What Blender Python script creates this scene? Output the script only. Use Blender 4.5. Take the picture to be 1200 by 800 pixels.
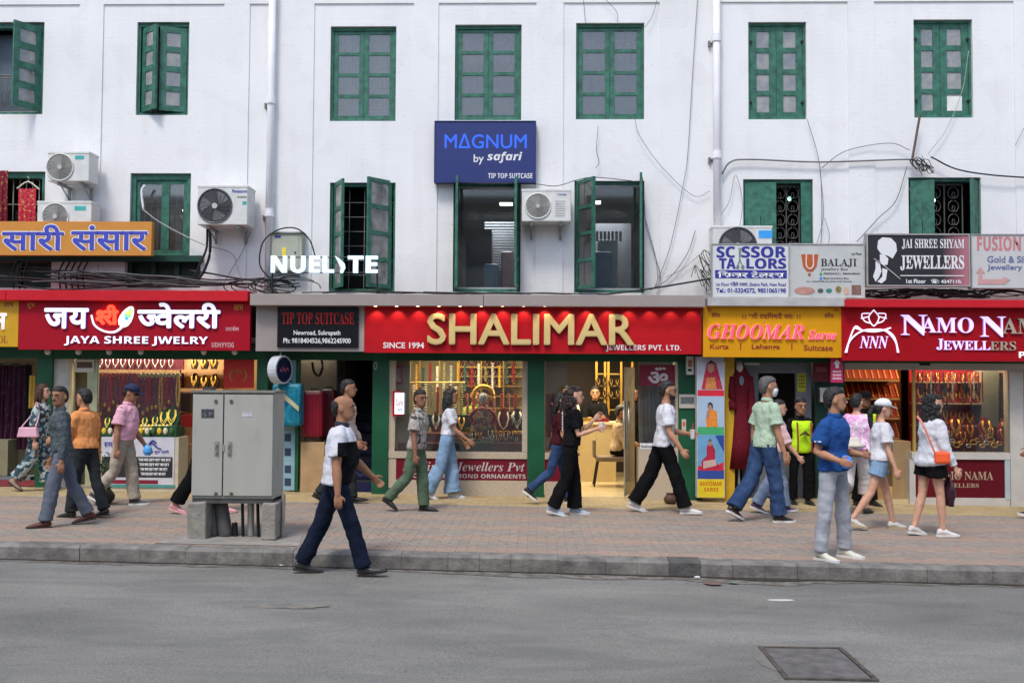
import bpy, bmesh, math, random
from mathutils import Vector, Matrix
random.seed(7)
R = math.radians
sc = bpy.context.scene
COL = sc.collection
for o in list(bpy.data.objects): bpy.data.objects.remove(o)

# ------------------------------------------------------------------ camera
F = 1200.0                       # focal length in photo pixels
CAMH, CAMD = 1.80, 15.05
cam = bpy.data.cameras.new('camera'); camo = bpy.data.objects.new('camera', cam); COL.objects.link(camo)
cam.sensor_width = 36; cam.lens = 36 * F / 1200; cam.clip_end = 2000; cam.clip_start = .1
YAW, PITCH, ROLL = R(1.46), math.atan(49 / F), R(.33)
CR = Matrix.Rotation(YAW, 3, 'Z') @ Matrix.Rotation(R(90) + PITCH, 3, 'X') @ Matrix.Rotation(ROLL, 3, 'Z')
CL = Vector((0, -CAMD, CAMH))
camo.matrix_world = Matrix.Translation(CL) @ CR.to_4x4()
sc.camera = camo
# ------------------------------------------------------------------ light
w = bpy.data.worlds.new('World'); sc.world = w; w.use_nodes = True
nt = w.node_tree; sky = nt.nodes.new('ShaderNodeTexSky'); sky.sky_type = 'NISHITA'; sky.sun_disc = False
SUN_EL, SUN_AZ = R(58), R(200)
sky.sun_elevation = SUN_EL; sky.sun_rotation = SUN_AZ; sky.air_density = 1.0; sky.dust_density = 2.0; sky.ozone_density = 1.0
nt.links.new(sky.outputs[0], nt.nodes['Background'].inputs[0]); nt.nodes['Background'].inputs[1].default_value = .15
sl = bpy.data.lights.new('sun', 'SUN'); sl.energy = 1.3; sl.angle = R(13); sl.color = (1, .98, .95)
so = bpy.data.objects.new('sun', sl); COL.objects.link(so)
sd = Vector((math.sin(SUN_AZ) * math.cos(SUN_EL), math.cos(SUN_AZ) * math.cos(SUN_EL), math.sin(SUN_EL)))
so.rotation_euler = sd.to_track_quat('Z', 'Y').to_euler()
sc.view_settings.view_transform = 'Standard'; sc.view_settings.look = 'None'
sc.view_settings.exposure = 0.62; sc.view_settings.gamma = 1
sc.cycles.use_denoising = True
sc.cycles.max_bounces = 6; sc.cycles.transparent_max_bounces = 12; sc.cycles.caustics_reflective = False; sc.cycles.caustics_refractive = False
sc.cycles.sample_clamp_indirect = 4

# ------------------------------------------------------------------ pixel helpers (photo pixels 1200x800)
def ray(px, py): return CR @ Vector(((px - 600) / F, -(py - 400) / F, -1))
def P(px, py, Y):
    d = ray(px, py); return CL + d * ((Y - CL.y) / d.y)
SL = -.011                        # the street falls slightly to the right
def gz(x, base=.15): return base + SL * x
def G(px, py, base=.15):
    d = ray(px, py); t = (base - (CL.z - SL * CL.x)) / (d.z - SL * d.x); return CL + d * t
def rect(a, b, c, d, Y):
    mx, my = (a + c) / 2, (b + d) / 2
    return P(a, my, Y).x, P(c, my, Y).x, P(mx, d, Y).z, P(mx, b, Y).z
def kerbY(x): return -5.22 - .022 * x

# ------------------------------------------------------------------ materials
MC = {}
def mat(name, col, rough=.6, metal=0, var=.12, vscale=6, bump=0, bscale=40, spec=.4, emit=0, coat=0, detail=4):
    if name in MC: return MC[name]
    m = bpy.data.materials.new(name); m.use_nodes = True; MC[name] = m
    n = m.node_tree; b = n.nodes['Principled BSDF']; L = n.links.new
    b.inputs['Roughness'].default_value = rough; b.inputs['Metallic'].default_value = metal
    b.inputs['Specular IOR Level'].default_value = spec
    if coat: b.inputs['Coat Weight'].default_value = coat
    tc = n.nodes.new('ShaderNodeTexCoord')
    if var:
        nz = n.nodes.new('ShaderNodeTexNoise'); nz.inputs['Scale'].default_value = vscale; nz.inputs['Detail'].default_value = detail
        L(tc.outputs['Object'], nz.inputs['Vector'])
        rp = n.nodes.new('ShaderNodeValToRGB'); e = rp.color_ramp.elements
        e[0].position = .3; e[1].position = .7
        e[0].color = tuple(c * (1 - var) for c in col) + (1,); e[1].color = tuple(min(1, c * (1 + var)) for c in col) + (1,)
        L(nz.outputs['Fac'], rp.inputs[0]); L(rp.outputs[0], b.inputs['Base Color'])
    else: b.inputs['Base Color'].default_value = (*col, 1)
    if bump:
        nb = n.nodes.new('ShaderNodeTexNoise'); nb.inputs['Scale'].default_value = bscale; nb.inputs['Detail'].default_value = 5
        L(tc.outputs['Object'], nb.inputs['Vector'])
        bp = n.nodes.new('ShaderNodeBump'); bp.inputs['Strength'].default_value = bump; bp.inputs['Distance'].default_value = .01
        L(nb.outputs['Fac'], bp.inputs['Height']); L(bp.outputs[0], b.inputs['Normal'])
    if emit:
        b.inputs['Emission Color'].default_value = (*col, 1); b.inputs['Emission Strength'].default_value = emit
    return m
def ramp_mat(name, tex, scale, stops, rough=.8, interp='CONSTANT', detail=2, dist=0, stretch=(1, 1, 1), bump=.3):
    if name in MC: return MC[name]
    m = bpy.data.materials.new(name); m.use_nodes = True; MC[name] = m
    n = m.node_tree; b = n.nodes['Principled BSDF']; L = n.links.new; b.inputs['Roughness'].default_value = rough
    b.inputs['Specular IOR Level'].default_value = .25
    tc = n.nodes.new('ShaderNodeTexCoord'); mp = n.nodes.new('ShaderNodeMapping'); mp.inputs['Scale'].default_value = stretch
    L(tc.outputs['Object'], mp.inputs[0])
    if tex == 'noise':
        t = n.nodes.new('ShaderNodeTexNoise'); t.inputs['Detail'].default_value = detail; t.inputs['Distortion'].default_value = dist; out = t.outputs['Fac']
    else:
        t = n.nodes.new('ShaderNodeTexVoronoi'); out = t.outputs['Color']
    t.inputs['Scale'].default_value = scale; L(mp.outputs[0], t.inputs['Vector'])
    rp = n.nodes.new('ShaderNodeValToRGB'); rp.color_ramp.interpolation = interp; e = rp.color_ramp.elements
    while len(e) < len(stops): e.new(.5)
    for k, (p, c) in enumerate(stops): e[k].position = p; e[k].color = (*c, 1)
    L(out, rp.inputs[0]); L(rp.outputs[0], b.inputs['Base Color'])
    if bump:
        nb = n.nodes.new('ShaderNodeTexNoise'); nb.inputs['Scale'].default_value = 25; L(tc.outputs['Object'], nb.inputs['Vector'])
        bp = n.nodes.new('ShaderNodeBump'); bp.inputs['Strength'].default_value = bump; bp.inputs['Distance'].default_value = .01
        L(nb.outputs['Fac'], bp.inputs['Height']); L(bp.outputs[0], b.inputs['Normal'])
    return m
def glass_mat(name, tint=(.9, .95, .93), base=.05, dust=0.0):
    if name in MC: return MC[name]
    m = bpy.data.materials.new(name); m.use_nodes = True; MC[name] = m; n = m.node_tree; n.nodes.clear(); L = n.links.new
    out = n.nodes.new('ShaderNodeOutputMaterial'); tr = n.nodes.new('ShaderNodeBsdfTransparent'); tr.inputs[0].default_value = (*tint, 1)
    gl = n.nodes.new('ShaderNodeBsdfGlossy'); gl.inputs['Roughness'].default_value = .04; gl.inputs[0].default_value = (1, 1, 1, 1)
    lw = n.nodes.new('ShaderNodeFresnel'); lw.inputs[0].default_value = 1.5
    mx = n.nodes.new('ShaderNodeMixShader'); ad = n.nodes.new('ShaderNodeMath'); ad.operation = 'ADD'; ad.inputs[1].default_value = base
    L(lw.outputs[0], ad.inputs[0]); L(ad.outputs[0], mx.inputs[0]); L(tr.outputs[0], mx.inputs[1]); L(gl.outputs[0], mx.inputs[2])
    last = mx
    if dust:
        df = n.nodes.new('ShaderNodeBsdfDiffuse'); df.inputs[0].default_value = (.42, .41, .39, 1)
        nz = n.nodes.new('ShaderNodeTexNoise'); nz.inputs['Scale'].default_value = 5; nz.inputs['Detail'].default_value = 8
        tc = n.nodes.new('ShaderNodeTexCoord'); L(tc.outputs['Object'], nz.inputs['Vector'])
        mm = n.nodes.new('ShaderNodeMapRange'); mm.inputs[1].default_value = .3; mm.inputs[2].default_value = .75; mm.inputs[3].default_value = dust * .4; mm.inputs[4].default_value = min(1, dust * 1.5)
        L(nz.outputs['Fac'], mm.inputs[0]); m2 = n.nodes.new('ShaderNodeMixShader'); L(mm.outputs[0], m2.inputs[0]); L(mx.outputs[0], m2.inputs[1]); L(df.outputs[0], m2.inputs[2]); last = m2
    L(last.outputs[0], out.inputs[0]); return m

def brick_wall_mat():
    m = bpy.data.materials.new('white_painted_brick'); m.use_nodes = True; n = m.node_tree; b = n.nodes['Principled BSDF']; L = n.links.new
    b.inputs['Roughness'].default_value = .75; b.inputs['Specular IOR Level'].default_value = .25
    tc = n.nodes.new('ShaderNodeTexCoord'); sp = n.nodes.new('ShaderNodeSeparateXYZ'); cb = n.nodes.new('ShaderNodeCombineXYZ')
    L(tc.outputs['Object'], sp.inputs[0]); L(sp.outputs[0], cb.inputs[0]); L(sp.outputs[2], cb.inputs[1])
    br = n.nodes.new('ShaderNodeTexBrick'); br.inputs['Scale'].default_value = 1; br.inputs['Brick Width'].default_value = .24
    br.inputs['Row Height'].default_value = .068; br.inputs['Mortar Size'].default_value = .006; br.inputs['Mortar Smooth'].default_value = .6
    L(cb.outputs[0], br.inputs['Vector'])
    # stains: broad noise, vertical streaks
    nz = n.nodes.new('ShaderNodeTexNoise'); nz.inputs['Scale'].default_value = .8; nz.inputs['Detail'].default_value = 8; L(cb.outputs[0], nz.inputs['Vector'])
    mp = n.nodes.new('ShaderNodeMapping'); mp.inputs['Scale'].default_value = (5, .35, 1); L(cb.outputs[0], mp.inputs[0])
    ns = n.nodes.new('ShaderNodeTexNoise'); ns.inputs['Scale'].default_value = 1; ns.inputs['Detail'].default_value = 6; L(mp.outputs[0], ns.inputs['Vector'])
    r1 = n.nodes.new('ShaderNodeValToRGB'); r1.color_ramp.elements[0].position = .3; r1.color_ramp.elements[1].position = .62
    r1.color_ramp.elements[0].color = (.77, .765, .76, 1); r1.color_ramp.elements[1].color = (.83, .825, .815, 1); L(nz.outputs['Fac'], r1.inputs[0])
    r2 = n.nodes.new('ShaderNodeValToRGB'); r2.color_ramp.elements[0].position = .28; r2.color_ramp.elements[1].position = .5
    r2.color_ramp.elements[0].color = (.965, .96, .955, 1); r2.color_ramp.elements[1].color = (1, 1, 1, 1); L(ns.outputs['Fac'], r2.inputs[0])
    mu = n.nodes.new('ShaderNodeMix'); mu.data_type = 'RGBA'; mu.blend_type = 'MULTIPLY'; mu.inputs[0].default_value = 1
    L(r1.outputs[0], mu.inputs[6]); L(r2.outputs[0], mu.inputs[7])
    # fine specks of dirt
    nf = n.nodes.new('ShaderNodeTexNoise'); nf.inputs['Scale'].default_value = 26; nf.inputs['Detail'].default_value = 3; L(cb.outputs[0], nf.inputs['Vector'])
    r3 = n.nodes.new('ShaderNodeValToRGB'); r3.color_ramp.elements[0].position = .27; r3.color_ramp.elements[1].position = .34
    r3.color_ramp.elements[0].color = (.8, .79, .77, 1); r3.color_ramp.elements[1].color = (1, 1, 1, 1); L(nf.outputs['Fac'], r3.inputs[0])
    m2 = n.nodes.new('ShaderNodeMix'); m2.data_type = 'RGBA'; m2.blend_type = 'MULTIPLY'; m2.inputs[0].default_value = 1
    L(mu.outputs[2], m2.inputs[6]); L(r3.outputs[0], m2.inputs[7])
    # repainted patches with their own outlines, and splash dirt along the canopy tops
    npt = n.nodes.new('ShaderNodeTexNoise'); npt.inputs['Scale'].default_value = 1.7; npt.inputs['Detail'].default_value = 7; npt.inputs['Distortion'].default_value = .8; L(cb.outputs[0], npt.inputs['Vector'])
    r4 = n.nodes.new('ShaderNodeValToRGB'); e4 = r4.color_ramp.elements; e4[0].position = .565; e4[1].position = .58; e4[0].color = (1, 1, 1, 1); e4[1].color = (.975, .97, .965, 1); L(npt.outputs['Fac'], r4.inputs[0])
    mr = n.nodes.new('ShaderNodeMapRange'); mr.inputs[1].default_value = 3.05; mr.inputs[2].default_value = 3.75; mr.inputs[3].default_value = .95; mr.inputs[4].default_value = 0; L(sp.outputs[2], mr.inputs[0])
    ms = n.nodes.new('ShaderNodeMath'); ms.operation = 'MULTIPLY'; L(mr.outputs[0], ms.inputs[0]); L(ns.outputs['Fac'], ms.inputs[1])
    m4 = n.nodes.new('ShaderNodeMix'); m4.data_type = 'RGBA'; m4.blend_type = 'MULTIPLY'; m4.inputs[0].default_value = 1; L(m2.outputs[2], m4.inputs[6]); L(r4.outputs[0], m4.inputs[7])
    m5 = n.nodes.new('ShaderNodeMix'); m5.data_type = 'RGBA'; m5.blend_type = 'MULTIPLY'; m5.inputs[7].default_value = (.62, .6, .58, 1); L(ms.outputs[0], m5.inputs[0]); L(m4.outputs[2], m5.inputs[6]); L(m5.outputs[2], b.inputs['Base Color'])
    bp = n.nodes.new('ShaderNodeBump'); bp.inputs['Strength'].default_value = .16; bp.inputs['Distance'].default_value = .005; bp.invert = True
    L(br.outputs['Fac'], bp.inputs['Height'])
    b2 = n.nodes.new('ShaderNodeBump'); b2.inputs['Strength'].default_value = .35; b2.inputs['Distance'].default_value = .006
    L(nf.outputs['Fac'], b2.inputs['Height']); L(bp.outputs[0], b2.inputs['Normal']); L(b2.outputs[0], b.inputs['Normal'])
    return m
M_WALL = brick_wall_mat()
M_GREEN = mat('green_window_paint', (.035, .14, .095), .5, var=.38, vscale=11, bump=.35, bscale=45, detail=8)
M_DGREEN = mat('deep_green_shopfront_paint', (.008, .085, .035), .45, var=.25, vscale=3)
M_DARK = mat('black_rubber', (.012, .012, .013), .5, var=.2)
M_GREY = mat('grey_metal', (.3, .3, .3), .45, .2)
M_IRON = mat('wrought_iron', (.16, .155, .15), .5, .3)
M_WHITE = mat('white_enamel', (.74, .74, .71), .4, var=.05)
M_ACW = mat('aged_white_plastic', (.66, .66, .62), .45, var=.08, vscale=9)
M_CREAM = mat('cream_stone_cladding', (.5, .42, .31), .5, var=.12, vscale=30)
M_GLASS = glass_mat('window_glass', (.8, .81, .8), .06, .1)
M_CLEAR = glass_mat('clear_big_pane', (.8, .82, .82), .015, .03)
M_DUSTG = glass_mat('dusty_window_glass', (.55, .55, .54), .12, .62)
M_SHOPG = glass_mat('shop_glass', (.93, .96, .94), .015, .03)
M_GOLD = mat('polished_gold', (.8, .5, .12), .28, .85, var=.15)
M_MAROON = mat('maroon_velvet', (.12, .008, .012), .85, var=.3)
M_RED = mat('red_board', (.44, .008, .014), .5, var=.05, spec=.15)
M_DRED = mat('dark_red_board', (.32, .01, .02), .35, var=.05)
M_BLACK = mat('black_gloss', (.01, .01, .011), .25, var=.1)
M_LIT = mat('lit_white_tube', (1, .95, .85), emit=5, var=0)

# ------------------------------------------------------------------ object helpers
ORG = {}
def tag(o, label=None, cat=None, group=None, kind=None):
    if label: o['label'] = label
    if cat: o['category'] = cat
    if group: o['group'] = group
    if kind: o['kind'] = kind
    return o
def thing(name, label, cat, loc=(0, 0, 0), rotz=0, group=None):
    o = bpy.data.objects.new(name, None); COL.objects.link(o); o.location = loc; o.rotation_euler.z = rotz
    o.empty_display_size = .1
    ORG[o] = Vector(loc) if not rotz else Vector((0, 0, 0)); return tag(o, label, cat, group)
def children(o): return [c for c in bpy.data.objects if c.parent == o]
def dup(o, loc=None, rotz=None, label=None, parent=None, group=None, sub=None, scale=None):
    kids = sub if sub is not None else KIDS(o)
    c = o.copy(); COL.objects.link(c); c.parent = parent
    if loc is not None: c.location = loc
    if rotz is not None: c.rotation_euler.z = rotz
    if scale is not None: c.scale = scale
    if label: c['label'] = label
    if group: c['group'] = group
    for k in kids: dup(k, parent=c)
    return c
_kidmap = {}
def KIDS(o): return _kidmap.get(o, [])
class MB:
    def __init__(s): s.v = []; s.f = []; s.mi = []; s.m = 0
    def add(s, v, f):
        k = len(s.v); s.v += [Vector(p) for p in v]; s.f += [tuple(i + k for i in q) for q in f]; s.mi += [s.m] * len(f); return s
    def box(s, x0, x1, y0, y1, z0, z1):
        return s.add([(x0, y0, z0), (x1, y0, z0), (x1, y1, z0), (x0, y1, z0), (x0, y0, z1), (x1, y0, z1), (x1, y1, z1), (x0, y1, z1)],
                     [(0, 3, 2, 1), (4, 5, 6, 7), (0, 1, 5, 4), (1, 2, 6, 5), (2, 3, 7, 6), (3, 0, 4, 7)])
    def prism(s, pts, y0, y1):      # polygon in x,z extruded along y
        n = len(pts); v = [(x, y0, z) for x, z in pts] + [(x, y1, z) for x, z in pts]
        return s.add(v, [tuple(range(n)), tuple(range(2 * n - 1, n - 1, -1))] + [(i, i + n, (i + 1) % n + n, (i + 1) % n) for i in range(n)])
    def tube(s, pts, r, n=6, r2=None):
        pts = [Vector(p) for p in pts]; rings = []
        up = Vector((0, 0, 1))
        for i, p in enumerate(pts):
            t = (pts[min(i + 1, len(pts) - 1)] - pts[max(i - 1, 0)]).normalized()
            u = t.cross(up)
            if u.length < .1: u = t.cross(Vector((0, 1, 0)))
            u.normalize(); w_ = t.cross(u)
            rr = r if r2 is None else r + (r2 - r) * i / (len(pts) - 1)
            rings.append([p + (u * math.cos(a) + w_ * math.sin(a)) * rr for a in [2 * math.pi * k / n for k in range(n)]])
        return s.rings(rings)
    def rings(s, rings, cap=True):
        n = len(rings[0]); v = [p for q in rings for p in q]; f = []
        for i in range(len(rings) - 1):
            for k in range(n): f.append((i * n + k, i * n + (k + 1) % n, (i + 1) * n + (k + 1) % n, (i + 1) * n + k))
        if cap: f.append(tuple(range(n - 1, -1, -1))); f.append(tuple(range((len(rings) - 1) * n, len(rings) * n)))
        return s.add(v, f)
    def ell(s, c, rx, ry, rz, n=10, m=7, M=None):
        c = Vector(c); R_ = []
        for j in range(m + 1):
            ph = math.pi * (j / m) * .96 + .02 * math.pi
            q = []
            for k in range(n):
                a = 2 * math.pi * k / n; p = Vector((rx * math.sin(ph) * math.cos(a), ry * math.sin(ph) * math.sin(a), -rz * math.cos(ph)))
                q.append(c + (M @ p if M else p))
            R_.append(q)
        return s.rings(R_)
    def cyl(s, c, r, h, axis='Z', n=16, r2=None):
        c = Vector(c); d = {'X': Vector((1, 0, 0)), 'Y': Vector((0, 1, 0)), 'Z': Vector((0, 0, 1))}[axis]
        return s.tube([c, c + d * h], r, n, r2)
    def build(s, name, mats, parent=None, smooth=False, org=None, bevel=0):
        if not isinstance(mats, (list, tuple)): mats = [mats]
        if parent is not None: off = ORG.get(parent, Vector((0, 0, 0)))
        else:
            off = Vector(org) if org is not None else Vector((sum(p.x for p in s.v) / len(s.v), sum(p.y for p in s.v) / len(s.v), min(p.z for p in s.v)))
        me = bpy.data.meshes.new(name); me.from_pydata([p - off for p in s.v], [], s.f)
        for m in mats: me.materials.append(m)
        me.polygons.foreach_set('material_index', s.mi)
        if smooth: me.polygons.foreach_set('use_smooth', [True] * len(s.f))
        return link(me, name, parent, off, bevel)
def link(me, name, parent=None, off=None, bevel=0):
    o = bpy.data.objects.new(name, me); COL.objects.link(o)
    if parent is not None: o.parent = parent; ORG[o] = ORG.get(parent, Vector((0, 0, 0))); _kidmap.setdefault(parent, []).append(o)
    else: o.location = off; ORG[o] = off
    if bevel:
        b = o.modifiers.new('bevel', 'BEVEL'); b.width = bevel; b.segments = 2; b.limit_method = 'ANGLE'; b.harden_normals = False
    return o
def board(name, px, Y, depth, m, parent=None, bevel=0, **k):
    x0, x1, z0, z1 = rect(*px, Y); return MB().box(x0, x1, Y, Y + depth, z0, z1).build(name, m, parent, bevel=bevel, **k)
def spline(pts, n=6):
    pts = [Vector(p) for p in pts]; q = [pts[0] * 2 - pts[1]] + pts + [pts[-1] * 2 - pts[-2]]; out = []
    for i in range(1, len(q) - 2):
        a, b, c, d = q[i - 1:i + 3]
        for k in range(n):
            t = k / n; out.append(.5 * ((2 * b) + (c - a) * t + (2 * a - 5 * b + 4 * c - d) * t * t + (3 * b - a - 3 * c + d) * t ** 3))
    return out + [pts[-1]]

# ------------------------------------------------------------------ lettering
def style(s, st):
    if st == 'plain': return s
    U, l, D = {'serif': (0x1D400, 0x1D41A, 0x1D7CE), 'seriti': (0x1D468, 0x1D482, None), 'script': (0x1D4D0, 0x1D4EA, None),
            'bold': (0x1D5D4, 0x1D5EE, 0x1D7EC), 'boldi': (0x1D63C, 0x1D656, None), 'mono': (0x1D670, 0x1D68A, 0x1D7F6)}[st]
    r = ''
    for ch in s:
        if 'A' <= ch <= 'Z': r += chr(U + ord(ch) - 65)
        elif 'a' <= ch <= 'z': r += chr(l + ord(ch) - 97)
        elif D and '0' <= ch <= '9': r += chr(D + ord(ch) - 48)
        else: r += ch
    return r
def glyphs(s, extrude=0, offset=0, res=3):
    c = bpy.data.curves.new('lettering', 'FONT'); c.body = s; c.size = 1; c.extrude = extrude; c.offset = offset; c.resolution_u = res
    o = bpy.data.objects.new('lettering', c); me = bpy.data.meshes.new_from_object(o)
    bpy.data.objects.remove(o); bpy.data.curves.remove(c); return me
def text(s, px, Y, m, parent, st='bold', extrude=0, offset=0, split=None, fat=0, name='lettering', flip=1, plane=None):
    """s: a string, or a list of (string, cut, advance) pieces laid side by side; fitted to the pixel box px at depth Y"""
    x0, x1, z0, z1 = rect(*px, Y) if plane is None else plane
    parts = [(s, 1.0, 0)] if isinstance(s, str) else s
    bm = bmesh.new(); pen = 0
    for q in parts:
        t, cut = q[0], q[1]
        if st == 'bold' and t.upper() != t or st == 'bold' and any(ch.isdigit() for ch in t): me = glyphs(t, 0, offset + .02)
        else: me = glyphs(style(t, st), 0, offset)
        b = bmesh.new(); b.from_mesh(me); bpy.data.meshes.remove(me)
        if not b.verts: b.free(); continue
        xs = [v.co.x for v in b.verts]; a, c = min(xs), max(xs)
        if cut < 1:
            bmesh.ops.bisect_plane(b, geom=b.verts[:] + b.edges[:] + b.faces[:], plane_co=(a + (c - a) * cut, 0, 0), plane_no=(1, 0, 0), clear_outer=True)
            c = a + (c - a) * cut
        bmesh.ops.translate(b, verts=b.verts, vec=(pen - a, 0, 0)); pen += c - a + (q[2] if len(q) > 2 else .0)
        tmp = bpy.data.meshes.new('t'); b.to_mesh(tmp); b.free(); bm.from_mesh(tmp); bpy.data.meshes.remove(tmp)
    bmesh.ops.remove_doubles(bm, verts=bm.verts, dist=1e-5)
    xs = [v.co.x for v in bm.verts]; ys = [v.co.y for v in bm.verts]; a, c, e, g = min(xs), max(xs), min(ys), max(ys)
    for v in bm.verts: v.co = Vector((x0 + (v.co.x - a) / (c - a) * (x1 - x0), Y, z0 + (v.co.y - e) / (g - e) * (z1 - z0)))
    if fat and not split:      # stroke weight: the outline laid over itself in a small circle, each copy a hair deeper
        me0 = bpy.data.meshes.new('t'); bm.to_mesh(me0)
        for k in range(8):
            n0 = len(bm.verts); bm.from_mesh(me0); bm.verts.ensure_lookup_table()
            for v in bm.verts[n0:]: v.co += Vector((fat * math.cos(k * .785), .0006 * (k + 1), fat * math.sin(k * .785)))
        bpy.data.meshes.remove(me0)
    if extrude:
        r = bmesh.ops.extrude_face_region(bm, geom=bm.faces[:])
        bmesh.ops.translate(bm, verts=[q for q in r['geom'] if isinstance(q, bmesh.types.BMVert)], vec=(0, -extrude, 0))
    bmesh.ops.recalc_face_normals(bm, faces=bm.faces)
    off = ORG.get(parent, Vector((0, 0, 0)))
    mats = m if isinstance(m, (list, tuple)) else [m]
    for f in bm.faces: f.normal_update(); f.material_index = 1 if len(mats) > 1 and abs(f.normal.y) < .5 else 0
    if not split:
        bmesh.ops.translate(bm, verts=bm.verts, vec=-off); me = bpy.data.meshes.new(name); bm.to_mesh(me); bm.free()
        for q in mats: me.materials.append(q)
        return link(me, name, parent, off)
    bm.verts.ensure_lookup_table(); seen = set(); isl = []
    for v in bm.verts:
        if v.index in seen: continue
        st_ = [v]; g_ = []; seen.add(v.index)
        while st_:
            u = st_.pop(); g_.append(u)
            for ed in u.link_edges:
                o2 = ed.other_vert(u)
                if o2.index not in seen: seen.add(o2.index); st_.append(o2)
        isl.append(g_)
    for g_ in isl:
        ix = {v.index: i for i, v in enumerate(g_)}; fs = {f for v in g_ for f in v.link_faces}
        me = bpy.data.meshes.new(split); fl = list(fs); vs_ = [v.co - off for v in g_]; fc_ = [[ix[v.index] for v in f.verts] for f in fl]; n0 = len(vs_); n1 = len(fc_)
        for k in range(8 if fat else 0):
            d_ = Vector((fat * math.cos(k * .785), .0006 * (k + 1), fat * math.sin(k * .785))); vs_ += [p + d_ for p in vs_[:n0]]; fc_ += [[i + n0 * (k + 1) for i in f] for f in fc_[:n1]]
        me.from_pydata(vs_, [], fc_)
        for q in mats: me.materials.append(q)
        me.polygons.foreach_set('material_index', [f.material_index for f in fl] * (9 if fat else 1))
        link(me, split, parent, off)
    bm.free()
# ------------------------------------------------------------------ ground, road, pavement
def asphalt():
    m = bpy.data.materials.new('asphalt'); m.use_nodes = True; n = m.node_tree; b = n.nodes['Principled BSDF']; L = n.links.new
    b.inputs['Roughness'].default_value = .8; b.inputs['Specular IOR Level'].default_value = .35
    tc = n.nodes.new('ShaderNodeTexCoord')
    def noise(s, d, st=(1, 1, 1), dis=0):
        mp = n.nodes.new('ShaderNodeMapping'); mp.inputs['Scale'].default_value = st; L(tc.outputs['Object'], mp.inputs[0])
        q = n.nodes.new('ShaderNodeTexNoise'); q.inputs['Scale'].default_value = s; q.inputs['Detail'].default_value = d; q.inputs['Distortion'].default_value = dis
        L(mp.outputs[0], q.inputs['Vector']); return q.outputs['Fac']
    def rmp(f, p0, c0, p1, c1):
        r = n.nodes.new('ShaderNodeValToRGB'); e = r.color_ramp.elements; e[0].position = p0; e[1].position = p1; e[0].color = (*c0, 1); e[1].color = (*c1, 1); L(f, r.inputs[0]); return r.outputs[0]
    def mul(a, c, k=1, mode='MULTIPLY'):
        q = n.nodes.new('ShaderNodeMix'); q.data_type = 'RGBA'; q.blend_type = mode; q.inputs[0].default_value = k
        L(a, q.inputs[6]); L(c, q.inputs[7]); return q.outputs[2]
    base = rmp(noise(.55, 9, (.55, 1, 1), .6), .36, (.15, .147, .134), .62, (.215, .21, .193))
    c = mul(base, rmp(noise(1.9, 8, (.5, 1.3, 1), 1.2), .38, (.88, .885, .89), .62, (1.08, 1.07, 1.05)))
    c = mul(c, rmp(noise(90, 4), .32, (.78, .78, .78), .7, (1.24, 1.23, 1.21)))
    c = mul(c, rmp(noise(60, 3), .6, (1, 1, 1), .72, (1.5, 1.46, 1.38)))
    c = mul(c, rmp(noise(38, 2), .3, (.7, .7, .72), .38, (1, 1, 1)))
    c = mul(c, rmp(noise(5, 10, (.4, 1.6, 1), 2), .28, (.84, .84, .85), .36, (1, 1, 1)))
    L(c, b.inputs['Base Color'])
    bp = n.nodes.new('ShaderNodeBump'); bp.inputs['Strength'].default_value = .7; bp.inputs['Distance'].default_value = .008; L(noise(110, 3), bp.inputs['Height'])
    b2 = n.nodes.new('ShaderNodeBump'); b2.inputs['Strength'].default_value = .5; b2.inputs['Distance'].default_value = .03; L(noise(2, 4), b2.inputs['Height'])
    L(bp.outputs[0], b2.inputs['Normal']); L(b2.outputs[0], b.inputs['Normal']); return m
M_ASPH = asphalt()
def sheet(name, pts, z, m, lab=None):
    b = MB(); b.add([(x, y, gz(x, z)) for x, y in pts], [tuple(range(len(pts)))]); o = b.build(name, m, org=(0, 0, 0)); return tag(o, lab, kind='structure')
sheet('ground', [(-600, -600), (600, -600), (600, 900), (-600, 900)], -.06, mat('bare_ground', (.12, .11, .1), .9))
sheet('road', [(-60, -40), (60, -40), (60, 0), (-60, 0)], 0, M_ASPH)
# dust and grit lying along the gutter: an uneven edged sheet
M_DIRT = ramp_mat('gutter_dirt', 'noise', 9, [(0, (.075, .062, .05)), (.45, (.13, .115, .095)), (.6, (.2, .185, .16))], .95, 'LINEAR', 6, .4)
b = MB(); rd = random.Random(3); N = 110; top = []; bot = []
for i in range(N + 1):
    x = -9.5 + 19.5 * i / N; y = kerbY(x)
    wd = .08 + .09 * rd.random() + (.22 * math.exp(-((x - 2.0) / .55) ** 2)) + (.12 * math.exp(-((x - .2) / .9) ** 2))
    top.append((x, y + .02, gz(x, .004))); bot.append((x, y - wd, gz(x, .004)))
for i in range(N): b.add([top[i], bot[i], bot[i + 1], top[i + 1]], [(0, 1, 2, 3)])
tag(b.build('gutter_dirt', M_DIRT, org=(0, 0, 0)), kind='stuff')
M_WET = mat('wet_gutter_mud', (.03, .022, .018), .25, var=.3, vscale=20)
b = MB(); top = []; bot = []
for i in range(N + 1):
    x = -9.5 + 19.5 * i / N; y = kerbY(x); wd = .035 + .03 * rd.random() + .12 * math.exp(-((x - 2.15) / .4) ** 2)
    top.append((x, y + .02, gz(x, .008))); bot.append((x, y - wd, gz(x, .008)))
for i in range(N): b.add([top[i], bot[i], bot[i + 1], top[i + 1]], [(0, 1, 2, 3)])
tag(b.build('gutter_mud', M_WET, org=(0, 0, 0)), kind='stuff')

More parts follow.
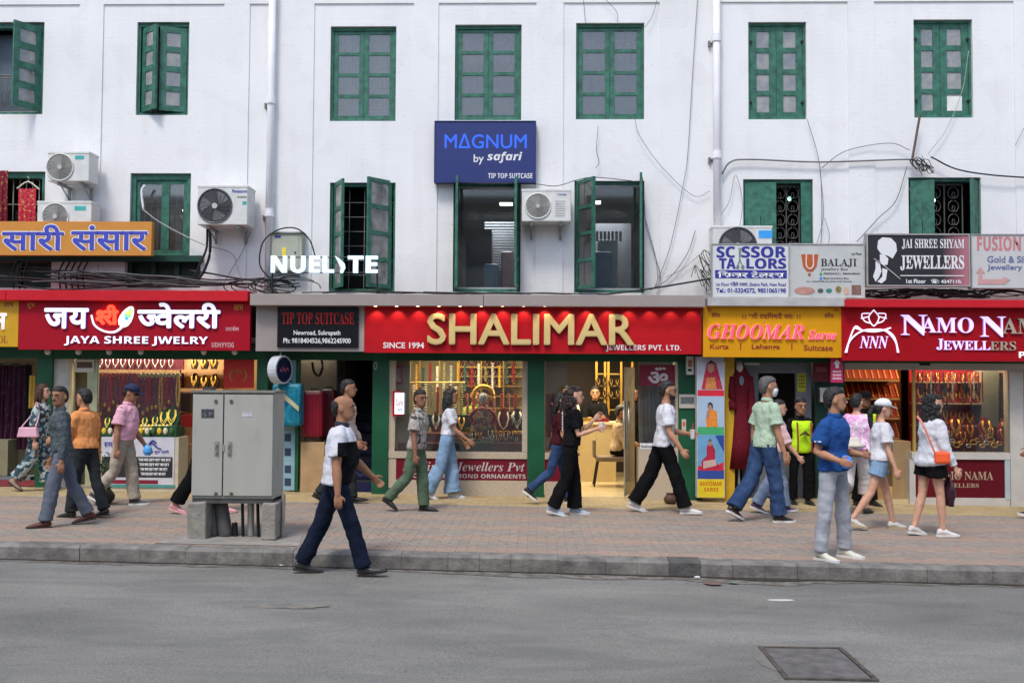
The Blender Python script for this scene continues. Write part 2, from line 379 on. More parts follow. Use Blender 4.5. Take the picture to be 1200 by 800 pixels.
# kerb stones, each a part of the kerb
kerb = tag(thing('kerb', 'row of worn grey concrete kerb stones between road and paving', None), kind='structure')
del kerb['label']
KM = [mat('kerb_concrete_%s' % q, c, .9, var=.38, vscale=7, bump=.9, bscale=28, detail=9) for q, c in
      (('pale', (.185, .174, .156)), ('mid', (.177, .166, .149)), ('dark', (.163, .153, .138)), ('stained', (.085, .082, .078)))]
x = -9.4; rd = random.Random(11)
while x < 9.9:
    L_ = .30 if x > .6 else rd.choice([.3, .45, .6]); x1 = x + L_ - .0015; jy = rd.uniform(-.006, .006); jz = rd.uniform(-.005, .004)
    b = MB(); pr = [(0, -.12), (0, .125), (.025, .15), (.2, .152), (.2, -.12)]   # profile y (into pavement), z
    v = [(xx, kerbY(xx) + py_ + jy, gz(xx, pz) + jz) for xx in (x, x1) for py_, pz in pr]
    b.add(v, [(0, 1, 2, 3, 4), (9, 8, 7, 6, 5)] + [(i, i + 5, (i + 1) % 5 + 5, (i + 1) % 5) for i in range(5)])
    k_ = KM[3] if abs(x - 1.25) < .16 else rd.choice([KM[0], KM[1], KM[1], KM[2]])
    b.build('kerb_stone', k_, kerb, bevel=.003); x += L_
tag(board('kerb_core', (-60, 630, 1260, 640), -5.0, .2, KM[2]), kind='structure').hide_render = False
bpy.data.objects.remove(bpy.data.objects['kerb_core'])

# pavers: pink zigzag courses in grey, a yellow band by the shops
pav = tag(thing('pavement', None, None), kind='structure')
b = MB()
v = [(-30, kerbY(-30) + .12, gz(-30, .128)), (30, kerbY(30) + .12, gz(30, .128)), (30, .4, gz(30, .128)), (-30, .4, gz(-30, .128))]
b.add(v, [(0, 1, 2, 3)]); b.build('paving_bed', mat('joint_sand', (.23, .205, .175), .95), pav)
PG = [mat('grey_paver_%d' % i, c, .9, var=.18, vscale=14, bump=.3) for i, c in enumerate([(.26, .22, .182), (.25, .21, .174), (.268, .23, .19)])]
PR = [mat('pink_paver_%d' % i, c, .85, var=.16, vscale=30, bump=.3) for i, c in enumerate([(.315, .225, .17), (.3, .22, .168), (.33, .24, .182)])]
PY = [mat('yellow_paver_%d' % i, c, .85, var=.16, vscale=30, bump=.3) for i, c in enumerate([(.39, .29, .14), (.35, .265, .14), (.42, .32, .17)])]
rd = random.Random(5); PA, PB = .2, .1; rows = 56; solo = 0; stuff = MB(); shared = {}
def paver_mesh(mi, L_):
    key = (mi, round(L_, 2))
    if key not in shared:
        q = MB(); e = .003; q.add([(0, 0, -.03), (L_, 0, -.03), (L_, PB - .003, -.03), (0, PB - .003, -.03), (0, 0, -e), (L_, 0, -e), (L_, PB - .003, -e), (0, PB - .003, -e),
            (e, e, 0), (L_ - e, e, 0), (L_ - e, PB - .007, 0), (e, PB - .007, 0)],
            [(0, 1, 5, 4), (1, 2, 6, 5), (2, 3, 7, 6), (3, 0, 4, 7), (4, 5, 9, 8), (5, 6, 10, 9), (6, 7, 11, 10), (7, 4, 8, 11), (8, 9, 10, 11)])
        me = bpy.data.meshes.new('brick'); me.from_pydata(q.v, [], q.f); me.materials.append((PG + PR + PY)[mi]); shared[key] = (me, q)
    return shared[key]
for r in range(rows):
    x = -9.6 + (r % 2) * .1
    while x < 9.8:
        y = kerbY(x) + .21 + r * PB
        if y < -.02 + .1:
            ph = (r + 1.6 * ((x / .42 + (r * .5)) % 1)) % 8
            back = -y
            mi = (6 if back < 1.25 else (3 if ph < 2.9 and 1 < (x * 2.4) % 3.1 + (r % 2) or ph < 1.4 else 0)) + rd.choice([0, 0, 1, 2])
            L_ = PA - .002; me, q = paver_mesh(mi, L_); z = gz(x, .15) + rd.uniform(-.0015, .001)
            vis = abs((G(600, 640).x - x)) < 99 and -6.6 < x < 6.9
            if r < 5 and vis and solo < 300:
                o = bpy.data.objects.new('brick', me); COL.objects.link(o); o.parent = pav; o.location = (x, y, z); o.rotation_euler = (rd.uniform(-.006, .006), SL * -1 + rd.uniform(-.006, .006), -.022); solo += 1
            else:
                stuff.m = mi; dy = -.022 * 0
                stuff.add([(x + p.x, y + p.y - .022 * p.x, z + p.z + SL * p.x) for p in q.v], q.f)
        x += PA
st = stuff.build('brick', PG + PR + PY, pav); tag(st, kind='stuff')

# manhole cover set in the road
fp = [G(888, 758, .0), (0, 0, 0), G(1028, 800, 0)]
mx0, mx1 = G(888, 758, 0).x, G(986, 760, 0).x; my1 = G(888, 758, 0).y; my0 = my1 - .78
mh = thing('manhole_cover', 'rectangular steel utility cover set into the road at the bottom right', 'manhole cover', ((mx0 + mx1) / 2, (my0 + my1) / 2, gz(mx0, .0)))
b = MB(); z = gz(mx0, .006); t = .03
for a in ((mx0, mx1, my0, my0 + t), (mx0, mx1, my1 - t, my1), (mx0, mx0 + t, my0 + t, my1 - t), (mx1 - t, mx1, my0 + t, my1 - t)): b.box(a[0], a[1], a[2], a[3], z - .04, z + .004)
b.build('frame', mat('rusty_frame', (.1, .085, .07), .7, .3, var=.4, vscale=14, bump=.4), mh)
MB().box(mx0 + t + .006, mx1 - t - .006, my0 + t + .006, my1 - t - .006, z - .03, z + .0).build('plate', mat('worn_steel_plate', (.14, .13, .122), .7, .2, var=.35, vscale=9, bump=.6, bscale=90), mh, bevel=.003)
MD = ramp_mat('spread_concrete', 'noise', 6, [(.35, (.15, .145, .135)), (.6, (.225, .205, .17))], .95, 'LINEAR', 6, .5)
b = MB(); pts = []
for i in range(26):
    a = 2 * math.pi * i / 26; rr = 1 + rd.uniform(-.1, .12); pts.append(((mx0 + mx1) / 2 + .36 * rr * math.cos(a) * (.95 + .1 * math.sin(a * 3)) - .03, (my0 + my1) / 2 + .42 * rr * math.sin(a) + .06, 0))
b.add([(p[0], p[1], gz(p[0], .003)) for p in pts], [tuple(range(26))]); tag(b.build('concrete_patch', MD, org=(0, 0, 0)), kind='structure')
for (px, py, sx, sy) in ((325, 710, .42, .1), (915, 703, .12, .05)):
    c = G(px, py, 0); b = MB(); n_ = 18
    b.add([(c.x + sx * math.cos(2 * math.pi * i / n_) * rd.uniform(.7, 1.1), c.y + sy * math.sin(2 * math.pi * i / n_) * rd.uniform(.7, 1.1), gz(c.x, .003)) for i in range(n_)], [tuple(range(n_))])
    tag(b.build('plaster_stain', MD if sx > .3 else mat('chalky_spill', (.5, .5, .48), .9), org=(0, 0, 0)), kind='structure')
# litter
M_PAP = mat('crumpled_paper', (.7, .7, .68), .8)
def litter(px, py, s, lab, m=M_PAP, flat=.5, base=.008):
    c = G(px, py, base); b = MB(); b.ell((0, 0, s * flat * .5), s, s * .7, s * flat * .5, 7, 5)
    q = random.Random(px); b.v = [p * q.uniform(.75, 1.2) for p in b.v]
    b.v = [p + Vector((c.x, c.y, gz(c.x, base) + .003)) for p in b.v]; tag(b.build('litter', m), lab, 'litter', 'litter along the gutter')
litter(78, 652, .035, 'white paper scrap in the gutter at the far left'); litter(817, 678, .03, 'white crumpled scrap by the broken gutter below the orange sari poster', flat=.8)
litter(901, 676, .018, 'tiny white scrap beside the kerb near the man in blue polo'); litter(860, 683, .05, 'flattened greenish wrapper lying in the muddy gutter', mat('green_foil', (.16, .22, .2), .35), .15)
litter(322, 661, .03, 'pinkish crumpled packet by the kerb behind the walking man', mat('pink_packet', (.5, .36, .32), .7), .5); litter(330, 663, .025, 'small beige scrap beside the pinkish packet at the kerb', mat('beige_scrap', (.5, .44, .36), .8))
litter(835, 684, .09, 'brown flat cardboard piece half buried in gutter mud', mat('brown_card', (.16, .1, .08), .9), .12)
# ------------------------------------------------------------------ the building
bld = thing('shop_building', 'long white painted brick building with green windows above a row of shops', 'building')
WINS = {  # px boxes of the openings
 'u1': (-28, 26, 51, 134), 'u2': (160, 26, 221, 135), 'u3': (387, 31, 464, 142), 'u4': (533, 29, 611, 141), 'u5': (675, 27, 755, 140), 'u6': (877, 26, 945, 140), 'u7': (1071, 23, 1140, 138),
 'l1': (-28, 201, 52, 300), 'l2': (152, 203, 223, 301), 'l3': (386, 214, 463, 342), 'l4': (531, 214, 610, 342), 'l5': (673, 212, 755, 343), 'l6': (871, 210, 953, 318), 'l7': (1065, 208, 1150, 318),
 'm1': (-60, 306, 60, 337), 'm2': (146, 304, 235, 337)}
WR = {k: rect(*v, 0) for k, v in WINS.items()}
def holed(x0, x1, z0, z1, holes, y0, y1):
    xs = sorted({x0, x1} | {h[0] for h in holes} | {h[1] for h in holes}); zs = sorted({z0, z1} | {h[2] for h in holes} | {h[3] for h in holes})
    xs = [x for x in xs if x0 <= x <= x1]; zs = [z for z in zs if z0 <= z <= z1]; b = MB()
    inh = lambda x, z: any(h[0] < x < h[1] and h[2] < z < h[3] for h in holes)
    for i in range(len(xs) - 1):
        j = 0
        while j < len(zs) - 1:
            if inh((xs[i] + xs[i + 1]) / 2, (zs[j] + zs[j + 1]) / 2): j += 1; continue
            k = j
            while k + 1 < len(zs) - 1 and not inh((xs[i] + xs[i + 1]) / 2, (zs[k + 1] + zs[k + 2]) / 2): k += 1
            b.box(xs[i], xs[i + 1], y0, y1, zs[j], zs[k + 1]); j = k + 1
    return b
holed(-16, 16, 2.35, 9.2, list(WR.values()), 0, .26).build('wall', M_WALL, bld)
# pilasters between recessed bays, and the band over them
pil = [(-200, -60), (91, 119), (261, 291), (315, 367), (484, 513), (628, 660), (773, 845), (994, 1025), (1189, 1240)]
z_t = P(600, 4, 0).z; z_b = P(600, 350, 0).z
for a, c in pil:
    x0, x1, _, _ = rect(a, 100, c, 200, 0)
    MB().box(x0, x1, -.02, -.0005, z_b - .3, z_t).build('pilaster', M_WALL, bld)
MB().box(-16, 16, -.021, -.0007, z_t, 9.2).build('frieze', M_WALL, bld)
# storeys inside, roof, side and back walls
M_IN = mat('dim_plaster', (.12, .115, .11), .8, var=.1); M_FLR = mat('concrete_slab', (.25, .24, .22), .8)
b = MB(); b.box(-16, 16, 7.7, 8, -.3, 9.2); b.box(-16, -15.7, .3, 7.7, -.3, 9.2); b.box(15.7, 16, .3, 7.7, -.3, 9.2)
b.build('back_and_side_walls', M_WALL, bld)
MB().box(-16.2, 16.2, -.2, 8.2, 9.2, 9.4).build('roof', M_FLR, bld)
zf1 = P(600, 348, 0).z; zf2 = P(600, 165, 0).z
b = MB(); b.box(-15.6, 15.6, .27, 7.6, zf1 - .18, zf1); b.box(-15.6, 15.6, .27, 7.6, zf2 - .1, zf2)
b.build('floor_slab', M_FLR, bld)
# rooms behind the windows
b = MB(); b.box(-15.6, 15.6, 3.2, 3.3, zf1, 9.1)
for a in (105, 275, 500, 643, 810, 1010): xx = P(a, 200, 1).x; b.box(xx - .05, xx + .05, .3, 3.2, zf1, 9.1)
b.build('room_wall', M_IN, bld)

def leafmesh(name, wd, ht, rows, parent, loc, ang, t=.035, st=.055, rail=.045, cols=1, panem=None, m=None):
    """door leaf hinged at local x=0, standing in x,z"""
    L_ = abs(wd); s = 1 if wd > 0 else -1
    def X(a, c): return (min(a * s, c * s), max(a * s, c * s))
    b = MB(); pn = []
    b.box(*X(0, st), 0, t, 0, ht); b.box(*X(L_ - st, L_), 0, t, 0, ht)
    ph = (ht - rail * (rows + 1)) / rows; pw = (L_ - st * 2 - (cols - 1) * .03) / cols
    for r in range(rows + 1): b.box(*X(st, L_ - st), .002, t - .002, r * (ph + rail), r * (ph + rail) + rail)
    for c in range(cols - 1): xx = st + pw * (c + 1) + .03 * c; b.box(*X(xx, xx + .03), .004, t - .004, rail, ht - rail)
    for r in range(rows):
        for c in range(cols): pn.append((st + c * (pw + .03), r * (ph + rail) + rail, pw, ph))
    M_ = Matrix.Translation(Vector(loc)) @ Matrix.Rotation(ang, 4, 'Z')
    b.v = [M_ @ p for p in b.v]; o = b.build(name, m or M_GREEN, parent)
    for (px_, pz_, pw_, ph_) in pn:
        q = MB(); q.box(*X(px_ + .001, px_ + pw_ - .001), t * .4, t * .4 + .005, pz_ + .001, pz_ + ph_ - .001); q.v = [M_ @ p for p in q.v]
        q.build('pane', panem or M_GLASS, parent)
    return o
def window(key, sill=False, fw=.05, top=.07):
    x0, x1, z0, z1 = WR[key]; b = MB(); y0, y1 = .05, .16
    b.box(x0, x0 + fw, y0, y1, z0, z1); b.box(x1 - fw, x1, y0, y1, z0, z1); b.box(x0 + fw, x1 - fw, y0 + .002, y1, z1 - top, z1); b.box(x0 + fw, x1 - fw, y0 + .002, y1, z0, z0 + .05)
    return b.build('window', M_GREEN, bld, bevel=.004), (x0 + fw, x1 - fw, z0 + .05, z1 - top)
def curtain(w_, box, y, m, z0=None, name='curtain'):
    x0, x1, za, z1 = box; b = MB(); n = 28; a = []; z0 = z0 if z0 is not None else za
    for i in range(n + 1): a.append((x0 + (x1 - x0) * i / n, y + .03 * math.sin(i * 1.3) + .012 * math.sin(i * 3.1)))
    for i in range(n): b.add([(a[i][0], a[i][1], z0), (a[i + 1][0], a[i + 1][1], z0), (a[i + 1][0], a[i + 1][1], z1), (a[i][0], a[i][1], z1)], [(0, 1, 2, 3)])
    return b.build(name, m, w_, smooth=True)
def grille(w_, box, y, dx, dz, m, r=.006, name='grille'):
    x0, x1, z0, z1 = box; b = MB(); nx = max(1, round((x1 - x0) / dx)); nz = max(1, round((z1 - z0) / dz))
    for i in range(nx + 1): xx = x0 + (x1 - x0) * i / nx; b.box(xx - r, xx + r, y, y + r, z0, z1)
    for i in range(1, nz): zz = z0 + (z1 - z0) * i / nz; b.box(x0, x1, y - r * .9, y - r * .1, zz - r, zz + r)
    return b.build(name, m, w_)
M_CURT = mat('pale_curtain', (.6, .57, .52), .9, var=.1); M_CURTD = mat('dim_grey_curtain', (.2, .19, .18), .9, var=.15)
for key, st_, pm in (('u3', .07, M_GLASS), ('u4', .07, M_GLASS), ('u5', .07, M_GLASS), ('u6', .1, M_DUSTG), ('u7', .1, M_DUSTG)):
    wn, (x0, x1, z0, z1) = window(key, fw=.035, top=.05 if key < 'u6' else .04); mid = (x0 + x1) / 2 - (.02 if key == 'u7' else 0)
    leafmesh('shutter', mid - x0 - .002, z1 - z0, 4, wn, (x0, .075, z0), 0, st=st_, rail=.05 if st_ < .1 else .075, panem=pm)
    leafmesh('shutter', -(x1 - mid - .002), z1 - z0, 4, wn, (x1, .072, z0), 0, st=st_, rail=.05 if st_ < .1 else .075, panem=pm)
    grille(wn, (x0, x1, z0, z1), .2, .14, .17, M_IRON, .006)
    if key == 'u3': curtain(wn, (x0, x1, z0, z1), .28, M_CURT)
    if key == 'u4': curtain(wn, (x0, x1, z0, z1), .4, M_CURT, z0=z1 - .42); curtain(wn, (x0, x1, z0, z1 - .42), .7, M_CURTD, name='dark_curtain')
    if key == 'u5': curtain(wn, (x0, x1, z0, z1), .34, M_CURT, z0=z1 - .6); curtain(wn, (x0, x1, z0, z1 - .62), .6, M_CURTD, name='dark_curtain')
    if key >= 'u6':
        curtain(wn, (x0, x1, z0, z1), .4, M_CURTD)
        for s in (x0 - .01, x1 - .03):
            for zz in (z0 + .2, z1 - .25): MB().box(s, s + .04, .045, .07, zz, zz + .03).build('hinge', M_DARK, wn)
    if key == 'u7':
        xx, ww = mid + .1 + .02, .17; MB().box(mid + .095, x1 - .1, .068, .078, z0 + .07, z0 + .07 + .215).build('white_paper', mat('white_paper', (.78, .77, .73), .8), wn)
# u2: two narrow bifold shutters half open
wn, (x0, x1, z0, z1) = window('u2', fw=.04, top=.06); curtain(wn, (x0, x1, z0, z1), .3, M_CURTD)
leafmesh('shutter', .37, z1 - z0 - .03, 4, wn, (x0 + .02, .06, z0 + .01), R(-38), st=.085, rail=.085, panem=M_DUSTG)
leafmesh('shutter', -.385, z1 - z0 - .03, 4, wn, (x1 - .01, .06, z0 + .01), R(18), st=.09, rail=.085, panem=M_DUSTG)
# u1: open window, blue inner door and iron railing
wn, (x0, x1, z0, z1) = window('u1', fw=.05, top=.08)
leafmesh('shutter', -.44, z1 - z0, 4, wn, (x1 + .0, .04, z0), R(58), st=.09, rail=.1, panem=M_DUSTG)
MB().box(x0, x1, .35, .38, z0, z1).build('inner_door', mat('blue_grey_inner_door', (.13, .17, .21), .6, var=.1), wn)
b = MB(); zr = z0 + (z1 - z0) * .46
for i in range(11):
    xx = x1 - .04 - i * .105; b.tube([(xx, .14, z0), (xx, .14, zr)], .007, 5); b.tube([(xx - .05 + .04 * math.cos(t), .14, z0 + .22 + .13 * math.sin(t)) for t in [k * math.pi / 6 for k in range(13)]], .006, 4)
    b.tube([(xx - .05 + .045 * math.cos(t), .14, zr - .06 + .04 * math.sin(t)) for t in [k * math.pi / 5 for k in range(6)]], .006, 4)
for zz in (z0 + .02, zr, zr - .05): b.tube([(x0, .14, zz), (x1, .14, zz)], .01, 5)
b.build('railing', M_IRON, wn)
# l1, l2 barred windows of the sari shop
for key in ('l1', 'l2'):
    wn, (x0, x1, z0, z1) = window(key, fw=.07, top=.09)
    if key == 'l2':
        mid = (x0 + x1) / 2 + .05; leafmesh('shutter', mid - x0, z1 - z0, 1, wn, (x0, .08, z0), 0, st=.06, rail=.06); leafmesh('shutter', -(x1 - mid), z1 - z0, 1, wn, (x1, .078, z0), 0, st=.06, rail=.06)
    grille(wn, (x0, x1, z0, z1), .17, .1, .33, mat('cream_window_bars', (.4, .36, .28), .6), .007)
    tl = MB().box(x0 + .3, x1 - .2, 1.2, 1.25, z1 - .28, z1 - .25).build('tube_light', M_LIT, wn)
    b = MB()
    for i in range(9): xx = x0 + .06 + i * .09; b.box(xx, xx + .06, .9 + (i % 3) * .1, 1.3, z0 + .1, z1 - .35 - .1 * (i % 2))
    b.build('hanging_clothes', mat('grey_clothes', (.3, .29, .28), .9, var=.5, vscale=7), wn)
# l3: leaves thrown open, dark room with wire grille
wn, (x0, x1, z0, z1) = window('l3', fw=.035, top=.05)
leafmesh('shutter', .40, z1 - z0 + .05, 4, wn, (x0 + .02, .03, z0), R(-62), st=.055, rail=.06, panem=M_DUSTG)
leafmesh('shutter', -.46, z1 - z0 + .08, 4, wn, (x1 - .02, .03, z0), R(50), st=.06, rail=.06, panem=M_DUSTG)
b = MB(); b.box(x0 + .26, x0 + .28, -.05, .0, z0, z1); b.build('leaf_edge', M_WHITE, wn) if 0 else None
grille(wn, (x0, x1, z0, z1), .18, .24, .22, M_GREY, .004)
MB().box(x0, x1, .8, .83, z0 - .1, z1).build('room_dark_sheet', mat('unlit_room_black', (.015, .015, .016), .9), wn)  # near-black sheet stands in for the dark depth of the room
# l4, l5: big panes, leaves swung out
for key in ('l4', 'l5'):
    wn, (x0, x1, z0, z1) = window(key, fw=.03, top=.05)
    MB().box(x0, x1, .1, .108, z0, z1).build('pane', M_CLEAR, wn)
    b = MB(); b.box(x0, x0 + .02, .08, .12, z0, z1); b.box(x1 - .02, x1, .08, .12, z0, z1); b.box(x0, x1, .08, .12, z0, z0 + .025); b.box(x0, x1, .081, .119, z1 - .02, z1); b.build('inner_frame', mat('aluminium', (.5, .5, .5), .4, .6), wn)
    if key == 'l4': leafmesh('shutter', .42, z1 - z0 + .08, 4, wn, (x0 - .01, .03, z0), R(-84), rail=.05); leafmesh('shutter', -.42, z1 - z0 + .06, 4, wn, (x1 + .01, .03, z0), R(86), rail=.05)
    else: leafmesh('shutter', .46, z1 - z0 + .05, 4, wn, (x0 - .01, .03, z0), R(-58), rail=.05); leafmesh('shutter', -.42, z1 - z0 + .1, 4, wn, (x1 + .01, .03, z0), R(83), rail=.05)
    for i, yy in enumerate((1.0, 2.1)): MB().box(x0 + (.62 if key == 'l4' else .18) + .05 * i - (.5 if i and key == 'l4' else 0), x0 + (.82 if key == 'l4' else .42) + .03 * i - (.55 if i and key == 'l4' else 0), yy, yy + .12, z1 - .1 - .3 * i, z1 - .07 - .3 * i).build('ceiling_light', M_LIT, wn)
    la = bpy.data.lights.new('ceiling_lamp', 'AREA'); la.energy = 30; la.size = .8; la.color = (.9, .95, 1); lo = bpy.data.objects.new('ceiling_lamp', la); COL.objects.link(lo); lo.location = ((x0 + x1) / 2, 1.5, z1 - .2)
    b = MB()
    if key == 'l4':
        b.box(x0 + .1, x0 + .5, .9, 1.3, z0, z0 + 1.0); b.box(x0 + .3, x1, 1.8, 2.0, z0, z1 - .4); b.build('rack', mat('dark_rack', (.07, .07, .08), .6), wn)
        MB().box(x0 + .4, x0 + .62, .45, .7, z0, z0 + .42).build('blue_suitcase', mat('blue_shell', (.2, .33, .45), .4), wn, bevel=.03)
        MB().box(x0 + .66, x0 + .86, .5, .75, z0, z0 + .62).build('pink_suitcase', mat('pink_shell', (.5, .3, .3), .4), wn, bevel=.04)
        q = MB()
        for k in range(18): q.box(x0 + .35, x1, 1.6, 1.62, z0 + .45 + k * .045, z0 + .475 + k * .045)
        q.build('blind', mat('grey_blind', (.2, .2, .21), .7), wn)
    else:
        b.box(x0, x1, 1.8, 2.0, z0, z1 - .3); b.build('rack', mat('dark_rack', (.07, .07, .08), .6), wn)
        MB().box(x0 + .24, x0 + .56, .3, .55, z0, z0 + .6).build('blue_suitcase', mat('steel_blue_shell', (.12, .22, .32), .4), wn, bevel=.03)
        MB().box(x0 + .36, x0 + .66, .6, .9, z0, z0 + .82).build('grey_suitcase', mat('grey_green_shell', (.26, .3, .3), .4), wn, bevel=.03)
        q = MB()
        for k in range(7): q.box(x0 + .33 + k * .06, x0 + .37 + k * .06, .75, .8, z0 + .82, z0 + .97)
        q.build('shelf_stock', mat('assorted_grey', (.25, .24, .23), .7, var=.4, vscale=9), wn)
# l6, l7: scrolled iron grilles beside green leaves
for key in ('l6', 'l7'):
    wn, (x0, x1, z0, z1) = window(key, fw=.03, top=.05)
    if key == 'l6':
        leafmesh('shutter', .45, z1 - z0, 1, wn, (x0, .03, z0), R(-8), st=.22, rail=.5); gx0, gx1 = x0 + .45, x1 - .13
        MB().box(x1 - .14, x1, .02, .06, z0, z1).build('side_board', M_GREEN, wn)
    else:
        leafmesh('shutter', .33, z1 - z0, 1, wn, (x0, .02, z0), R(-22), st=.16, rail=.5); gx0, gx1 = x0 + .29, x1 - .17
        leafmesh('shutter', -.26, z1 - z0, 1, wn, (x1, .02, z0), R(50), st=.12, rail=.5)
    b = MB(); cw = (gx1 - gx0) / 2
    for i in range(2):
        for j in range(6):
            cx, cz = gx0 + cw * (i + .5), z0 + .12 + j * .2
            for s in (-1, 1):
                b.tube([(cx + s * (.01 + .085 * math.sin(t) * (1 - t / 7)), .17, cz + .1 * math.cos(t) * (1 - t / 9)) for t in [k * .45 for k in range(13)]], .006, 4)
    for xx in (gx0, (gx0 + gx1) / 2, gx1): b.tube([(xx, .17, z0), (xx, .17, z1)], .01, 4)
    b.tube([(gx0, .17, z1 - .02), (gx1, .17, z1 - .02)], .018, 4); b.build('grille', M_IRON, wn)
    if key == 'l7': MB().ell(P(1093, 235, .6), .035, .035, .04).build('bulb', mat('violet_bulb', (.6, .5, 1), emit=14, var=0), wn)
    else: MB().ell(P(925, 233, .6), .03, .03, .035).build('bulb', mat('green_bulb', (.4, .8, .6), emit=1.5, var=0), wn)
# mezzanine openings low on the left: dark boards with a green ledge
for key in ('m1', 'm2'):
    x0, x1, z0, z1 = WR[key]; wn = MB().box(x0, x1, .16, .2, z0, z1).build('window', mat('black_green_board', (.008, .022, .016), .5, var=.3), bld)
    for k in range(4): xx = x0 + (x1 - x0) * k / 3.2; MB().box(xx, xx + .07, .1, .155, z0, z1).build('post', mat('dark_green_post', (.01, .05, .035), .5), wn)
b = MB(); x0, x1, z0, z1 = rect(-40, 299, 236, 306, -.1); b.box(-9, x1, -.1, .05, z0, z1); b.build('ledge', mat('dark_green_post', (.01, .05, .035)), bld)
# shopfront columns and beam (x0,x1,top,bottom px)
def pillar(a, c, y0, y1, m, top=400, Y=-.08, d=.3, name='pillar', par=None):
    x0, x1, z0, z1 = rect(a, y0, c, y1, Y); return MB().box(x0, x1, Y, Y + d, .0 if y1 > 570 else z0, z1).build(name, m, par or bld, bevel=.006)
for a, c in ((42, 60), (300, 313), (436, 455), (618, 638)): pillar(a, c, 402, 580, M_DGREEN)
pillar(795, 822, 402, 580, M_DGREEN); pillar(850, 861, 402, 582, mat('yellow_paint', (.6, .36, .02), .5)); pillar(955, 990, 402, 582, mat('dark_green_post', (.01, .05, .035)), Y=.1)
pillar(60, 80, 410, 575, mat('off_white_pillar', (.5, .47, .42), .6, var=.15), Y=-.03)
x0, x1, z0, z1 = rect(-60, 398, 1260, 416, -.04)
MB().box(-16, 16, -.03, .26, 2.2, 2.36).build('lintel', M_DGREEN, bld)
MB().box(-16, 16, -.07, -.0305, P(600, 423, -.07).z, 2.34).build('green_beam', M_DGREEN, bld)
# shop rooms: floor, ceiling, party walls, back wall
b = MB(); b.box(-15.6, 15.6, .0, 7.6, -.3, .149); b.build('shop_floor', mat('shop_floor_tiles', (.62, .5, .28), .25, var=.1), bld)
MB().box(-15.6, 15.6, .27, 7.6, 2.52, 2.6).build('shop_ceiling', mat('shop_ceiling_paint', (.5, .46, .38), .7), bld)
for a in (51, 306, 445, 842, 983, 1205):
    xx = P(a, 500, .1).x; MB().box(xx - .06, xx + .06, .24, 7.6, .1, 2.52).build('party_wall', mat('party_wall_paint', (.36, .3, .22), .7), bld)
MB().box(-15.6, 15.6, 4.4, 4.5, .1, 2.52).build('shop_back_wall', mat('party_wall_paint', (.36, .3, .22), .7), bld)
for s in (-1, 1):
    xx = P(0 if s < 0 else 1200, 500, 0).x
    MB().box(xx + s * 1.4 - .2, xx + s * 1.4 + .2, -.05, .25, 0, 2.4).build('pillar', M_WALL, bld)
# downpipes
def pipe(xa, xb, y0, y1, cl, lab, r=.055):
    t = thing('downpipe', lab, 'pipe', P(xb, y1, -.1)); a, c = P(xa, y0, -.12), P(xb, y1, -.12)
    a = P((xa + xb) / 2, y0, -.12); c = P((xa + xb) / 2, y1, -.12); xx = P((xa + xb) / 2, 150, -.12).x
    MB().cyl((xx, -.12, c.z), r, a.z + 1.2 - c.z, 'Z', 14).build('tube', M_PIPE, t, smooth=True)
    for py in cl:
        z = P(xa, py, -.12).z; MB().cyl((xx, -.12, z - .05), r * 1.3, .06, 'Z', 14).build('collar', M_PIPE, t); MB().cyl((xx, -.12, z + .012), r * 1.17, .05, 'Z', 14).build('collar', M_PIPE, t)
        b = MB(); b.box(xx - .11, xx + .0, -.05, .0, z - .06, z - .04); b.box(xx - .11, xx - .08, -.07, .0, z - .1, z - .02); b.build('bracket', M_IRON, t)
M_PIPE = mat('white_pvc', (.82, .81, .82), .4, var=.06, vscale=4)
pipe(318, 316, -20, 345, (118, 250), 'white drain pipe on the wall above the illuminated white letters'); pipe(839, 841, -20, 345, (45, 182), 'white drain pipe with dark brackets right of the middle windows')

# the building across the street behind the photographer: it is what the glass reflects
ob = thing('opposite_building', 'plain grey building across the street behind the viewer, seen only as reflection in the windows', 'building', (0, -27, 0))
del ob['label']; ob['label'] = 'plain grey building across the street, seen only as reflection in the windows'
OX = [(-27 + 3.4 * i, -25.6 + 3.4 * i) for i in range(16)]; OH = [(a, c, z, z + 1.6) for a, c in OX for z in (3.6, 6.6)]
q = holed(-28, 28, -.5, 9.2, OH, -27.3, -27); q.build('wall', mat('grey_street_wall', (.42, .41, .39), .8, var=.25, vscale=.6), ob)
MB().box(-28, 28, -34, -27.4, -.5, 9.1).build('inner_block', mat('dark_room_behind', (.03, .03, .035), .3), ob)
MB().box(-28.3, 28.3, -34.2, -26.7, 9.2, 9.5).build('roof', mat('grey_street_wall', (.42, .41, .39)), ob)
for i in range(9): x = -26 + i * 6; MB().box(x, x + 4.6, -26.99, -26.9, 2.5, 3.1).build('shop_board', mat(('board_red', 'board_blue', 'board_cream')[i % 3], ((.3, .03, .03), (.04, .07, .25), (.5, .45, .35))[i % 3], .5), ob)
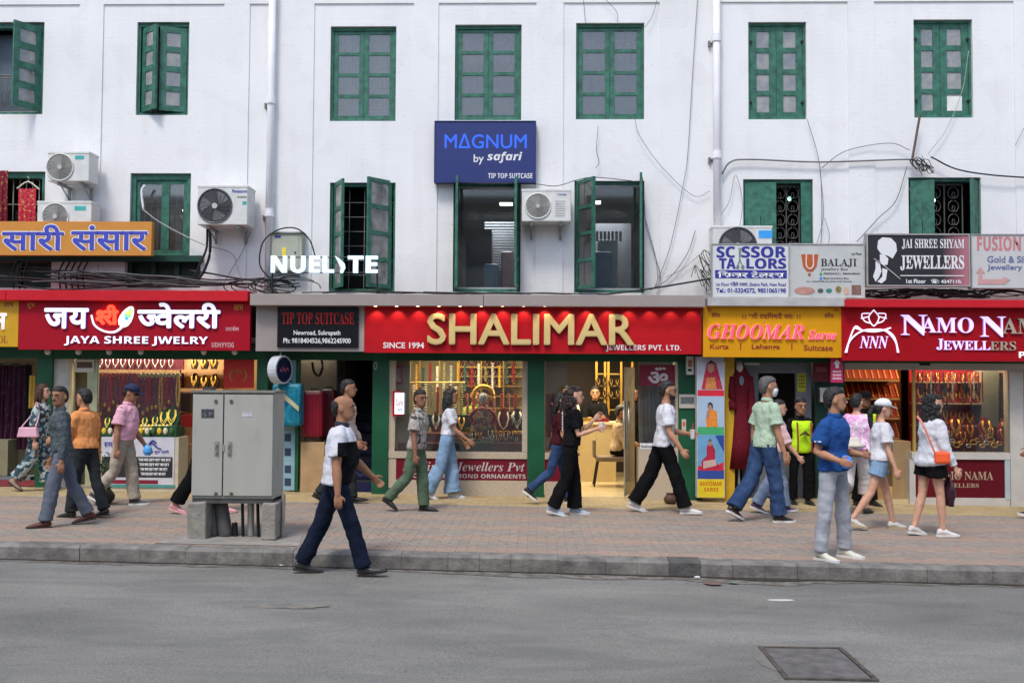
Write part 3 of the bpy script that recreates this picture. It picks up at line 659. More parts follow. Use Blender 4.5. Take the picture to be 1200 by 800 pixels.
# ------------------------------------------------------------------ signs, canopies, air conditioners, cables
def sgn(name, lab, px, Y, m, depth=.06, cat='sign', frame=None, bname='board', group=None, fw=.02):
    x0, x1, z0, z1 = rect(*px, Y); t = thing(name, lab, cat, ((x0 + x1) / 2, Y + depth, z0), group=group)
    MB().box(x0, x1, Y, Y + depth, z0, z1).build(bname, m, t)
    if frame:
        b = MB(); f = fw; b.box(x0 - f, x1 + f, Y - .012, Y + depth, z1, z1 + f); b.box(x0 - f, x1 + f, Y - .012, Y + depth, z0 - f, z0); b.box(x0 - f, x0, Y - .012, Y + depth, z0, z1); b.box(x1, x1 + f, Y - .012, Y + depth, z0, z1); b.build('frame', frame, t)
    return t
L_WHITE = mat('lit_white_letter', (.88, .9, 1), emit=.42, var=0); L_WARM = mat('gold_letter_face', (.7, .53, .22), .4, .2, var=.06)
P_WHITE = mat('printed_white', (.75, .75, .75), .5, var=0); P_BLUE = mat('printed_navy', (.03, .035, .28), .5, var=0); P_BLACK = mat('printed_black', (.02, .02, .022), .5, var=0)
P_VIO = mat('violet_letter_side', (.12, .08, .6), .4, emit=.25, var=0)
YS = -.5
# canopies (cap strips) as their own things
def canopy(px, Y, m, lab, depth=.5, seams=()):
    x0, x1, z0, z1 = rect(*px, Y); t = thing('canopy', lab, 'canopy', ((x0 + x1) / 2, 0, z0))
    if not seams: MB().box(x0, x1, Y, Y + depth, z0, z1).build('fascia_panel', m, t, bevel=.004)
    xs = [x0] + [P(s, 350, Y).x for s in seams] + [x1]
    if seams:
        for a, c in zip(xs[:-1], xs[1:]): MB().box(a, c - .008, Y, Y + depth, z0, z1).build('fascia_panel', m, t, bevel=.004)
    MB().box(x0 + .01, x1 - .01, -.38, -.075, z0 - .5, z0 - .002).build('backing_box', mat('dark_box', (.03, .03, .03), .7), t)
    return t
M_REDCAP = mat('red_cap_strip', (.55, .016, .026), .55, var=.06, spec=.15)
M_BEIGE = mat('beige_cladding', (.33, .28, .255), .5, var=.08, vscale=3)
canopy((-60, 340, 291, 352), -.62, M_REDCAP, 'red canopy strip over the Devanagari jewellery sign on the left', .6, seams=(7,))
canopy((293, 345, 827, 358.5), -.68, M_BEIGE, 'long beige canopy strip over the large red and gold sign', .58, seams=(567,))
canopy((829, 349, 991, 358.5), -.6, mat('pale_canopy_strip', (.45, .45, .43), .4), 'pale grey canopy strip over the yellow saree sign', .58)
canopy((991, 351, 1262, 360), -.66, M_REDCAP, 'red canopy strip over the illuminated jewellers sign at the right', .64)

# --- left yellow sign fragment
t = sgn('yellow_sign', 'yellow shop sign cut off by the left edge with white letter', (-60, 351, 21.5, 406), YS, mat('yellow_board', (.6, .33, .01), .45, var=.05))
text([('न', 1)], (-6, 367, 8, 386), YS - .002, L_WHITE, t, 'plain', .02, .03)
text([('लाभ', 1)], (4, 354, 16, 360), YS - .002, mat('print_maroon', (.25, .02, .01), .5, var=0), t, 'plain', 0, .01)
text('OL', (-2, 393, 9, 402), YS - .002, mat('print_brown', (.3, .08, .02), .5, var=0), t, 'serif')
# --- Jaya Shree sign
t = sgn('jewellery_sign', 'red illuminated jewellery sign with white Devanagari and English letters, far left', (22, 351, 293, 410), YS - .01, mat('crimson_board', (.36, .006, .018), .5, var=.04, spec=.15), .1)
D = {'m': [L_WHITE, P_VIO]}
YL = YS - .012
text([('ज', 1, .02), ('य', 1)], (54, 362, 104, 384), YL, D['m'], t, 'plain', .035, 0, fat=.014)
text([('ज', .66, -.02), ('वेलरी', 1)], (163, 356, 258, 384), YL, D['m'], t, 'plain', .035, 0, fat=.014)
text('JAYA SHREE JWELRY', (76, 394, 244, 405), YL, D['m'], t, 'bold', .02, 0, split='letter')
text('UDHYYOG', (248, 401, 274, 407), YL, mat('faded_pink_print', (.6, .35, .35), .5, var=0), t, 'bold')
text('उदयोग', (264, 382, 280, 388), YL, mat('faded_pink_print', (.6, .35, .35)), t, 'plain', 0, .01)
text('शुभ', (32, 355, 41, 362), YL, mat('dull_gold_print', (.5, .25, .02), .5, var=0), t, 'plain', 0, .01); text('लाभ', (274, 357, 285, 364), YL, mat('dull_gold_print', (.5, .25, .02)), t, 'plain', 0, .01)
L_REDN = mat('red_neon', (1, .05, .02), emit=1.5, var=0); L_ORN = mat('orange_neon', (1, .35, .03), emit=1.8, var=0)
text([('श', .6, -.02), ('री', 1)], (114, 358, 138, 380), YL - .004, [L_REDN, L_REDN], t, 'plain', .03, 0, fat=.012, name='red_emblem')
b = MB(); b.tube(spline([P(x, y, YL - .02) for x, y in ((107, 369), (111, 381), (122, 388), (134, 389), (143, 383), (149, 374))]), .013, 6, .02); b.build('swoosh', L_WHITE, t)
def leaf2d(cx, cy, L_, W_, ang, Y, dy, n=14):
    pts = []
    for i in range(n):
        u = i / n * 2 * math.pi; x = math.cos(u) * L_; y = math.sin(u) * W_ * (1 - .25 * math.cos(u)); a = R(ang); c = P(cx, cy, Y)
        pts.append((c.x + (x * math.cos(a) - y * math.sin(a)), c.z + (x * math.sin(a) + y * math.cos(a))))
    return MB().prism(pts, Y - dy, Y)
leaf2d(149, 371, .165, .085, 62, YL, .03).build('feather', mat('pale_green_neon', (.75, .95, .8), emit=1.1, var=0), t)
leaf2d(150.5, 368, .085, .045, 62, YL - .032, .006).build('feather_eye', mat('green_gel', (.25, .65, .25), emit=.6, var=0), t); leaf2d(148.5, 373, .028, .022, 62, YL - .04, .006).build('feather_spot', mat('blue_gel', (.05, .3, .8), emit=.8, var=0), t)
leaf2d(151, 366, .03, .025, 62, YL - .04, .006).build('feather_spot', mat('yellow_gel', (.9, .7, .1), emit=.7, var=0), t)
# --- Tip Top Suitcase
tb = sgn('beige_sign_panel', 'beige cladding panel holding a black board left of the large red sign', (300, 358, 427, 411.5), YS + .01, M_BEIGE, .09)
t = sgn('black_sign', 'black rounded board with dim red serif title and white phone line', (325, 360, 420, 407), YS - .02, M_BLACK, .028)
L_DRED = mat('dim_red_letter', (.42, .012, .01), .4, emit=.02, var=0)
text('TIP TOP SUITCASE', (330, 366, 415, 380), YS - .022, L_DRED, t, 'serif', .006, .0, split='letter')
text('Newroad, Sukrapath', (344, 387, 399, 394), YS - .022, P_WHITE, t, 'bold', 0, .0); text('Ph: 9818404526,9862245900', (332, 396, 411, 403), YS - .022, P_WHITE, t, 'bold', 0, .0)
# --- Shalimar
t = sgn('jewellers_sign', 'wide red sign with big raised gold letters lit from above, centre', (427.3, 359, 822, 414), YS, M_RED, .1)
text('SHALIMAR', (502, 368.5, 742, 403.5), YS - .012, [L_WARM, mat('gold_letter_side', (.35, .2, .05), .4, .3)], t, 'plain', .05, 0, split='letter', fat=.013)
text('SINCE 1994', (449, 401, 497, 408), YS - .003, P_WHITE, t, 'bold'); text('JEWELLERS PVT. LTD.', (710, 404, 798, 412), YS - .003, P_WHITE, t, 'bold')
M_SPOTG = mat('spot_lens', (1, .8, .55), emit=2.2, var=0)
for i in range(16):
    px = 440 + i * 24.8
    if i in (0,) : pass
    c = P(px, 358.8, YS - .13)
    b = MB(); b.cyl((c.x, c.y, c.z - .004), .022, .01, 'Z', 10); b.build('downlight', M_SPOTG, t)
    l = bpy.data.lights.new('downlight_lamp', 'SPOT'); l.energy = 2.2; l.spot_size = R(92); l.spot_blend = .7; l.color = (1, .72, .5); l.shadow_soft_size = .015
    lo = bpy.data.objects.new('downlight_lamp', l); COL.objects.link(lo); lo.location = (c.x, c.y, c.z - .012); lo.rotation_euler = (R(30), 0, 0)
# --- Ghoomar
t = sgn('saree_sign', 'yellow sign with pink italic letters and brown words, under pale strip', (824, 359, 986, 418.5), YS, mat('amber_board', (.66, .3, .006), .55, var=.04, spec=.15), .1)
MRN = mat('print_maroon', (.25, .02, .01))
text('GHOOMAR', (829, 380, 942, 397.5), YS - .005, [mat('pink_lit_letter', (.9, .06, .12), emit=.7, var=0), mat('pale_letter_side', (.8, .6, .75), .4, emit=.3, var=0)], t, 'seriti', .03, .0, split='letter')
text('Saree', (947, 387, 980, 398), YS - .005, [mat('pink_lit_letter', (1, .12, .2)), mat('pale_letter_side', (.8, .6, .75))], t, 'seriti', .02, .01, split='letter')
text('Kurta', (832, 403, 854, 409), YS - .003, MRN, t, 'bold'); text('Lehenga', (881, 403, 914, 411), YS - .003, MRN, t, 'bold'); text('Suitcase', (942, 404, 976, 411), YS - .003, MRN, t, 'bold')
for px in (868, 928): text('|', (px - .6, 402, px + .6, 410), YS - .003, MRN, t, 'plain', name='divider')
text('।। शरी दधिमथयै नमः ।।', (870, 366, 938, 374), YS - .003, MRN, t, 'plain', 0, .02); text('िरिदध', (834, 366, 844, 372), YS - .003, MRN, t, 'plain', 0, .02); text('सिदध', (966, 366, 977, 373), YS - .003, MRN, t, 'plain', 0, .02)
for px in (829, 977): text('卐', (px, 361, px + 5, 365), YS - .003, MRN, t, 'plain', 0, .02, name='auspicious_mark')
# --- Namo
t = sgn('jewellers_sign', 'dark red sign with outlined violet white neon letters, cut by the right edge', (986.5, 360, 1262, 423), YS - .02, mat('deep_red_board', (.36, .004, .01), .5, var=.05, spec=.15), .1)
NEO = [mat('lavender_neon', (.62, .48, .95), emit=.7, var=0), mat('lavender_neon_side', (.4, .3, .8), .4, emit=.4, var=0)]
UNL = [mat('unlit_letter_face', (.45, .36, .28), .4, var=.1), mat('unlit_letter_side', (.3, .27, .22), .4)]
YN = YS - .022
text('N', (1055, 369, 1086, 393), YN, NEO, t, 'serif', .03, split='letter'); text('AMO', (1079, 372, 1140, 390), YN, NEO, t, 'serif', .03, split='letter')
text('N', (1148, 371, 1178, 395), YN, NEO, t, 'serif', .03, split='letter'); text('AMAH', (1174, 373, 1252, 391), YN, UNL, t, 'serif', .03, split='letter')
text('J', (1097, 397, 1105, 410), YN, NEO, t, 'serif', .02, split='letter'); text('EWELL', (1105, 399.5, 1160, 410), YN, NEO, t, 'serif', .02, split='letter'); text('ERS', (1160, 400, 1190, 410.5), YN, UNL, t, 'serif', .02, split='letter')
text('P', (1194, 412, 1202, 419), YN, L_WHITE, t, 'bold')
L_OUT = mat('white_outline_tube', (.8, .75, .95), emit=.6, var=0)
def strokes(nm, L_, r, m, par, Y): 
    b = MB()
    for s in L_: b.tube(spline([P(x, y, Y) for x, y in s], 4), r, 5)
    return b.build(nm, m, par)
strokes('ring_emblem', [[(992, 413), (995, 401), (1003, 392), (1013, 387), (1024, 386), (1036, 387), (1044, 393), (1050, 402), (1052, 413)],
        [(990.5, 413), (1001, 384), (1008, 385)], [(1001, 384), (1016, 388), (1030, 388), (1044, 384)], [(1038, 386), (1048, 395), (1053, 413)]], .011, L_OUT, t, YN - .02)
strokes('jewel_emblem', [[(1024, 363), (1018, 372), (1024, 382), (1030, 372), (1024, 363)], [(1019, 367), (1010, 368), (1013, 376), (1021, 379)], [(1029, 367), (1038, 368), (1035, 376), (1027, 379)], [(1018, 371), (1009, 373)], [(1030, 371), (1039, 373)]], .009, L_OUT, t, YN - .02)
text('NNN', (1007, 394, 1041, 408), YN, NEO, t, 'seriti', .015, name='initials')
# --- Magnum
t = sgn('blue_sign', 'navy blue sign board between the upper and middle window rows', (509.5, 142.5, 627.5, 213.5), -.16, mat('navy_board', (.02, .034, .16), .5, var=.04), .12, frame=mat('navy_edge', (.02, .03, .12), .4), fw=.008)
text('MAGNUM'.replace('A', 'Δ'), (521, 157, 617, 174), -.162, mat('bright_blue_print', (.03, .13, .85), .4, emit=.25, var=0), t, 'plain', fat=.004)
text('by', (555, 181, 567, 193), -.162, P_WHITE, t, 'plain', 0, .01); text('safari', (571, 178, 612, 191), -.162, P_WHITE, t, 'boldi', 0, .008)
text('TIP TOP SUITCASE', (572, 203, 624, 209), -.162, P_WHITE, t, 'bold')
# --- Nuelite
c = P(380, 322, -.45); t = thing('lit_letter_sign', 'free standing white lit letters on a thin black rail below the tall window', 'sign', c)
LB = mat('cold_lit_letter', (.66, .84, 1), emit=.5, var=0)
text('NUEL', (318, 300, 392, 320), -.45, LB, t, 'bold', .04, .012, split='letter'); text('TE', (408, 300, 443, 320), -.45, LB, t, 'bold', .04, .012, split='letter')
pts = [P(x, y, -.45) for x, y in ((393, 300), (398, 303), (404, 309), (405, 314), (402, 320), (399, 320), (400, 314), (397, 308))]
MB().prism([(p.x, p.z) for p in pts], -.49, -.45).build('letter', LB, t)
b = MB()
for y in (301.5, 319.5): a, c2 = P(318, y, -.44), P(443, y, -.44); b.tube([a, c2], .009, 5)
b.build('rail', M_DARK, t)
for x in (319, 442): a, c2 = P(x, 301, -.43), P(x, 344, -.43); MB().tube([a, c2], .014, 5).build('post', M_DARK, t)
# --- Sari Sansar
t = sgn('saree_sign', 'orange sign board with blue Devanagari letters at the far left', (-60, 259.5, 177.5, 299), -.42, mat('orange_board', (.6, .25, .04), .5, var=.05), .1)
for o_, m_, yy in ((.026, P_WHITE, -.424), (.011, mat('blue_print', (.06, .07, .45), .5, var=0), -.426)):
    k = 0; o2 = 'lettering' if o_ < .02 else 'letter_outline'
    text('सारी', (3 - k, 264 - k, 74 + k, 293 + k), yy, m_, t, 'plain', fat=o_, name=o2); text('संसार', (84 - k, 265 - k, 172 + k, 293 + k), yy, m_, t, 'plain', fat=o_, name=o2)
for px in (30, 150):
    x = P(px, 280, -.3).x; MB().box(x, x + .04, -.2, -.037, P(px, 275, -.3).z, P(px, 271, -.3).z).build('bracket', M_IRON, t)
# --- Scissor Tailors
t = sgn('tailor_sign', 'white tailor sign with navy letters standing in front of an outdoor unit', (835, 286.5, 924, 348), -.58, mat('white_board', (.66, .67, .66), .5, var=.04), .08, frame=mat('grey_frame', (.35, .36, .36), .5), fw=.012)
YT = -.583
text('SC', (840, 289, 861, 302), YT, P_BLUE, t, 'bold', fat=.005); text('SSOR', (869, 289, 921, 302), YT, P_BLUE, t, 'bold', fat=.005); text('TA', (843, 303, 862, 315), YT, P_BLUE, t, 'bold', fat=.005); text('LORS', (875, 303, 921, 315), YT, P_BLUE, t, 'bold', fat=.005)
x0, x1, z0, z1 = rect(838, 316.5, 922, 326, YT); MB().box(x0, x1, YT - .001, YT + .002, z0, z1).build('navy_band', P_BLUE, t)
text('िसजर टेलरस', (841, 317.5, 919, 325.5), YT - .004, P_WHITE, t, 'plain', 0, .025)
text('1st Floor पिहले तलला, Shakra Path, New Road', (839, 330, 921, 336), YT, P_BLUE, t, 'bold'); text('Tel.: 01-5324272, 9851065198', (839, 337.5, 921, 344), YT, P_BLUE, t, 'bold', 0, .012)
strokes('scissors', [[(866, 290), (867, 303), (870, 311)], [(868, 290), (867, 303), (864.5, 311)], [(864.5, 311), (863, 313), (865, 314.5), (866, 312), (864.5, 311)], [(870, 311), (869, 313), (871, 314.5), (872, 312), (870, 311)]], .006, mat('grey_green_print', (.1, .2, .18), .5, var=0), t, YT - .004)
# --- Balaji
t = sgn('jewellery_box_sign', 'pale grey flex banner sign with orange emblem between the tailor sign and black sign', (926, 286.5, 1012, 348), -.56, mat('flex_banner', (.52, .53, .51), .45, var=.06), .1, frame=mat('worn_cream_frame', (.5, .49, .45), .6, var=.2), fw=.014)
YB = -.563
pts = [P(x, y, YB) for x, y in ((939, 298), (959, 298), (957, 312), (952, 318), (946, 318), (941, 312))]; MB().prism([(p.x, p.z) for p in pts], YB - .003, YB).build('emblem', mat('burnt_orange_print', (.45, .1, .02), .5, var=.1), t)
strokes('emblem_line', [[(945, 298), (945, 311), (949, 315), (953, 311), (953, 298)]], .009, P_WHITE, t, YB - .002)
for (x, y, q) in ((948.5, 321.5, .022),): MB().cyl((P(x, y, YB).x, YB - .003, P(x, y, YB).z), q, .003, 'Y', 10).build('emblem_dot', mat('burnt_orange_print', (.45, .1, .02)), t)
text('BALAJI', (962, 303, 1004, 313), YB, P_BLACK, t, 'serif'); text('Jewellery Box', (962, 313.5, 994, 318), YB, P_BLACK, t, 'plain'); text('1st Floor', (998, 296, 1010, 299), YB, P_BLACK, t, 'bold')
text('9803043231, 9860640660', (965, 319.5, 1008, 322), YB, P_BLACK, t, 'bold'); text('Balaji Jewellery Box', (965, 325, 995, 327.5), YB, P_BLACK, t, 'bold'); text('ALL VARIETIES OF JEWELLERY BOXES', (945, 329, 998, 331), YB, P_BLACK, t, 'bold')
for (x, y, m_) in ((962, 321, mat('green_print', (.05, .4, .12), .5, var=0)), (962, 326, mat('azure_print', (.08, .25, .7), .5, var=0))): MB().cyl((P(x, y, YB).x, YB - .003, P(x, y, YB).z), .02, .003, 'Y', 10).build('round_icon', m_, t)
for (a, c_, e, f, m_) in ((931, 336, 955, 345, mat('salmon_print', (.5, .25, .2), .5, var=.2)), (958, 338, 965, 343, mat('dark_print', (.08, .1, .09), .5)), (968, 338, 975, 343, mat('teal_print', (.04, .2, .18), .5)), (979, 335, 986, 343, mat('green_red_print', (.25, .2, .06), .5, var=.5, vscale=30)), (989, 336, 995, 345, mat('peach_print', (.6, .38, .26), .5)), (998, 334, 1009, 345, mat('brown_print', (.22, .12, .1), .5, var=.5, vscale=40))):
    x0, x1, z0, z1 = rect(a, c_, e, f, YB)
    pts = [(x0 + (x1 - x0) * (.5 + .5 * math.cos(u) * (1 if e - a < 11 else 1)), z0 + (z1 - z0) * (.5 + .5 * math.sin(u))) for u in [k * math.pi / 6 for k in range(12)]] if e < 996 else [(x0, z0), (x1, z0), (x1, z1), (x0, z1)]
    MB().prism(pts, YB - .003, YB).build('printed_picture', m_, t)
# --- Jai Shree Shyam
def grad_board():
    m = bpy.data.materials.new('black_to_pink_print'); m.use_nodes = True; n = m.node_tree; L = n.links.new; tc = n.nodes.new('ShaderNodeTexCoord'); sp = n.nodes.new('ShaderNodeSeparateXYZ'); r = n.nodes.new('ShaderNodeValToRGB'); mr = n.nodes.new('ShaderNodeMapRange')
    L(tc.outputs['Object'], sp.inputs[0]); L(sp.outputs[0], mr.inputs[0]); mr.inputs[1].default_value = -.7; mr.inputs[2].default_value = .73
    L(mr.outputs[0], r.inputs[0]); e = r.color_ramp.elements; e[0].position = .72; e[0].color = (.022, .02, .022, 1); e[1].position = 1; e[1].color = (.5, .18, .22, 1); L(r.outputs[0], n.nodes['Principled BSDF'].inputs['Base Color']); n.nodes['Principled BSDF'].inputs['Roughness'].default_value = .4; return m
t = sgn('black_jewellers_sign', 'black jewellers sign fading to pink with a white turbaned figure', (1017, 275.5, 1135, 334), -.6, grad_board(), .12, frame=mat('alu_frame', (.38, .37, .35), .5, .3), fw=.02)
YJ = -.603
text('JAI SHREE SHYAM', (1057, 280, 1130, 292), YJ, P_WHITE, t, 'serif', 0, .006); text('JEWELLERS', (1055, 299, 1130, 317), YJ, P_WHITE, t, 'serif', 0, .012)
x0, x1, z0, z1 = rect(1055, 322.5, 1130, 323.5, YJ); MB().box(x0, x1, YJ - .002, YJ, z0, z1).build('rule', P_WHITE, t)
text('1st Floor', (1062, 327, 1085, 332), YJ, P_WHITE, t, 'bold', 0, .01); text('☎: 4247110,', (1091, 327, 1127, 332.5), YJ, P_WHITE, t, 'bold', 0, .01)
fig = [[(1029, 282), (1034, 278), (1044, 279), (1050, 285), (1051, 294), (1046, 303), (1041, 300), (1032, 297), (1028, 291)],
       [(1031, 298), (1036, 298), (1041, 303), (1040, 310), (1035, 311), (1031, 306)], [(1026, 306), (1031, 309), (1033, 318), (1030, 325), (1026, 330), (1023, 324), (1026, 315)], [(1034, 314), (1040, 316), (1038, 328), (1033, 332), (1028, 330), (1034, 324)]]
for f_ in fig: pts = [P(x, y, YJ) for x, y in f_]; MB().prism([(p.x, p.z) for p in pts], YJ - .003, YJ).build('printed_figure', P_WHITE, t)
strokes('flute', [[(1024, 303), (1038, 313), (1055, 327)]], .008, mat('grey_print', (.5, .48, .46), .5, var=0), t, YJ - .006)
# --- Fusion
t = sgn('fusion_sign', 'faded white sign with pink letters and pink arrow at the right edge', (1139, 275.5, 1262, 337), -.6, mat('faded_white_flex', (.55, .54, .53), .5, var=.04), .12, frame=mat('alu_frame', (.38, .37, .35)), fw=.014)
PK = mat('faded_pink_letter', (.55, .2, .2), .5, var=.1)
text('FUSION NAMO', (1145, 277, 1246, 294), YJ, PK, t, 'bold', 0, .01); text('Gold & Silver', (1157, 300, 1216, 308), YJ, mat('faded_navy', (.12, .15, .3), .5, var=0), t, 'bold'); text('Jewellery', (1157, 310, 1198, 318), YJ, mat('faded_navy', (.12, .15, .3)), t, 'bold')
pts = [P(x, y, YJ) for x, y in ((1144, 320), (1149, 312), (1154, 320), (1151, 320), (1151, 327), (1176, 327), (1176, 324), (1184, 328), (1177, 333), (1146, 333), (1147, 320))]; MB().prism([(p.x, p.z) for p in pts], YJ - .003, YJ).build('arrow', mat('pale_pink_print', (.58, .32, .3), .5, var=.1), t)

# ------------------------------------------------------------------ air conditioners
M_FAN = mat('dark_fan', (.05, .05, .055), .5); M_FANG = mat('warm_grey_grille', (.33, .31, .28), .5)
def ac(px, Y, dp, lab, fan, gm, logo, side_l=None, grp='outdoor air conditioner units on the facade'):
    x0, x1, z0, z1 = rect(*px, Y); t = thing('air_conditioner', lab, 'air conditioner', ((x0 + x1) / 2, Y + dp, z0), group=grp)
    MB().box(x0, x1, Y, Y + dp, z0, z1).build('casing', M_ACW, t, bevel=.012)
    MB().box(x0 - .006, x1 + .006, Y - .006, Y + dp + .004, z1 - .03, z1 + .006).build('top_cover', M_ACW, t, bevel=.006)
    cx = x0 + (x1 - x0) * fan[0]; cz = (z0 + z1) / 2 - .01; r = (z1 - z0) * fan[1]
    MB().cyl((cx, Y - .004, cz), r, .004, 'Y', 28).build('fan_recess', gm if gm is M_FAN else M_FANG, t)
    b = MB(); b.v = []
    for k in range(3):
        a0 = k * 2.094 + .4; v = [Vector((cx + r * .2 * math.cos(a0), Y - .006, cz + r * .2 * math.sin(a0)))]
        for j in range(5): a_ = a0 + j * .25; v.append(Vector((cx + r * .9 * math.cos(a_), Y - .006, cz + r * .9 * math.sin(a_))))
        b.add(v, [tuple(range(len(v)))])
    b.build('fan_blades', mat('blade_grey', (.22, .22, .21), .5), t)
    b = MB()
    n_ = 9
    for k in range(1, n_): rr = r * k / n_; b.tube([(cx + rr * math.cos(a), Y - .014, cz + rr * math.sin(a)) for a in [i * 2 * math.pi / 24 for i in range(25)]], .0028, 3)
    for k in range(18): a = k * math.pi / 9; s_ = .5; b.tube([(cx + r * .15 * math.cos(a), Y - .014, cz + r * .15 * math.sin(a)), (cx + r * .6 * math.cos(a + .25), Y - .014, cz + r * .6 * math.sin(a + .25)), (cx + r * math.cos(a + s_), Y - .012, cz + r * math.sin(a + s_))], .0035, 3)
    b.build('fan_guard', mat('guard_wire', (.12, .12, .13), .4) if gm is M_FAN else mat('guard_wire_pale', (.42, .41, .38), .4), t)
    b = MB(); b.tube([(cx + r * 1.03 * math.cos(a), Y - .01, cz + r * 1.03 * math.sin(a)) for a in [i * 2 * math.pi / 32 for i in range(33)]], .011, 6); b.build('fan_ring', M_ACW if gm is not M_FAN else mat('dark_ring', (.1, .1, .11), .4), t)
    MB().cyl((cx, Y - .02, cz), r * .17, .012, 'Y', 14).build('fan_hub', mat('hub_grey', (.5, .5, .48), .4), t)
    if logo:
        lx0, lz0 = P(logo[1], logo[2], Y).x, P(logo[1], logo[2], Y).z; q = rect(logo[1], logo[2], logo[3], logo[4], Y - .003)
        if logo[0] == 'teal': MB().box(q[0], q[1], Y - .004, Y, q[2], q[3]).build('badge', mat('teal_badge', (.05, .42, .38), .4), t)
        elif logo[0] == 'blue': MB().box(q[0], q[1], Y - .004, Y, q[2], q[3]).build('badge', mat('sky_badge', (.05, .35, .8), .4), t)
        else: text(logo[0], logo[1:], Y - .003, mat('blue_logo', (.02, .05, .35), .4, var=0), t, 'bold')
    for xx in (x0 + .12, x1 - .16): b = MB(); b.box(xx, xx + .035, Y + .04, .0, z0 - .045, z0 - .008); b.box(xx, xx + .035, -.07, -.04, z0 - .22, z0 - .045); b.tube([(xx + .017, -.05, z0 - .2), (xx + .017, Y + .12, z0 - .03)], .012, 4); b.build('bracket', M_GREY, t)
    return t, (x0, x1, z0, z1)
ac((56, 178, 104.5, 212.5), -.46, .32, 'upper white air conditioner unit with teal badge above the orange sign', (.3, .44), M_FANG, ('teal', 88, 182.5, 98.5, 186.5))
ac((43.5, 236, 107, 270), -.38, .3, 'lower white air conditioner unit partly hidden behind the orange sign', (.34, .44), M_FANG, ('teal', 87.5, 241.5, 100.5, 246.5))
tt, bb = ac((231.5, 217.5, 290, 263.5), -.5, .4, 'white air conditioner with large dark fan right of the orange sign', (.35, .42), M_FAN, ('Panasonic', 272, 222, 290, 226))
text('INVERTER', (278, 230, 289, 232), -.503, P_BLACK, tt, 'bold'); MB().box(P(284, 238, -.5).x, P(289, 238, -.5).x, -.503, -.5, P(284, 240, -.5).z, P(284, 236, -.5).z).build('badge', mat('teal_badge', (.05, .42, .38)), tt)
tt, bb = ac((611.5, 222, 669, 259.5), -.42, .34, 'white air conditioner between the two large lit middle windows', (.33, .38), M_FANG, ('TOSHIBA', 653, 227, 664, 229))
b = MB(); x0, x1, z0, z1 = bb
for k in range(7): b.box(x0 + .48, x0 + .62, -.426, -.42, z0 + .08 + k * .035, z0 + .09 + k * .035)
b.build('louvre', mat('louvre_grey', (.5, .5, .47), .5), tt)
tt, bb = ac((835, 265, 905, 310), -.42, .3, 'white air conditioner half hidden behind the tailor sign', (.42, .47), M_FAN, ('blue', 889, 270, 905, 279))
# --- junction box
c = rect(318, 273.5, 354, 317, -.2); t = thing('junction_box', 'grey green electrical box on the wall behind the white lit letters', 'electrical box', ((c[0] + c[1]) / 2, 0, c[2]))
MB().box(c[0], c[1], -.2, -.037, c[2], c[3]).build('box_body', mat('grey_green_enamel', (.38, .39, .31), .5, var=.06), t, bevel=.01)
MB().box(c[0] - .01, c[1] + .02, -.23, -.037, c[3], c[3] + .02).build('lid', mat('rain_lid', (.3, .31, .26), .5), t); MB().box(c[0] + .02, c[1] - .05, -.207, -.2, c[2] + .03, c[3] - .04).build('door', mat('grey_green_enamel', (.38, .39, .31)), t, bevel=.004)
q = rect(330.5, 290, 335, 301, -.21); MB().box(q[0], q[1], -.211, -.207, q[2], q[3]).build('warning_label', mat('yellow_label', (.75, .6, .05), .5, var=.1), t); q = rect(346, 293, 349, 296, -.21); MB().cyl((q[0], -.216, q[2]), .014, .01, 'Y', 8).build('lock', M_DARK, t)
q = rect(322, 276, 329, 278.5, -.21); MB().box(q[0], q[1], -.211, -.207, q[2], q[3]).build('maker_plate', P_BLUE, t)

# ------------------------------------------------------------------ cables
def cable(pts, r=.012, m=None, lab=None, grp=None, Y=-.3, seg=6):
    w_ = [P(p[0], p[1], p[2] if len(p) > 2 else Y) for p in pts]; b = MB(); b.tube(spline(w_, seg), r, 5)
    return tag(b.build('cable', m or M_DARK, smooth=True), lab, 'cable', grp)
rd = random.Random(21); GL = 'tangled black cables above the left canopies'
lab1 = 'black cable in the tangle lying on top of the left red canopy'
for i in range(19):
    y0 = rd.uniform(314, 336); a = rd.uniform(-40, 120); e = a + rd.uniform(110, 240); e = min(e, 330); Y = rd.uniform(-.55, -.15); sag = rd.uniform(-6, 10); n_ = 6
    pts = [(a + (e - a) * k / n_, min(339, y0 + (334 - y0) * k / n_ + sag * math.sin(math.pi * k / n_) + rd.uniform(-2.5, 2.5)), Y + rd.uniform(-.05, .05)) for k in range(n_ + 1)]
    cable(pts, rd.choice([.006, .008, .011, .013]), mat('grey_rubber', (.09, .09, .09), .5) if i % 5 == 0 else None, lab1, GL)
lab2 = 'black cable looping in the tangle beneath the grey electrical box'
for i in range(15):
    cx = rd.uniform(270, 350); cy = rd.uniform(326, 340); rr = rd.uniform(8, 30); a0 = rd.uniform(0, 3); Y = rd.uniform(-.4, -.15)
    pts = [(cx + rr * math.cos(a0 + k * .6), min(343.5, cy + rr * .3 * math.sin(a0 + k * .6)), Y) for k in range(8)]
    cable(pts, rd.choice([.007, .009, .012]), None, lab2, 'looped cables under the electrical box')
lab3 = 'thin dark cable lying along the top of the beige canopy'
for i in range(9):
    a = rd.uniform(350, 560); e = a + rd.uniform(120, 280); e = min(e, 825); Y = rd.uniform(-.5, -.2)
    cable([(a + (e - a) * k / 6, 343.2 + (a + (e - a) * k / 6 - 350) * .006 - rd.uniform(0, 2.2), Y) for k in range(7)], rd.choice([.006, .009]), None, lab3, 'cables along the beige canopy')
lab4 = 'black cable in the bundle beneath the black and faded white signs'
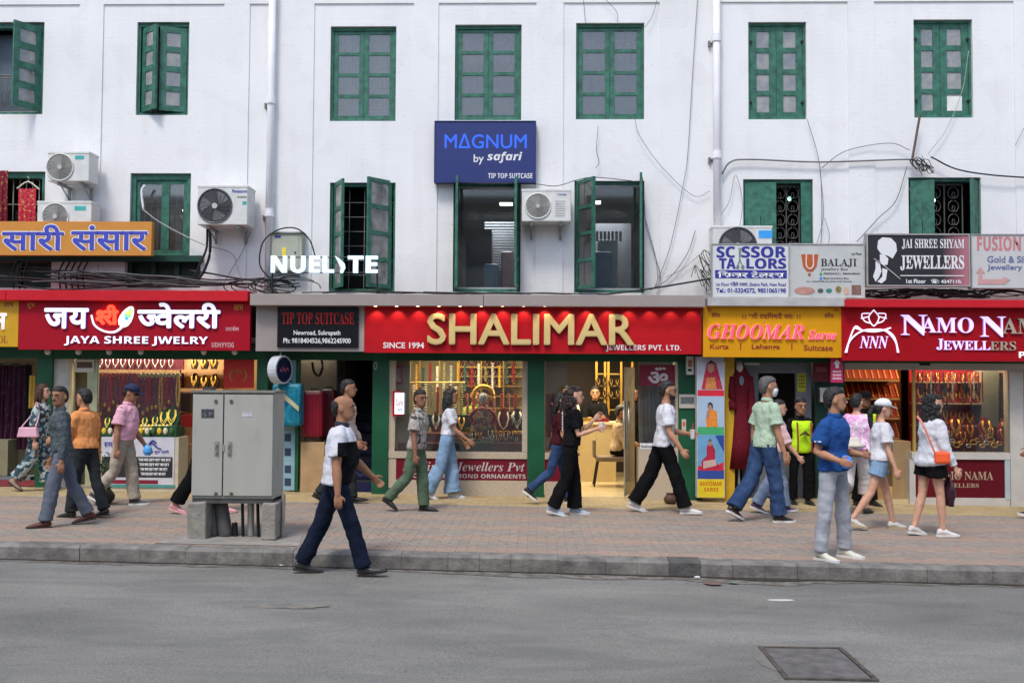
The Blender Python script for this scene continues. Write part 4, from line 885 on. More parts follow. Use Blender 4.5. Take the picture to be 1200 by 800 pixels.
for i in range(16):
    a = rd.uniform(985, 1060); e = a + rd.uniform(90, 220); Y = rd.uniform(-.55, -.2)
    cable([(a + (e - a) * k / 7, rd.uniform(338, 349), Y) for k in range(8)], rd.choice([.008, .012, .016]), None, lab4, 'cables under the right hand signs')
GW = 'thin wires hanging on the white wall'
M_WIRE = mat('grey_wire', (.16, .16, .165), .6)
def wire(pts, lab, r=.005, Y=-.07, m=None): cable(pts, r, m or M_WIRE, lab, GW, Y)
wire([(243, 262), (242, 290), (233, 312), (226, 328)], 'thick black cable dropping left below the large fan unit', .018, -.25, M_DARK); wire([(246, 262), (246, 295), (240, 315), (232, 328)], 'thick black cable dropping right below the large fan unit', .022, -.25, M_DARK)
wire([(222, 317), (250, 321), (285, 327), (310, 326)], 'black cable running from the barred window to the tangle', .014, -.2, M_DARK)
wire([(168, 246), (190, 262), (235, 285), (270, 296), (278, 312), (284, 332)], 'pale wire crossing the wall from the barred window', .009, -.12, mat('pale_wire', (.4, .39, .37), .6)); wire([(168, 246), (166, 225), (170, 217)], 'white hose bent up in the barred window left of the pale wire', .02, -.1, M_PIPE)
wire([(293, 272), (284, 295), (270, 318), (262, 332)], 'thin wire slanting under the large fan unit', .005)
wire([(318, 328), (305, 312), (306, 290), (314, 277), (330, 268), (348, 268), (362, 280), (368, 295), (369, 302)], 'black cable arching over the grey electrical box', .011, -.25, M_DARK)
wire([(683, -10), (686, 28)], 'short wire above the third upper window', .004); wire([(705, -5), (722, 13), (724, 26)], 'bent wire at the top of the third upper window', .004); wire([(771, -5), (765, 18), (756, 32)], 'wire curving to the corner of the third upper window', .004)
wire([(818, -10), (812, 80), (806, 180), (800, 220), (785, 290), (768, 335)], 'long thin wire falling down the wall left of the right drain pipe', .005)
wire([(744, 140), (750, 160), (775, 195), (812, 229), (832, 224)], 'thin wire running from under a window to the right drain pipe', .004)
wire([(701, 148), (699, 175), (702, 190), (698, 197)], 'short dangling wire below the third upper window', .005)
wire([(755, 235), (757, 262), (766, 295), (774, 325), (766, 338)], 'grey wire beside the right leaf of the middle window', .006); wire([(757, 258), (768, 300), (771, 328)], 'second grey wire beside the middle window', .004)
wire([(815, 270), (805, 298), (785, 325), (762, 340)], 'curved wire above the beige canopy end', .006); wire([(823, 296), (800, 315), (780, 325)], 'faint wire near the tailor sign', .004); wire([(700, 346), (750, 340), (800, 332), (835, 326)], 'black cable rising to the tailor sign from the beige canopy', .014, -.35, M_DARK)
wire([(600, 215), (630, 216), (652, 218), (680, 210), (700, 208), (740, 212)], 'dark wire strung over the middle air conditioner', .006, -.1, M_DARK)
wire([(846, 204), (856, 190), (880, 187), (960, 190), (1060, 187), (1070, 189)], 'long grey conduit running level across the right wall', .013); wire([(963, 197), (985, 180), (1010, 172), (1045, 168), (1066, 176)], 'cable humping over the level conduit', .006); wire([(1091, 184), (1120, 198), (1160, 205), (1215, 209)], 'black cable sweeping to the right edge', .012, -.1, M_DARK)
wire([(946, 140), (960, 190), (963, 240), (962, 290)], 'thin wire down the wall between the right windows', .005); wire([(960, 190), (965, 250), (957, 287)], 'thin wire twisted beside the other between the right windows', .004); wire([(966, 255), (972, 275), (970, 287)], 'short wire end above the flex banner', .004)
wire([(1063, 195), (1050, 235), (1030, 255), (1012, 275), (1004, 283)], 'dark wire curving down to the black jewellers sign', .007); wire([(1135, 60), (1128, 105), (1110, 150), (1088, 180)], 'pale wire dropping from the far right upper window', .005, -.07, mat('pale_wire', (.4, .39, .37)))
wire([(862, 290), (870, 240), (862, 205), (855, 235), (846, 250)], 'thin loop of wire right of the drain pipe', .004); wire([(1190, 170), (1200, 150)], 'thin wire at the far right edge', .004); wire([(1065, 220), (1078, 245), (1084, 270)], 'thin wire in front of the green leaf of the right window', .005)
rd = random.Random(4)
for i in range(9):
    cx, cy = 1078 + rd.uniform(-6, 8), 195 + rd.uniform(-5, 8); wire([(cx + 9 * math.cos(k + i) * rd.uniform(.5, 1.2), cy + 8 * math.sin(k * 1.3 + i) * rd.uniform(.4, 1.2)) for k in range(8)], 'dark wire tangled in the knot at the foot of the slanting rod', .005, -.12, M_DARK)
for i in range(8):
    cx, cy = 825 + rd.uniform(-8, 8), 318 + rd.uniform(-22, 22); wire([(cx + 8 * math.cos(k + i) * rd.uniform(.5, 1.2), cy + 12 * math.sin(k * 1.3 + i) * rd.uniform(.4, 1.2)) for k in range(8)], 'dark wire tangled in the knot left of the tailor sign', .005, -.2, M_DARK)
b = MB(); b.tube([P(1078, 135, -.15), P(1069, 187, -.15)], .018, 6); tag(b.build('rod', mat('rusty_rod', (.14, .09, .08), .7, .3)), 'rusty rod slanting from the far right upper window to the cable knot', 'rod')
for px, nn in ((20, 3), (75, 5)):
    for k in range(nn): wire([(px + k * 7, 306), (px + k * 7 - 6, 320), (px + k * 7 - 4, 338)], 'black cable falling from the green ledge left of the barred window' if px > 50 else 'black cable falling from the green ledge at the far left', .014, -.12, M_DARK)
# red saris hung at the far left window
def sheetcloth(name, px, Y, m, parent, wav=.03, n=16, fr=1.5, bottom=None):
    x0, x1, z0, z1 = rect(*px, Y); b = MB(); rows_ = 8; v = []
    for j in range(rows_ + 1):
        for i in range(n + 1):
            u, w_ = i / n, j / rows_; sp = 1 if bottom is None else 1 + (bottom - 1) * w_
            v.append((x0 + (x1 - x0) * (.5 + (u - .5) * sp), Y + wav * math.sin(i * fr + w_ * 1.5) * (.5 + w_), z1 - (z1 - z0) * w_ + .006 * math.sin(i * 2)))
    k = len(v); v += [(x, y + .006, z) for x, y, z in v]; f = []
    for j in range(rows_):
        for i in range(n): a = j * (n + 1) + i; f += [(a, a + n + 1, a + n + 2, a + 1), (a + k, a + k + 1, a + k + n + 2, a + k + n + 1)]
    b.add(v, f); return b.build(name, m, parent, smooth=True)
M_SARI = ramp_mat('red_embroidered_silk', 'noise', 30, [(0, (.5, .02, .05)), (.56, (.55, .02, .06)), (.6, (.6, .35, .1))], .5); M_SARI2 = ramp_mat('dark_red_silk', 'noise', 26, [(0, (.2, .01, .03)), (.55, (.24, .012, .03)), (.6, (.4, .2, .06))], .5)
c = P(32, 262, -.15); t = thing('hanging_sari', 'bright red embroidered sari on a white hanger left of the air conditioners', 'sari', c)
sheetcloth('cloth', (21, 221, 42, 262), -.15, M_SARI, t, .015); b = MB(); b.tube(spline([P(x, y, -.15) for x, y in ((20, 221), (33, 213), (46, 222))], 3), .012, 5); b.tube([P(33, 213, -.15), P(34, 209, -.15), P(32, 207, -.15)], .006, 4); b.build('hanger', mat('pale_hanger', (.6, .56, .45), .5), t)
t = thing('hanging_sari', 'dark red patterned sari draped at the far left edge window', 'sari', P(3, 262, -.12)); sheetcloth('cloth', (-14, 200, 9, 262), -.12, M_SARI2, t, .03)
# ------------------------------------------------------------------ electrical cabinet on the pavement
def local(px, py, Y): p = P(px, py, Y); return p
g = G(274, 632); Yc = g.y; k0 = rect(225, 460, 321, 584, Yc); zg = gz(g.x)
t = thing('electrical_cabinet', 'tall grey green street electrical cabinet with two doors on concrete blocks', 'cabinet', (g.x, Yc + .2, zg))
M_CAB = ramp_mat('grey_green_cabinet_paint', 'noise', 2.2, [(.25, (.31, .3, .25)), (.42, (.385, .38, .33)), (.8, (.42, .415, .365))], .55, 'LINEAR', 9, .3, (2.5, 2.5, .8), .08)
cx0, cx1, cz0, cz1 = k0; dp = .42
MB().box(cx0, cx1, Yc, Yc + dp, cz0, cz1).build('cabinet_body', M_CAB, t, bevel=.008)
MB().box(cx0 - .012, cx1 + .012, Yc - .03, Yc + dp + .02, cz1, cz1 + .022).build('roof_plate', mat('weathered_edge', (.2, .2, .17), .6, var=.3), t)
seam = P(262.5, 500, Yc).x
for nm, a, c in (('l', cx0 + .008, seam - .006), ('r', seam + .006, cx1 - .008)):
    d = MB().box(a, c, Yc - .022, Yc - .001, cz0 + .03, cz1 - .02).build('door', M_CAB, t, bevel=.005)
    hx = P(255 if nm == 'l' else 270, 525, Yc).x; hz = P(255, 525, Yc).z
    q = MB(); q.box(hx - .022, hx + .022, Yc - .03, Yc - .0225, hz - .07, hz + .07); q.tube([(hx, Yc - .03, hz - .045), (hx, Yc - .055, hz - .04), (hx, Yc - .055, hz + .04), (hx, Yc - .03, hz + .045)], .008, 6); q.build('handle', mat('zinc', (.42, .42, .38), .35, .6), d)
    for yy in (470, 578): q = MB(); p = P(254 if nm == 'l' else 272, yy, Yc); q.cyl((p.x, Yc - .034, p.z), .018, .012, 'Y', 10); q.build('lock', mat('dull_brass', (.16, .14, .08), .4, .5), d)
MB().box(seam - .005, seam + .005, Yc - .008, Yc - .001, cz0 + .03, cz1 - .03).build('seam', M_DARK, t)
MB().box(seam - .012, seam + .02, Yc - .028, Yc - .023, P(262, 526, Yc).z - .02, P(262, 523, Yc).z + .02).build('latch', mat('zinc', (.42, .42, .38)), t)
q = rect(236, 479, 251, 489.5, Yc - .023); MB().box(q[0], q[1], Yc - .025, Yc - .0222, q[2], q[3]).build('info_plate', ramp_mat('smudged_plate', 'noise', 40, [(0, (.05, .05, .06)), (.5, (.1, .1, .11)), (.6, (.2, .2, .22))], .5), t)
q = rect(283, 482, 296, 488, Yc - .023); MB().prism([(q[0], q[2]), (q[0] + .02, q[3]), ((q[0] + q[1]) / 2, q[2] + .03), (q[1] - .02, q[3]), (q[1], q[2])], Yc - .025, Yc - .0222).build('torn_sticker', mat('pale_lilac_sticker', (.55, .5, .55), .7, var=.3, vscale=60), t)
# side seams and embossed lettering on the right side
for zz in (cz1 - .28, cz0 + .08): MB().box(cx1, cx1 + .006, Yc + .02, Yc + .05, zz, zz + .05).build('hinge', M_CAB, t)
fr = MB(); fr.box(cx0 + .01, cx1 - .01, Yc + .01, Yc + .05, cz0 - .05, cz0 - .001); fr.box(cx0 + .01, cx1 - .01, Yc + dp - .05, Yc + dp - .01, cz0 - .05, cz0 - .001); fr.build('base_frame', mat('dark_base_frame', (.08, .08, .075), .6), t)
MB().box(cx1 - .14, cx1 - .0, Yc + .02, Yc + .38, cz0 - .1, cz0 - .052).build('steel_foot', M_GREY, t)
M_CONC = mat('rough_concrete_block', (.27, .25, .215), .95, var=.22, vscale=8, bump=1, bscale=30)
for a, c in ((219, 241), (306, 334)):
    x0, x1, z0, z1 = rect(a, 588 if a < 300 else 590, c, 632, Yc - .04); x0, x1 = (x0, x1)
    b = MB(); b.box(x0, x1 - (.1 if a > 300 else 0), Yc - .04, Yc + .36, zg, z1); rdq = random.Random(a); b.v = [p + Vector((rdq.uniform(-.012, .012), rdq.uniform(-.012, .012), rdq.uniform(-.01, .01))) for p in b.v]; b.build('concrete_block', M_CONC, t, bevel=.018)
for (pa, ya, pc, yc, rr) in ((246, 586, 249, 626, .075), (258, 586, 265, 626, .075), (275, 612, 276, 628, .03), (284, 586, 285, 625, .016), (294, 586, 294, 625, .035), (302, 586, 303, 625, .017)):
    a, c = P(pa, ya, Yc + .2), P(pc, yc, Yc + .2); c.z = gz(c.x) - .01
    MB().tube(spline([a, lerp_(a, c, .5) + Vector((-.03 if rr < .02 else 0, 0, 0)), c] if 0 else [a, (a + c) / 2, c], 4), rr, 9).build('conduit', mat('grey_conduit', (.1, .1, .1), .6, var=.2) if rr > .05 else (mat('zinc', (.42, .42, .38)) if rr > .03 else M_DARK), t, smooth=True)
a = P(336, 580, Yc + .25); a.z = gz(a.x); MB().box(a.x - .02, a.x + .0, Yc + .15, Yc + .2, gz(a.x), cz0 + .03).build('earth_strip', mat('zinc', (.42, .42, .38)), t)
x0, x1, z0, z1 = rect(196, 600, 360, 640, Yc); b = MB(); b.add([(x0, Yc - .35, gz(x0, .156)), (x1, Yc - .35, gz(x1, .156)), (x1 - .2, Yc + .75, gz(x1, .156)), (x0 + .25, Yc + .7, gz(x0, .156))], [(0, 1, 2, 3)]); tag(b.build('cement_pad', mat('cement_smear', (.27, .25, .22), .9, var=.2, vscale=6), org=(0, 0, 0)), kind='structure')

# ------------------------------------------------------------------ shop lighting
def lamp(x, y, z, e, col=(1, .78, .5), s=.5, sy=None):
    l = bpy.data.lights.new('shop_lamp', 'AREA'); l.energy = e; l.size = s; l.color = col
    if sy: l.shape = 'RECTANGLE'; l.size_y = sy
    o = bpy.data.objects.new('shop_lamp', l); COL.objects.link(o); o.location = (x, y, z); return o
def lightpanel(px, Y, w_, lab, m=M_LIT):
    x = P(px, 430, Y).x; t = thing('ceiling_light', lab, 'light', (x, Y, 2.47)); MB().box(x - w_, x + w_, Y - .08, Y + .08, 2.475, 2.515).build('diffuser', m, t); MB().box(x - w_ - .02, x + w_ + .02, Y - .1, Y + .1, 2.5155, 2.5195).build('frame', M_WHITE, t)
WARM = (1, .8, .52)
lamp(P(540, 430, .6).x, .7, 2.4, 34, WARM, 1.6, .6); lamp(P(700, 430, 2).x, 2.2, 2.4, 75, (1, .84, .58), 1.6, 1.5); lamp(P(160, 430, .5).x, .6, 2.42, 26, (1, .85, .65), 1.6, .4); lamp(P(245, 430, .5).x, .5, 2.42, 9, WARM, .8, .4)
lamp(P(1030, 430, .6).x, .7, 2.42, 3.5, (1, .75, .5), 1, .6); lamp(P(1125, 430, .5).x, .5, 2.42, 20, (1, .75, .5), 1.2, .4); lamp(P(905, 430, 1.5).x, 1.8, 2.4, 14, (1, .95, .9), .6); lamp(P(370, 430, 1).x, 1.0, 2.4, 5, (1, .9, .75), .5); lamp(P(18, 430, 1).x, 1.2, 2.4, 4, (1, .9, .9), .6)
lightpanel(562, .5, .14, 'bright ceiling tube over the necklace window'); lightpanel(675, .55, .12, 'small warm ceiling light inside the gold shop left of the door', mat('warm_tube', (1, .8, .4), emit=6, var=0)); lightpanel(36, 1.2, .2, 'white tube light in the purple dress shop')

# ------------------------------------------------------------------ Shalimar shop: window, base, door
def prt(nm, px, Y, d, m, par, bevel=0): return board(nm, px, Y, d, m, par, bevel)
M_STONE = mat('cream_granite', (.5, .41, .3), .35, var=.16, vscale=60)
t = thing('shop_window', 'necklace window of the central gold shop with cream stone surround', 'shop window', P(536, 578, 0))
prt('stone_sill', (455, 529, 618.5, 537), -.06, .3, M_STONE, t); prt('stone_base', (455, 562.5, 618.5, 590), -.055, .3, M_STONE, t); prt('stone_jamb', (455, 416, 463, 529), -.045, .28, M_STONE, t); prt('stone_jamb', (455, 537, 464, 562.5), -.05, .28, M_STONE, t); prt('stone_jamb', (612, 420, 618.5, 529), -.03, .2, M_CREAM, t)
prt('glass_pane', (463, 421, 612, 529), -.02, .008, M_SHOPG, t)
x0, x1, z0, z1 = rect(464, 537, 622, 562.5, -.04); pn = prt('maroon_panel', (464, 537, 618.5, 562.5), -.04, .2, mat('maroon_laminate', (.17, .006, .02), .3, var=.1), t)
text('Shalimar Jewellers Pvt', (472, 541, 615, 553), -.043, mat('silver_print', (.55, .5, .47), .45, var=0), t, 'seriti', 0, -.004); text('GOLD AND DIMOND ORNAMENTS', (478, 555, 616, 560), -.043, mat('silver_print', (.55, .5, .47)), t, 'bold')
t = thing('shop_window', 'narrow window section between the green column and the gold shop doorway', 'shop window', P(650, 578, 0))
prt('stone_sill', (638.5, 530, 658, 538), -.06, .3, M_STONE, t); prt('stone_base', (638.5, 564, 658, 592), -.055, .3, M_STONE, t); prt('maroon_panel', (638.5, 538, 657, 564), -.04, .2, mat('maroon_laminate', (.17, .006, .02)), t); prt('glass_pane', (638.5, 424, 665, 530), -.02, .008, M_SHOPG, t)
text('td', (640, 544, 650, 553), -.043, mat('silver_print', (.55, .5, .47)), t, 'seriti'); 
# display deck behind the glass
MB().box(P(456, 520, 0).x, P(617, 520, 0).x, .0, 1.0, .1, P(540, 529, 0).z).build('display_plinth', M_CREAM, bld)
t = thing('display_counter', 'maroon and green velvet step counter behind the necklace window', 'counter', P(540, 528, .3))
for (a, c, ya, yb, Y, d, m_) in ((466, 531, 519, 529, .02, .25, M_MAROON), (531, 578, 519, 529, .02, .25, mat('bottle_green_velvet', (.008, .035, .025), .85)), (578, 612, 519, 529, .02, .25, M_MAROON), (470, 612, 508, 520, .27, .3, M_MAROON), (476, 560, 486, 500, .6, .25, mat('bottle_green_velvet', (.008, .035, .025)))):
    x0, x1, z0, z1 = rect(a, ya, c, yb, Y); MB().box(x0, x1, Y, Y + d, z0, z1).build('velvet_step', m_, t)
# shop back shelves
M_GOLDW = mat('gilt_shelf', (.55, .36, .1), .35, .4); M_MIRR = mat('warm_back_panel', (.38, .32, .19), .4, var=.15)
t = thing('display_shelves', 'gilt wall shelves behind the necklace window', 'shelves', P(560, 500, 1.9)); x0, x1, z0, z1 = rect(463, 405, 615, 530, 1.9)
MB().box(x0, x1, 2.0, 2.04, .15, 2.5).build('back_panel', M_MIRR, t)
for py in (430, 441, 452, 464, 478): z = P(560, py, 1.7).z; MB().box(P(538, py, 1.7).x, x1, 1.7, 1.99, z - .012, z + .012).build('shelf', M_GOLDW, t)
for px in (492, 515, 538, 564, 590): x = P(px, 450, 1.68).x; MB().box(x - .012, x + .012, 1.66, 1.7, .9, 2.5).build('upright', M_GOLDW, t)
ORD = ['first', 'second', 'third', 'fourth', 'fifth', 'sixth', 'seventh', 'eighth', 'ninth', 'tenth', 'eleventh', 'twelfth', 'thirteenth', 'fourteenth', 'fifteenth', 'sixteenth', 'seventeenth', 'eighteenth', 'nineteenth', 'twentieth'] + ['further'] * 20
# jewellery builders ------------------------------------------------
def necklace_bust(lab, loc, h, bm_, gm, pend=True, tilt=.25, grp=None, cat='necklace display', name='necklace_display', rows_=2):
    w_ = h * .62; t = thing(name, lab, cat, loc, group=grp); o = MB()
    pr = [(-.32, 0), (.32, 0), (.5, .45), (.46, .68), (.2, .82), (.14, 1), (-.14, 1), (-.2, .82), (-.46, .68), (-.5, .45)]
    v = [(loc[0] + x * w_, loc[1] + z * h * tilt + (0 if k else -.03 * math.cos(x * 2.4)), loc[2] + z * h) for k in (0, 1) for x, z in pr]; n = len(pr)
    o.add([Vector(q) + Vector((0, .04 if i >= n else 0, 0)) for i, q in enumerate(v)], [tuple(range(n)), tuple(range(2 * n - 1, n - 1, -1))] + [(i, i + n, (i + 1) % n + n, (i + 1) % n) for i in range(n)]); o.build('bust', bm_, t)
    def pt(x, z): return Vector((loc[0] + x * w_, loc[1] + z * h * tilt - .042, loc[2] + z * h))
    for k in range(rows_):
        d = MB(); dz = .12 * k; d.tube([pt(-.22 + .05 * k, .86), pt(-.3 + .06 * k, .62), pt(-.2 + .04 * k, .38 + dz), pt(0, .24 + dz), pt(.2 - .04 * k, .38 + dz), pt(.3 - .06 * k, .62), pt(.22 - .05 * k, .86)], h * .032, 5); d.build('necklace', gm, t, smooth=True)
    if pend: d = MB(); d.ell(pt(0, .2), h * .07, h * .03, h * .09, 7, 5); d.build('pendant', gm, t)
    return t
GB = mat('bright_gold', (.75, .42, .07), .35, .6, var=.3, vscale=60); M_RV = mat('red_velvet', (.28, .012, .015), .85, var=.2); M_GV = mat('green_velvet', (.012, .06, .025), .85, var=.2); M_BV = mat('dark_brown_velvet', (.035, .02, .015), .8); M_PEARL = mat('pearl', (.7, .62, .5), .3)
protos = {}
def bust(key, lab, loc, h, bm_, gm, grp, **k):
    kk = (key, round(h, 3))
    if kk not in protos: protos[kk] = necklace_bust(lab, loc, h, bm_, gm, grp=grp, **k); return protos[kk]
    q = .86 + .26 * random.random(); return dup(protos[kk], loc=loc, label=lab, scale=(q, q, .85 + .25 * random.random()), rotz=random.uniform(-.25, .25))
rd = random.Random(9)
# back wall rows
for r_, py in enumerate((430, 441, 452)):
    for i in range(9):
        px = 541 + i * 7.6; p = P(px, py, 1.78); bust('row%d' % r_, 'small bust with gold necklace, %s from the left on the %s gilt shelf' % (ORD[i], ('top', 'second', 'third')[r_]), (p.x, 1.74, p.z + .012), .12, M_MAROON, GB, 'small necklace busts on gilt shelves', rows_=1, tilt=.15)
# hanging strands in the window
def strand(lab, px, y0, y1, Y, m_, w_=.02, grp=None, beads=12, name='bead_strand'):
    a, c = P(px, y0, Y), P(px, y1, Y); b = MB(); n = beads; r = (a.z - c.z) / n / 2
    pts = []; rr_ = []
    rings = []
    for i in range(n * 2 + 1):
        z = a.z - (a.z - c.z) * i / (2 * n); q = w_ * (1 if i % 2 else .45); rings.append([Vector((a.x + q * math.cos(t_), Y + q * .7 * math.sin(t_), z)) for t_ in (0, 1.05, 2.1, 3.14, 4.19, 5.24)])
    b.rings(rings); return tag(b.build(name, m_), lab, 'bead strand', grp)
for i, px in enumerate((478, 485, 492, 499, 506, 513, 520, 527, 534, 541)):
    m_ = (M_RV, M_PEARL, mat('purple_beads', (.12, .03, .06), .5), M_PEARL, mat('olive_beads', (.25, .22, .1), .5))[i % 5]
    strand('bead strand hanging on the left rail of the necklace window, %s beads' % ('dark red', 'pearl', 'purple', 'pearl', 'olive')[i % 5], px, 449 + (i % 3) * 2, 478 + (i * 7 % 14), .75, m_, .028, 'bead strands in the necklace window')
b = MB(); b.tube([P(474, 448, .75), P(545, 448, .75)], .014, 6); tag(b.build('hanging_rail', M_GOLDW), 'gilt rail carrying bead strands in the necklace window', 'rail')
for i, px in enumerate((548, 555, 563, 571, 579, 588, 596, 604)):
    strand('dark red bead strand, %s from the left beside the statuette' % ORD[i], px, 461, 492 + (i * 5 % 9), .95, M_RV if i % 2 else mat('dark_red_beads', (.2, .01, .015), .4), .03, 'red strands right in the necklace window')
for i in range(16):
    px = 480 + i * 8.1; m_ = [mat('silver_beads', (.45, .45, .43), .35, .3), mat('olive_beads', (.25, .22, .1), .5), M_PEARL, M_RV, mat('teal_beads', (.03, .08, .07), .5), GB][(i * 5) % 6]
    strand('bead strand hung deep in the necklace window, %s from the left' % ORD[i], px, 424 + (i * 3) % 7, 446 + (i * 11) % 15, 1.35, m_, .03, 'bead strands hung deep in the window')
for i, px in enumerate((497, 511, 525, 541, 597, 606)):
    p = P(px, 506, .62); necklace_bust('velvet bust with fine chain, %s from the left on the upper window step' % ORD[i], (p.x, .6, p.z), .26 + .05 * (i % 3), [M_GV, M_MAROON, M_BV][i % 3], [GB, M_PEARL, mat('silver_piece', (.55, .55, .5), .3, .6)][i % 3], grp='velvet busts on the upper step', tilt=.2)
# gilded statue-like display with yellow halo in the middle
p = P(566, 521, .45); t = thing('garlanded_statuette', 'dressed statuette with golden halo and garlands in the centre of the necklace window', 'statuette', (p.x, .45, p.z))
b = MB(); limb_ = [(0, .14), (.18, .15), (.32, .13), (.42, .09), (.46, .05)]; b.rings([[Vector((p.x + r_ * 1.25 * math.cos(a), .45 + r_ * .7 * math.sin(a), p.z + z * 1.3)) for a in [2 * math.pi * j / 14 for j in range(14)]] for z, r_ in limb_]); b.build('robe', ramp_mat('jewelled_robe', 'voronoi', 30, [(0, (.2, .16, .13)), (.4, (.45, .35, .2)), (.7, (.3, .04, .05))], .6), t, smooth=True)
b = MB(); b.ell((p.x, .44, p.z + .7), .075, .07, .09); b.build('head', mat('silver_face', (.5, .5, .5), .4), t, smooth=True)
b = MB(); b.tube([(p.x + .15 * math.cos(a), .47, p.z + .73 + .15 * math.sin(a)) for a in [math.pi * (j / 12 * 1.3 - .15) for j in range(13)]], .035, 7); b.build('halo', mat('golden_halo', (.8, .42, .04), .4, .4), t, smooth=True)
for r_, w2, m_ in ((.55, .17, M_RV), (.42, .13, GB), (.62, .2, mat('coral_garland', (.5, .08, .06), .6))): b = MB(); b.tube([(p.x + w2 * math.sin(a) , .36 - .04 * math.cos(a), p.z + .62 - r_ * .5 * (1 - math.cos(a)) * .5 - .06) for a in [math.pi * (j / 12 * 2 - 1) for j in range(13)]], .018, 6); b.build('garland', m_, t, smooth=True)
p = P(590, 511, .5); necklace_bust('dark red bust with a white pearl string right of the statuette', (p.x, .5, p.z), .42, M_MAROON, M_PEARL, rows_=1, pend=False, grp=None)
for i, (px, py) in enumerate(((478, 500), (483, 492))): pass
t = thing('jewellery_trays', 'stack of red trays with gold rows at the lower left of the necklace window', 'tray stack', P(478, 525, .5))
for i in range(5): x0, x1, z0, z1 = rect(468 + i * 2, 514 - i * 7, 492, 519 - i * 7, .4 + i * .05); MB().box(x0, x1, .35 + i * .06, .5 + i * .06, z0, z1).build('tray', M_RV, t); MB().box(x0 + .03, x1 - .03, .345 + i * .06, .35 + i * .06, z0 + .012, z1 - .012).build('gold_row', GB, t)
for i in range(14):
    px = 529 + i * 4.1 + rd.uniform(-.6, .6); p = P(px, 519, .12); t = thing('bangle_stand', 'small silver ring holder on the green velvet step' , 'ring holder', (p.x, .12, p.z), group='silver ring holders on green velvet') if px < 578 else thing('bangle_stand', 'small gold ring holder on the maroon velvet step', 'ring holder', (p.x, .12, p.z), group='gold ring holders on maroon velvet')
    m_ = mat('silver_piece', (.55, .55, .5), .3, .6) if px < 578 else GB; hh = rd.uniform(.05, .09)
    b = MB(); b.tube([(p.x + .02 * math.cos(a), .12, p.z + hh * .6 + .03 * math.sin(a)) for a in [j * math.pi / 4 for j in range(9)]], .007, 5); b.build('ring', m_, t); MB().cyl((p.x, .12, p.z), .018, hh * .35, 'Z', 8).build('foot', m_, t)
for i in range(9):
    px = 580 + (i % 5) * 7; p = P(px, 508 if i < 5 else 513, .3 + .08 * (i < 5)); b = MB(); b.tube([(p.x + .04 * math.cos(a), p.y, p.z + .02 + .016 * math.sin(a)) for a in [j * math.pi / 4 for j in range(9)]], .012, 5); tag(b.build('bangle', GB), 'gold bangle lying on the maroon step right of the statuette', 'bangle', 'gold bangles on the maroon step')
for i in range(13):
    p = P(531 + i * 6.2, 518 - (i % 2) * 3, .2); necklace_bust('small bust in the front row of the necklace window, %s from the left' % ORD[i], (p.x, .1 + .12 * (i % 2), p.z), .09 + .035 * ((i * 5) % 3), [M_GV, M_BV, M_MAROON, M_RV][(i * 3) % 4], [mat('silver_piece', (.55, .55, .5), .3, .6), GB, M_PEARL][(i * 2) % 3], rows_=1, tilt=.35, pend=i % 2 > 0, grp='front row busts of the necklace window')
# suitcase-logo ad: red strip and lit poster on the left jamb
prt('jamb', (463, 421, 480, 520), .14, .02, mat('beige_inner_jamb', (.4, .31, .2), .6), bld)
t = thing('fire_extinguisher_sign', 'narrow red vertical sign with white marks inside the necklace window', 'sign', P(468, 450, .1)); prt('board', (464, 428, 471, 450), .1, .03, M_RED, t); text('ALL', (465.5, 431, 469.5, 447), .097, P_WHITE, t, 'bold')
t = thing('lit_poster', 'small lit white poster in red frame at the left of the necklace window', 'poster', P(467, 486, -.08)); prt('frame', (460, 458, 471, 487), -.1, .06, M_RED, t); prt('panel', (462.5, 460, 473.5, 485), -.112, .011, mat('lit_white_panel', (.8, .85, .95), emit=.7, var=0), t); text('Sale', (464, 467, 472.5, 475), -.1125, mat('red_script', (.5, .03, .06), .5, var=0), t, 'bold', 0, -.01); text('40%', (466, 478, 471.5, 482), -.1125, P_BLUE, t, 'bold')
t = thing('clay_pot', 'small brown clay pot on the ground by the left green column', 'pot', G(459, 583)); g = t.location
def pot(t, c, s, m_): b = MB(); b.rings([[Vector((c[0] + r_ * s * math.cos(a), c[1] + r_ * s * math.sin(a), c[2] + z * s)) for a in [2 * math.pi * j / 12 for j in range(12)]] for z, r_ in ((0, .5), (.3, .85), (.7, .9), (1.1, .6), (1.25, .5), (1.35, .65))]); b.build('vessel', m_, t, smooth=True)
pot(t, (g.x, g.y, g.z), .1, mat('brown_clay', (.1, .045, .03), .6)); g2 = G(786, 590); t = thing('clay_pot', 'small brown clay pot on the ground behind the bearded man', 'pot', g2); pot(t, tuple(g2), .11, mat('brown_clay', (.1, .045, .03)))
# doorway of the gold shop
t = thing('gold_shop_counter', 'pale gold sales counter inside the gold shop', 'counter', P(680, 540, 2.4)); x0, x1, z0, z1 = rect(650, 497, 722, 540, 2.4)
MB().box(x0, x1, 2.4, 2.9, .15, z1).build('counter_body', mat('honey_panel', (.6, .48, .26), .4, var=.05), t); MB().box(x0 - .03, x1 + .03, 2.36, 2.94, z1, z1 + .04).build('counter_top', mat('pale_top', (.8, .65, .4), .3), t)
for px in (668, 690, 705): p = P(px, 495, 2.5); MB().box(p.x - .12, p.x + .12, 2.42, 2.7, z1 + .042, z1 + .1).build('display_tray', M_MAROON if px != 690 else M_GOLD, t)
t = thing('gilt_cabinet', 'tall gilt display frames behind the counter of the gold shop', 'shelves', P(720, 500, 3.8))
for px in (699, 709, 713, 728, 741): x = P(px, 450, 3.8).x; MB().box(x - .02, x + .02, 3.8, 3.85, .9, 2.5).build('upright', GB, t)
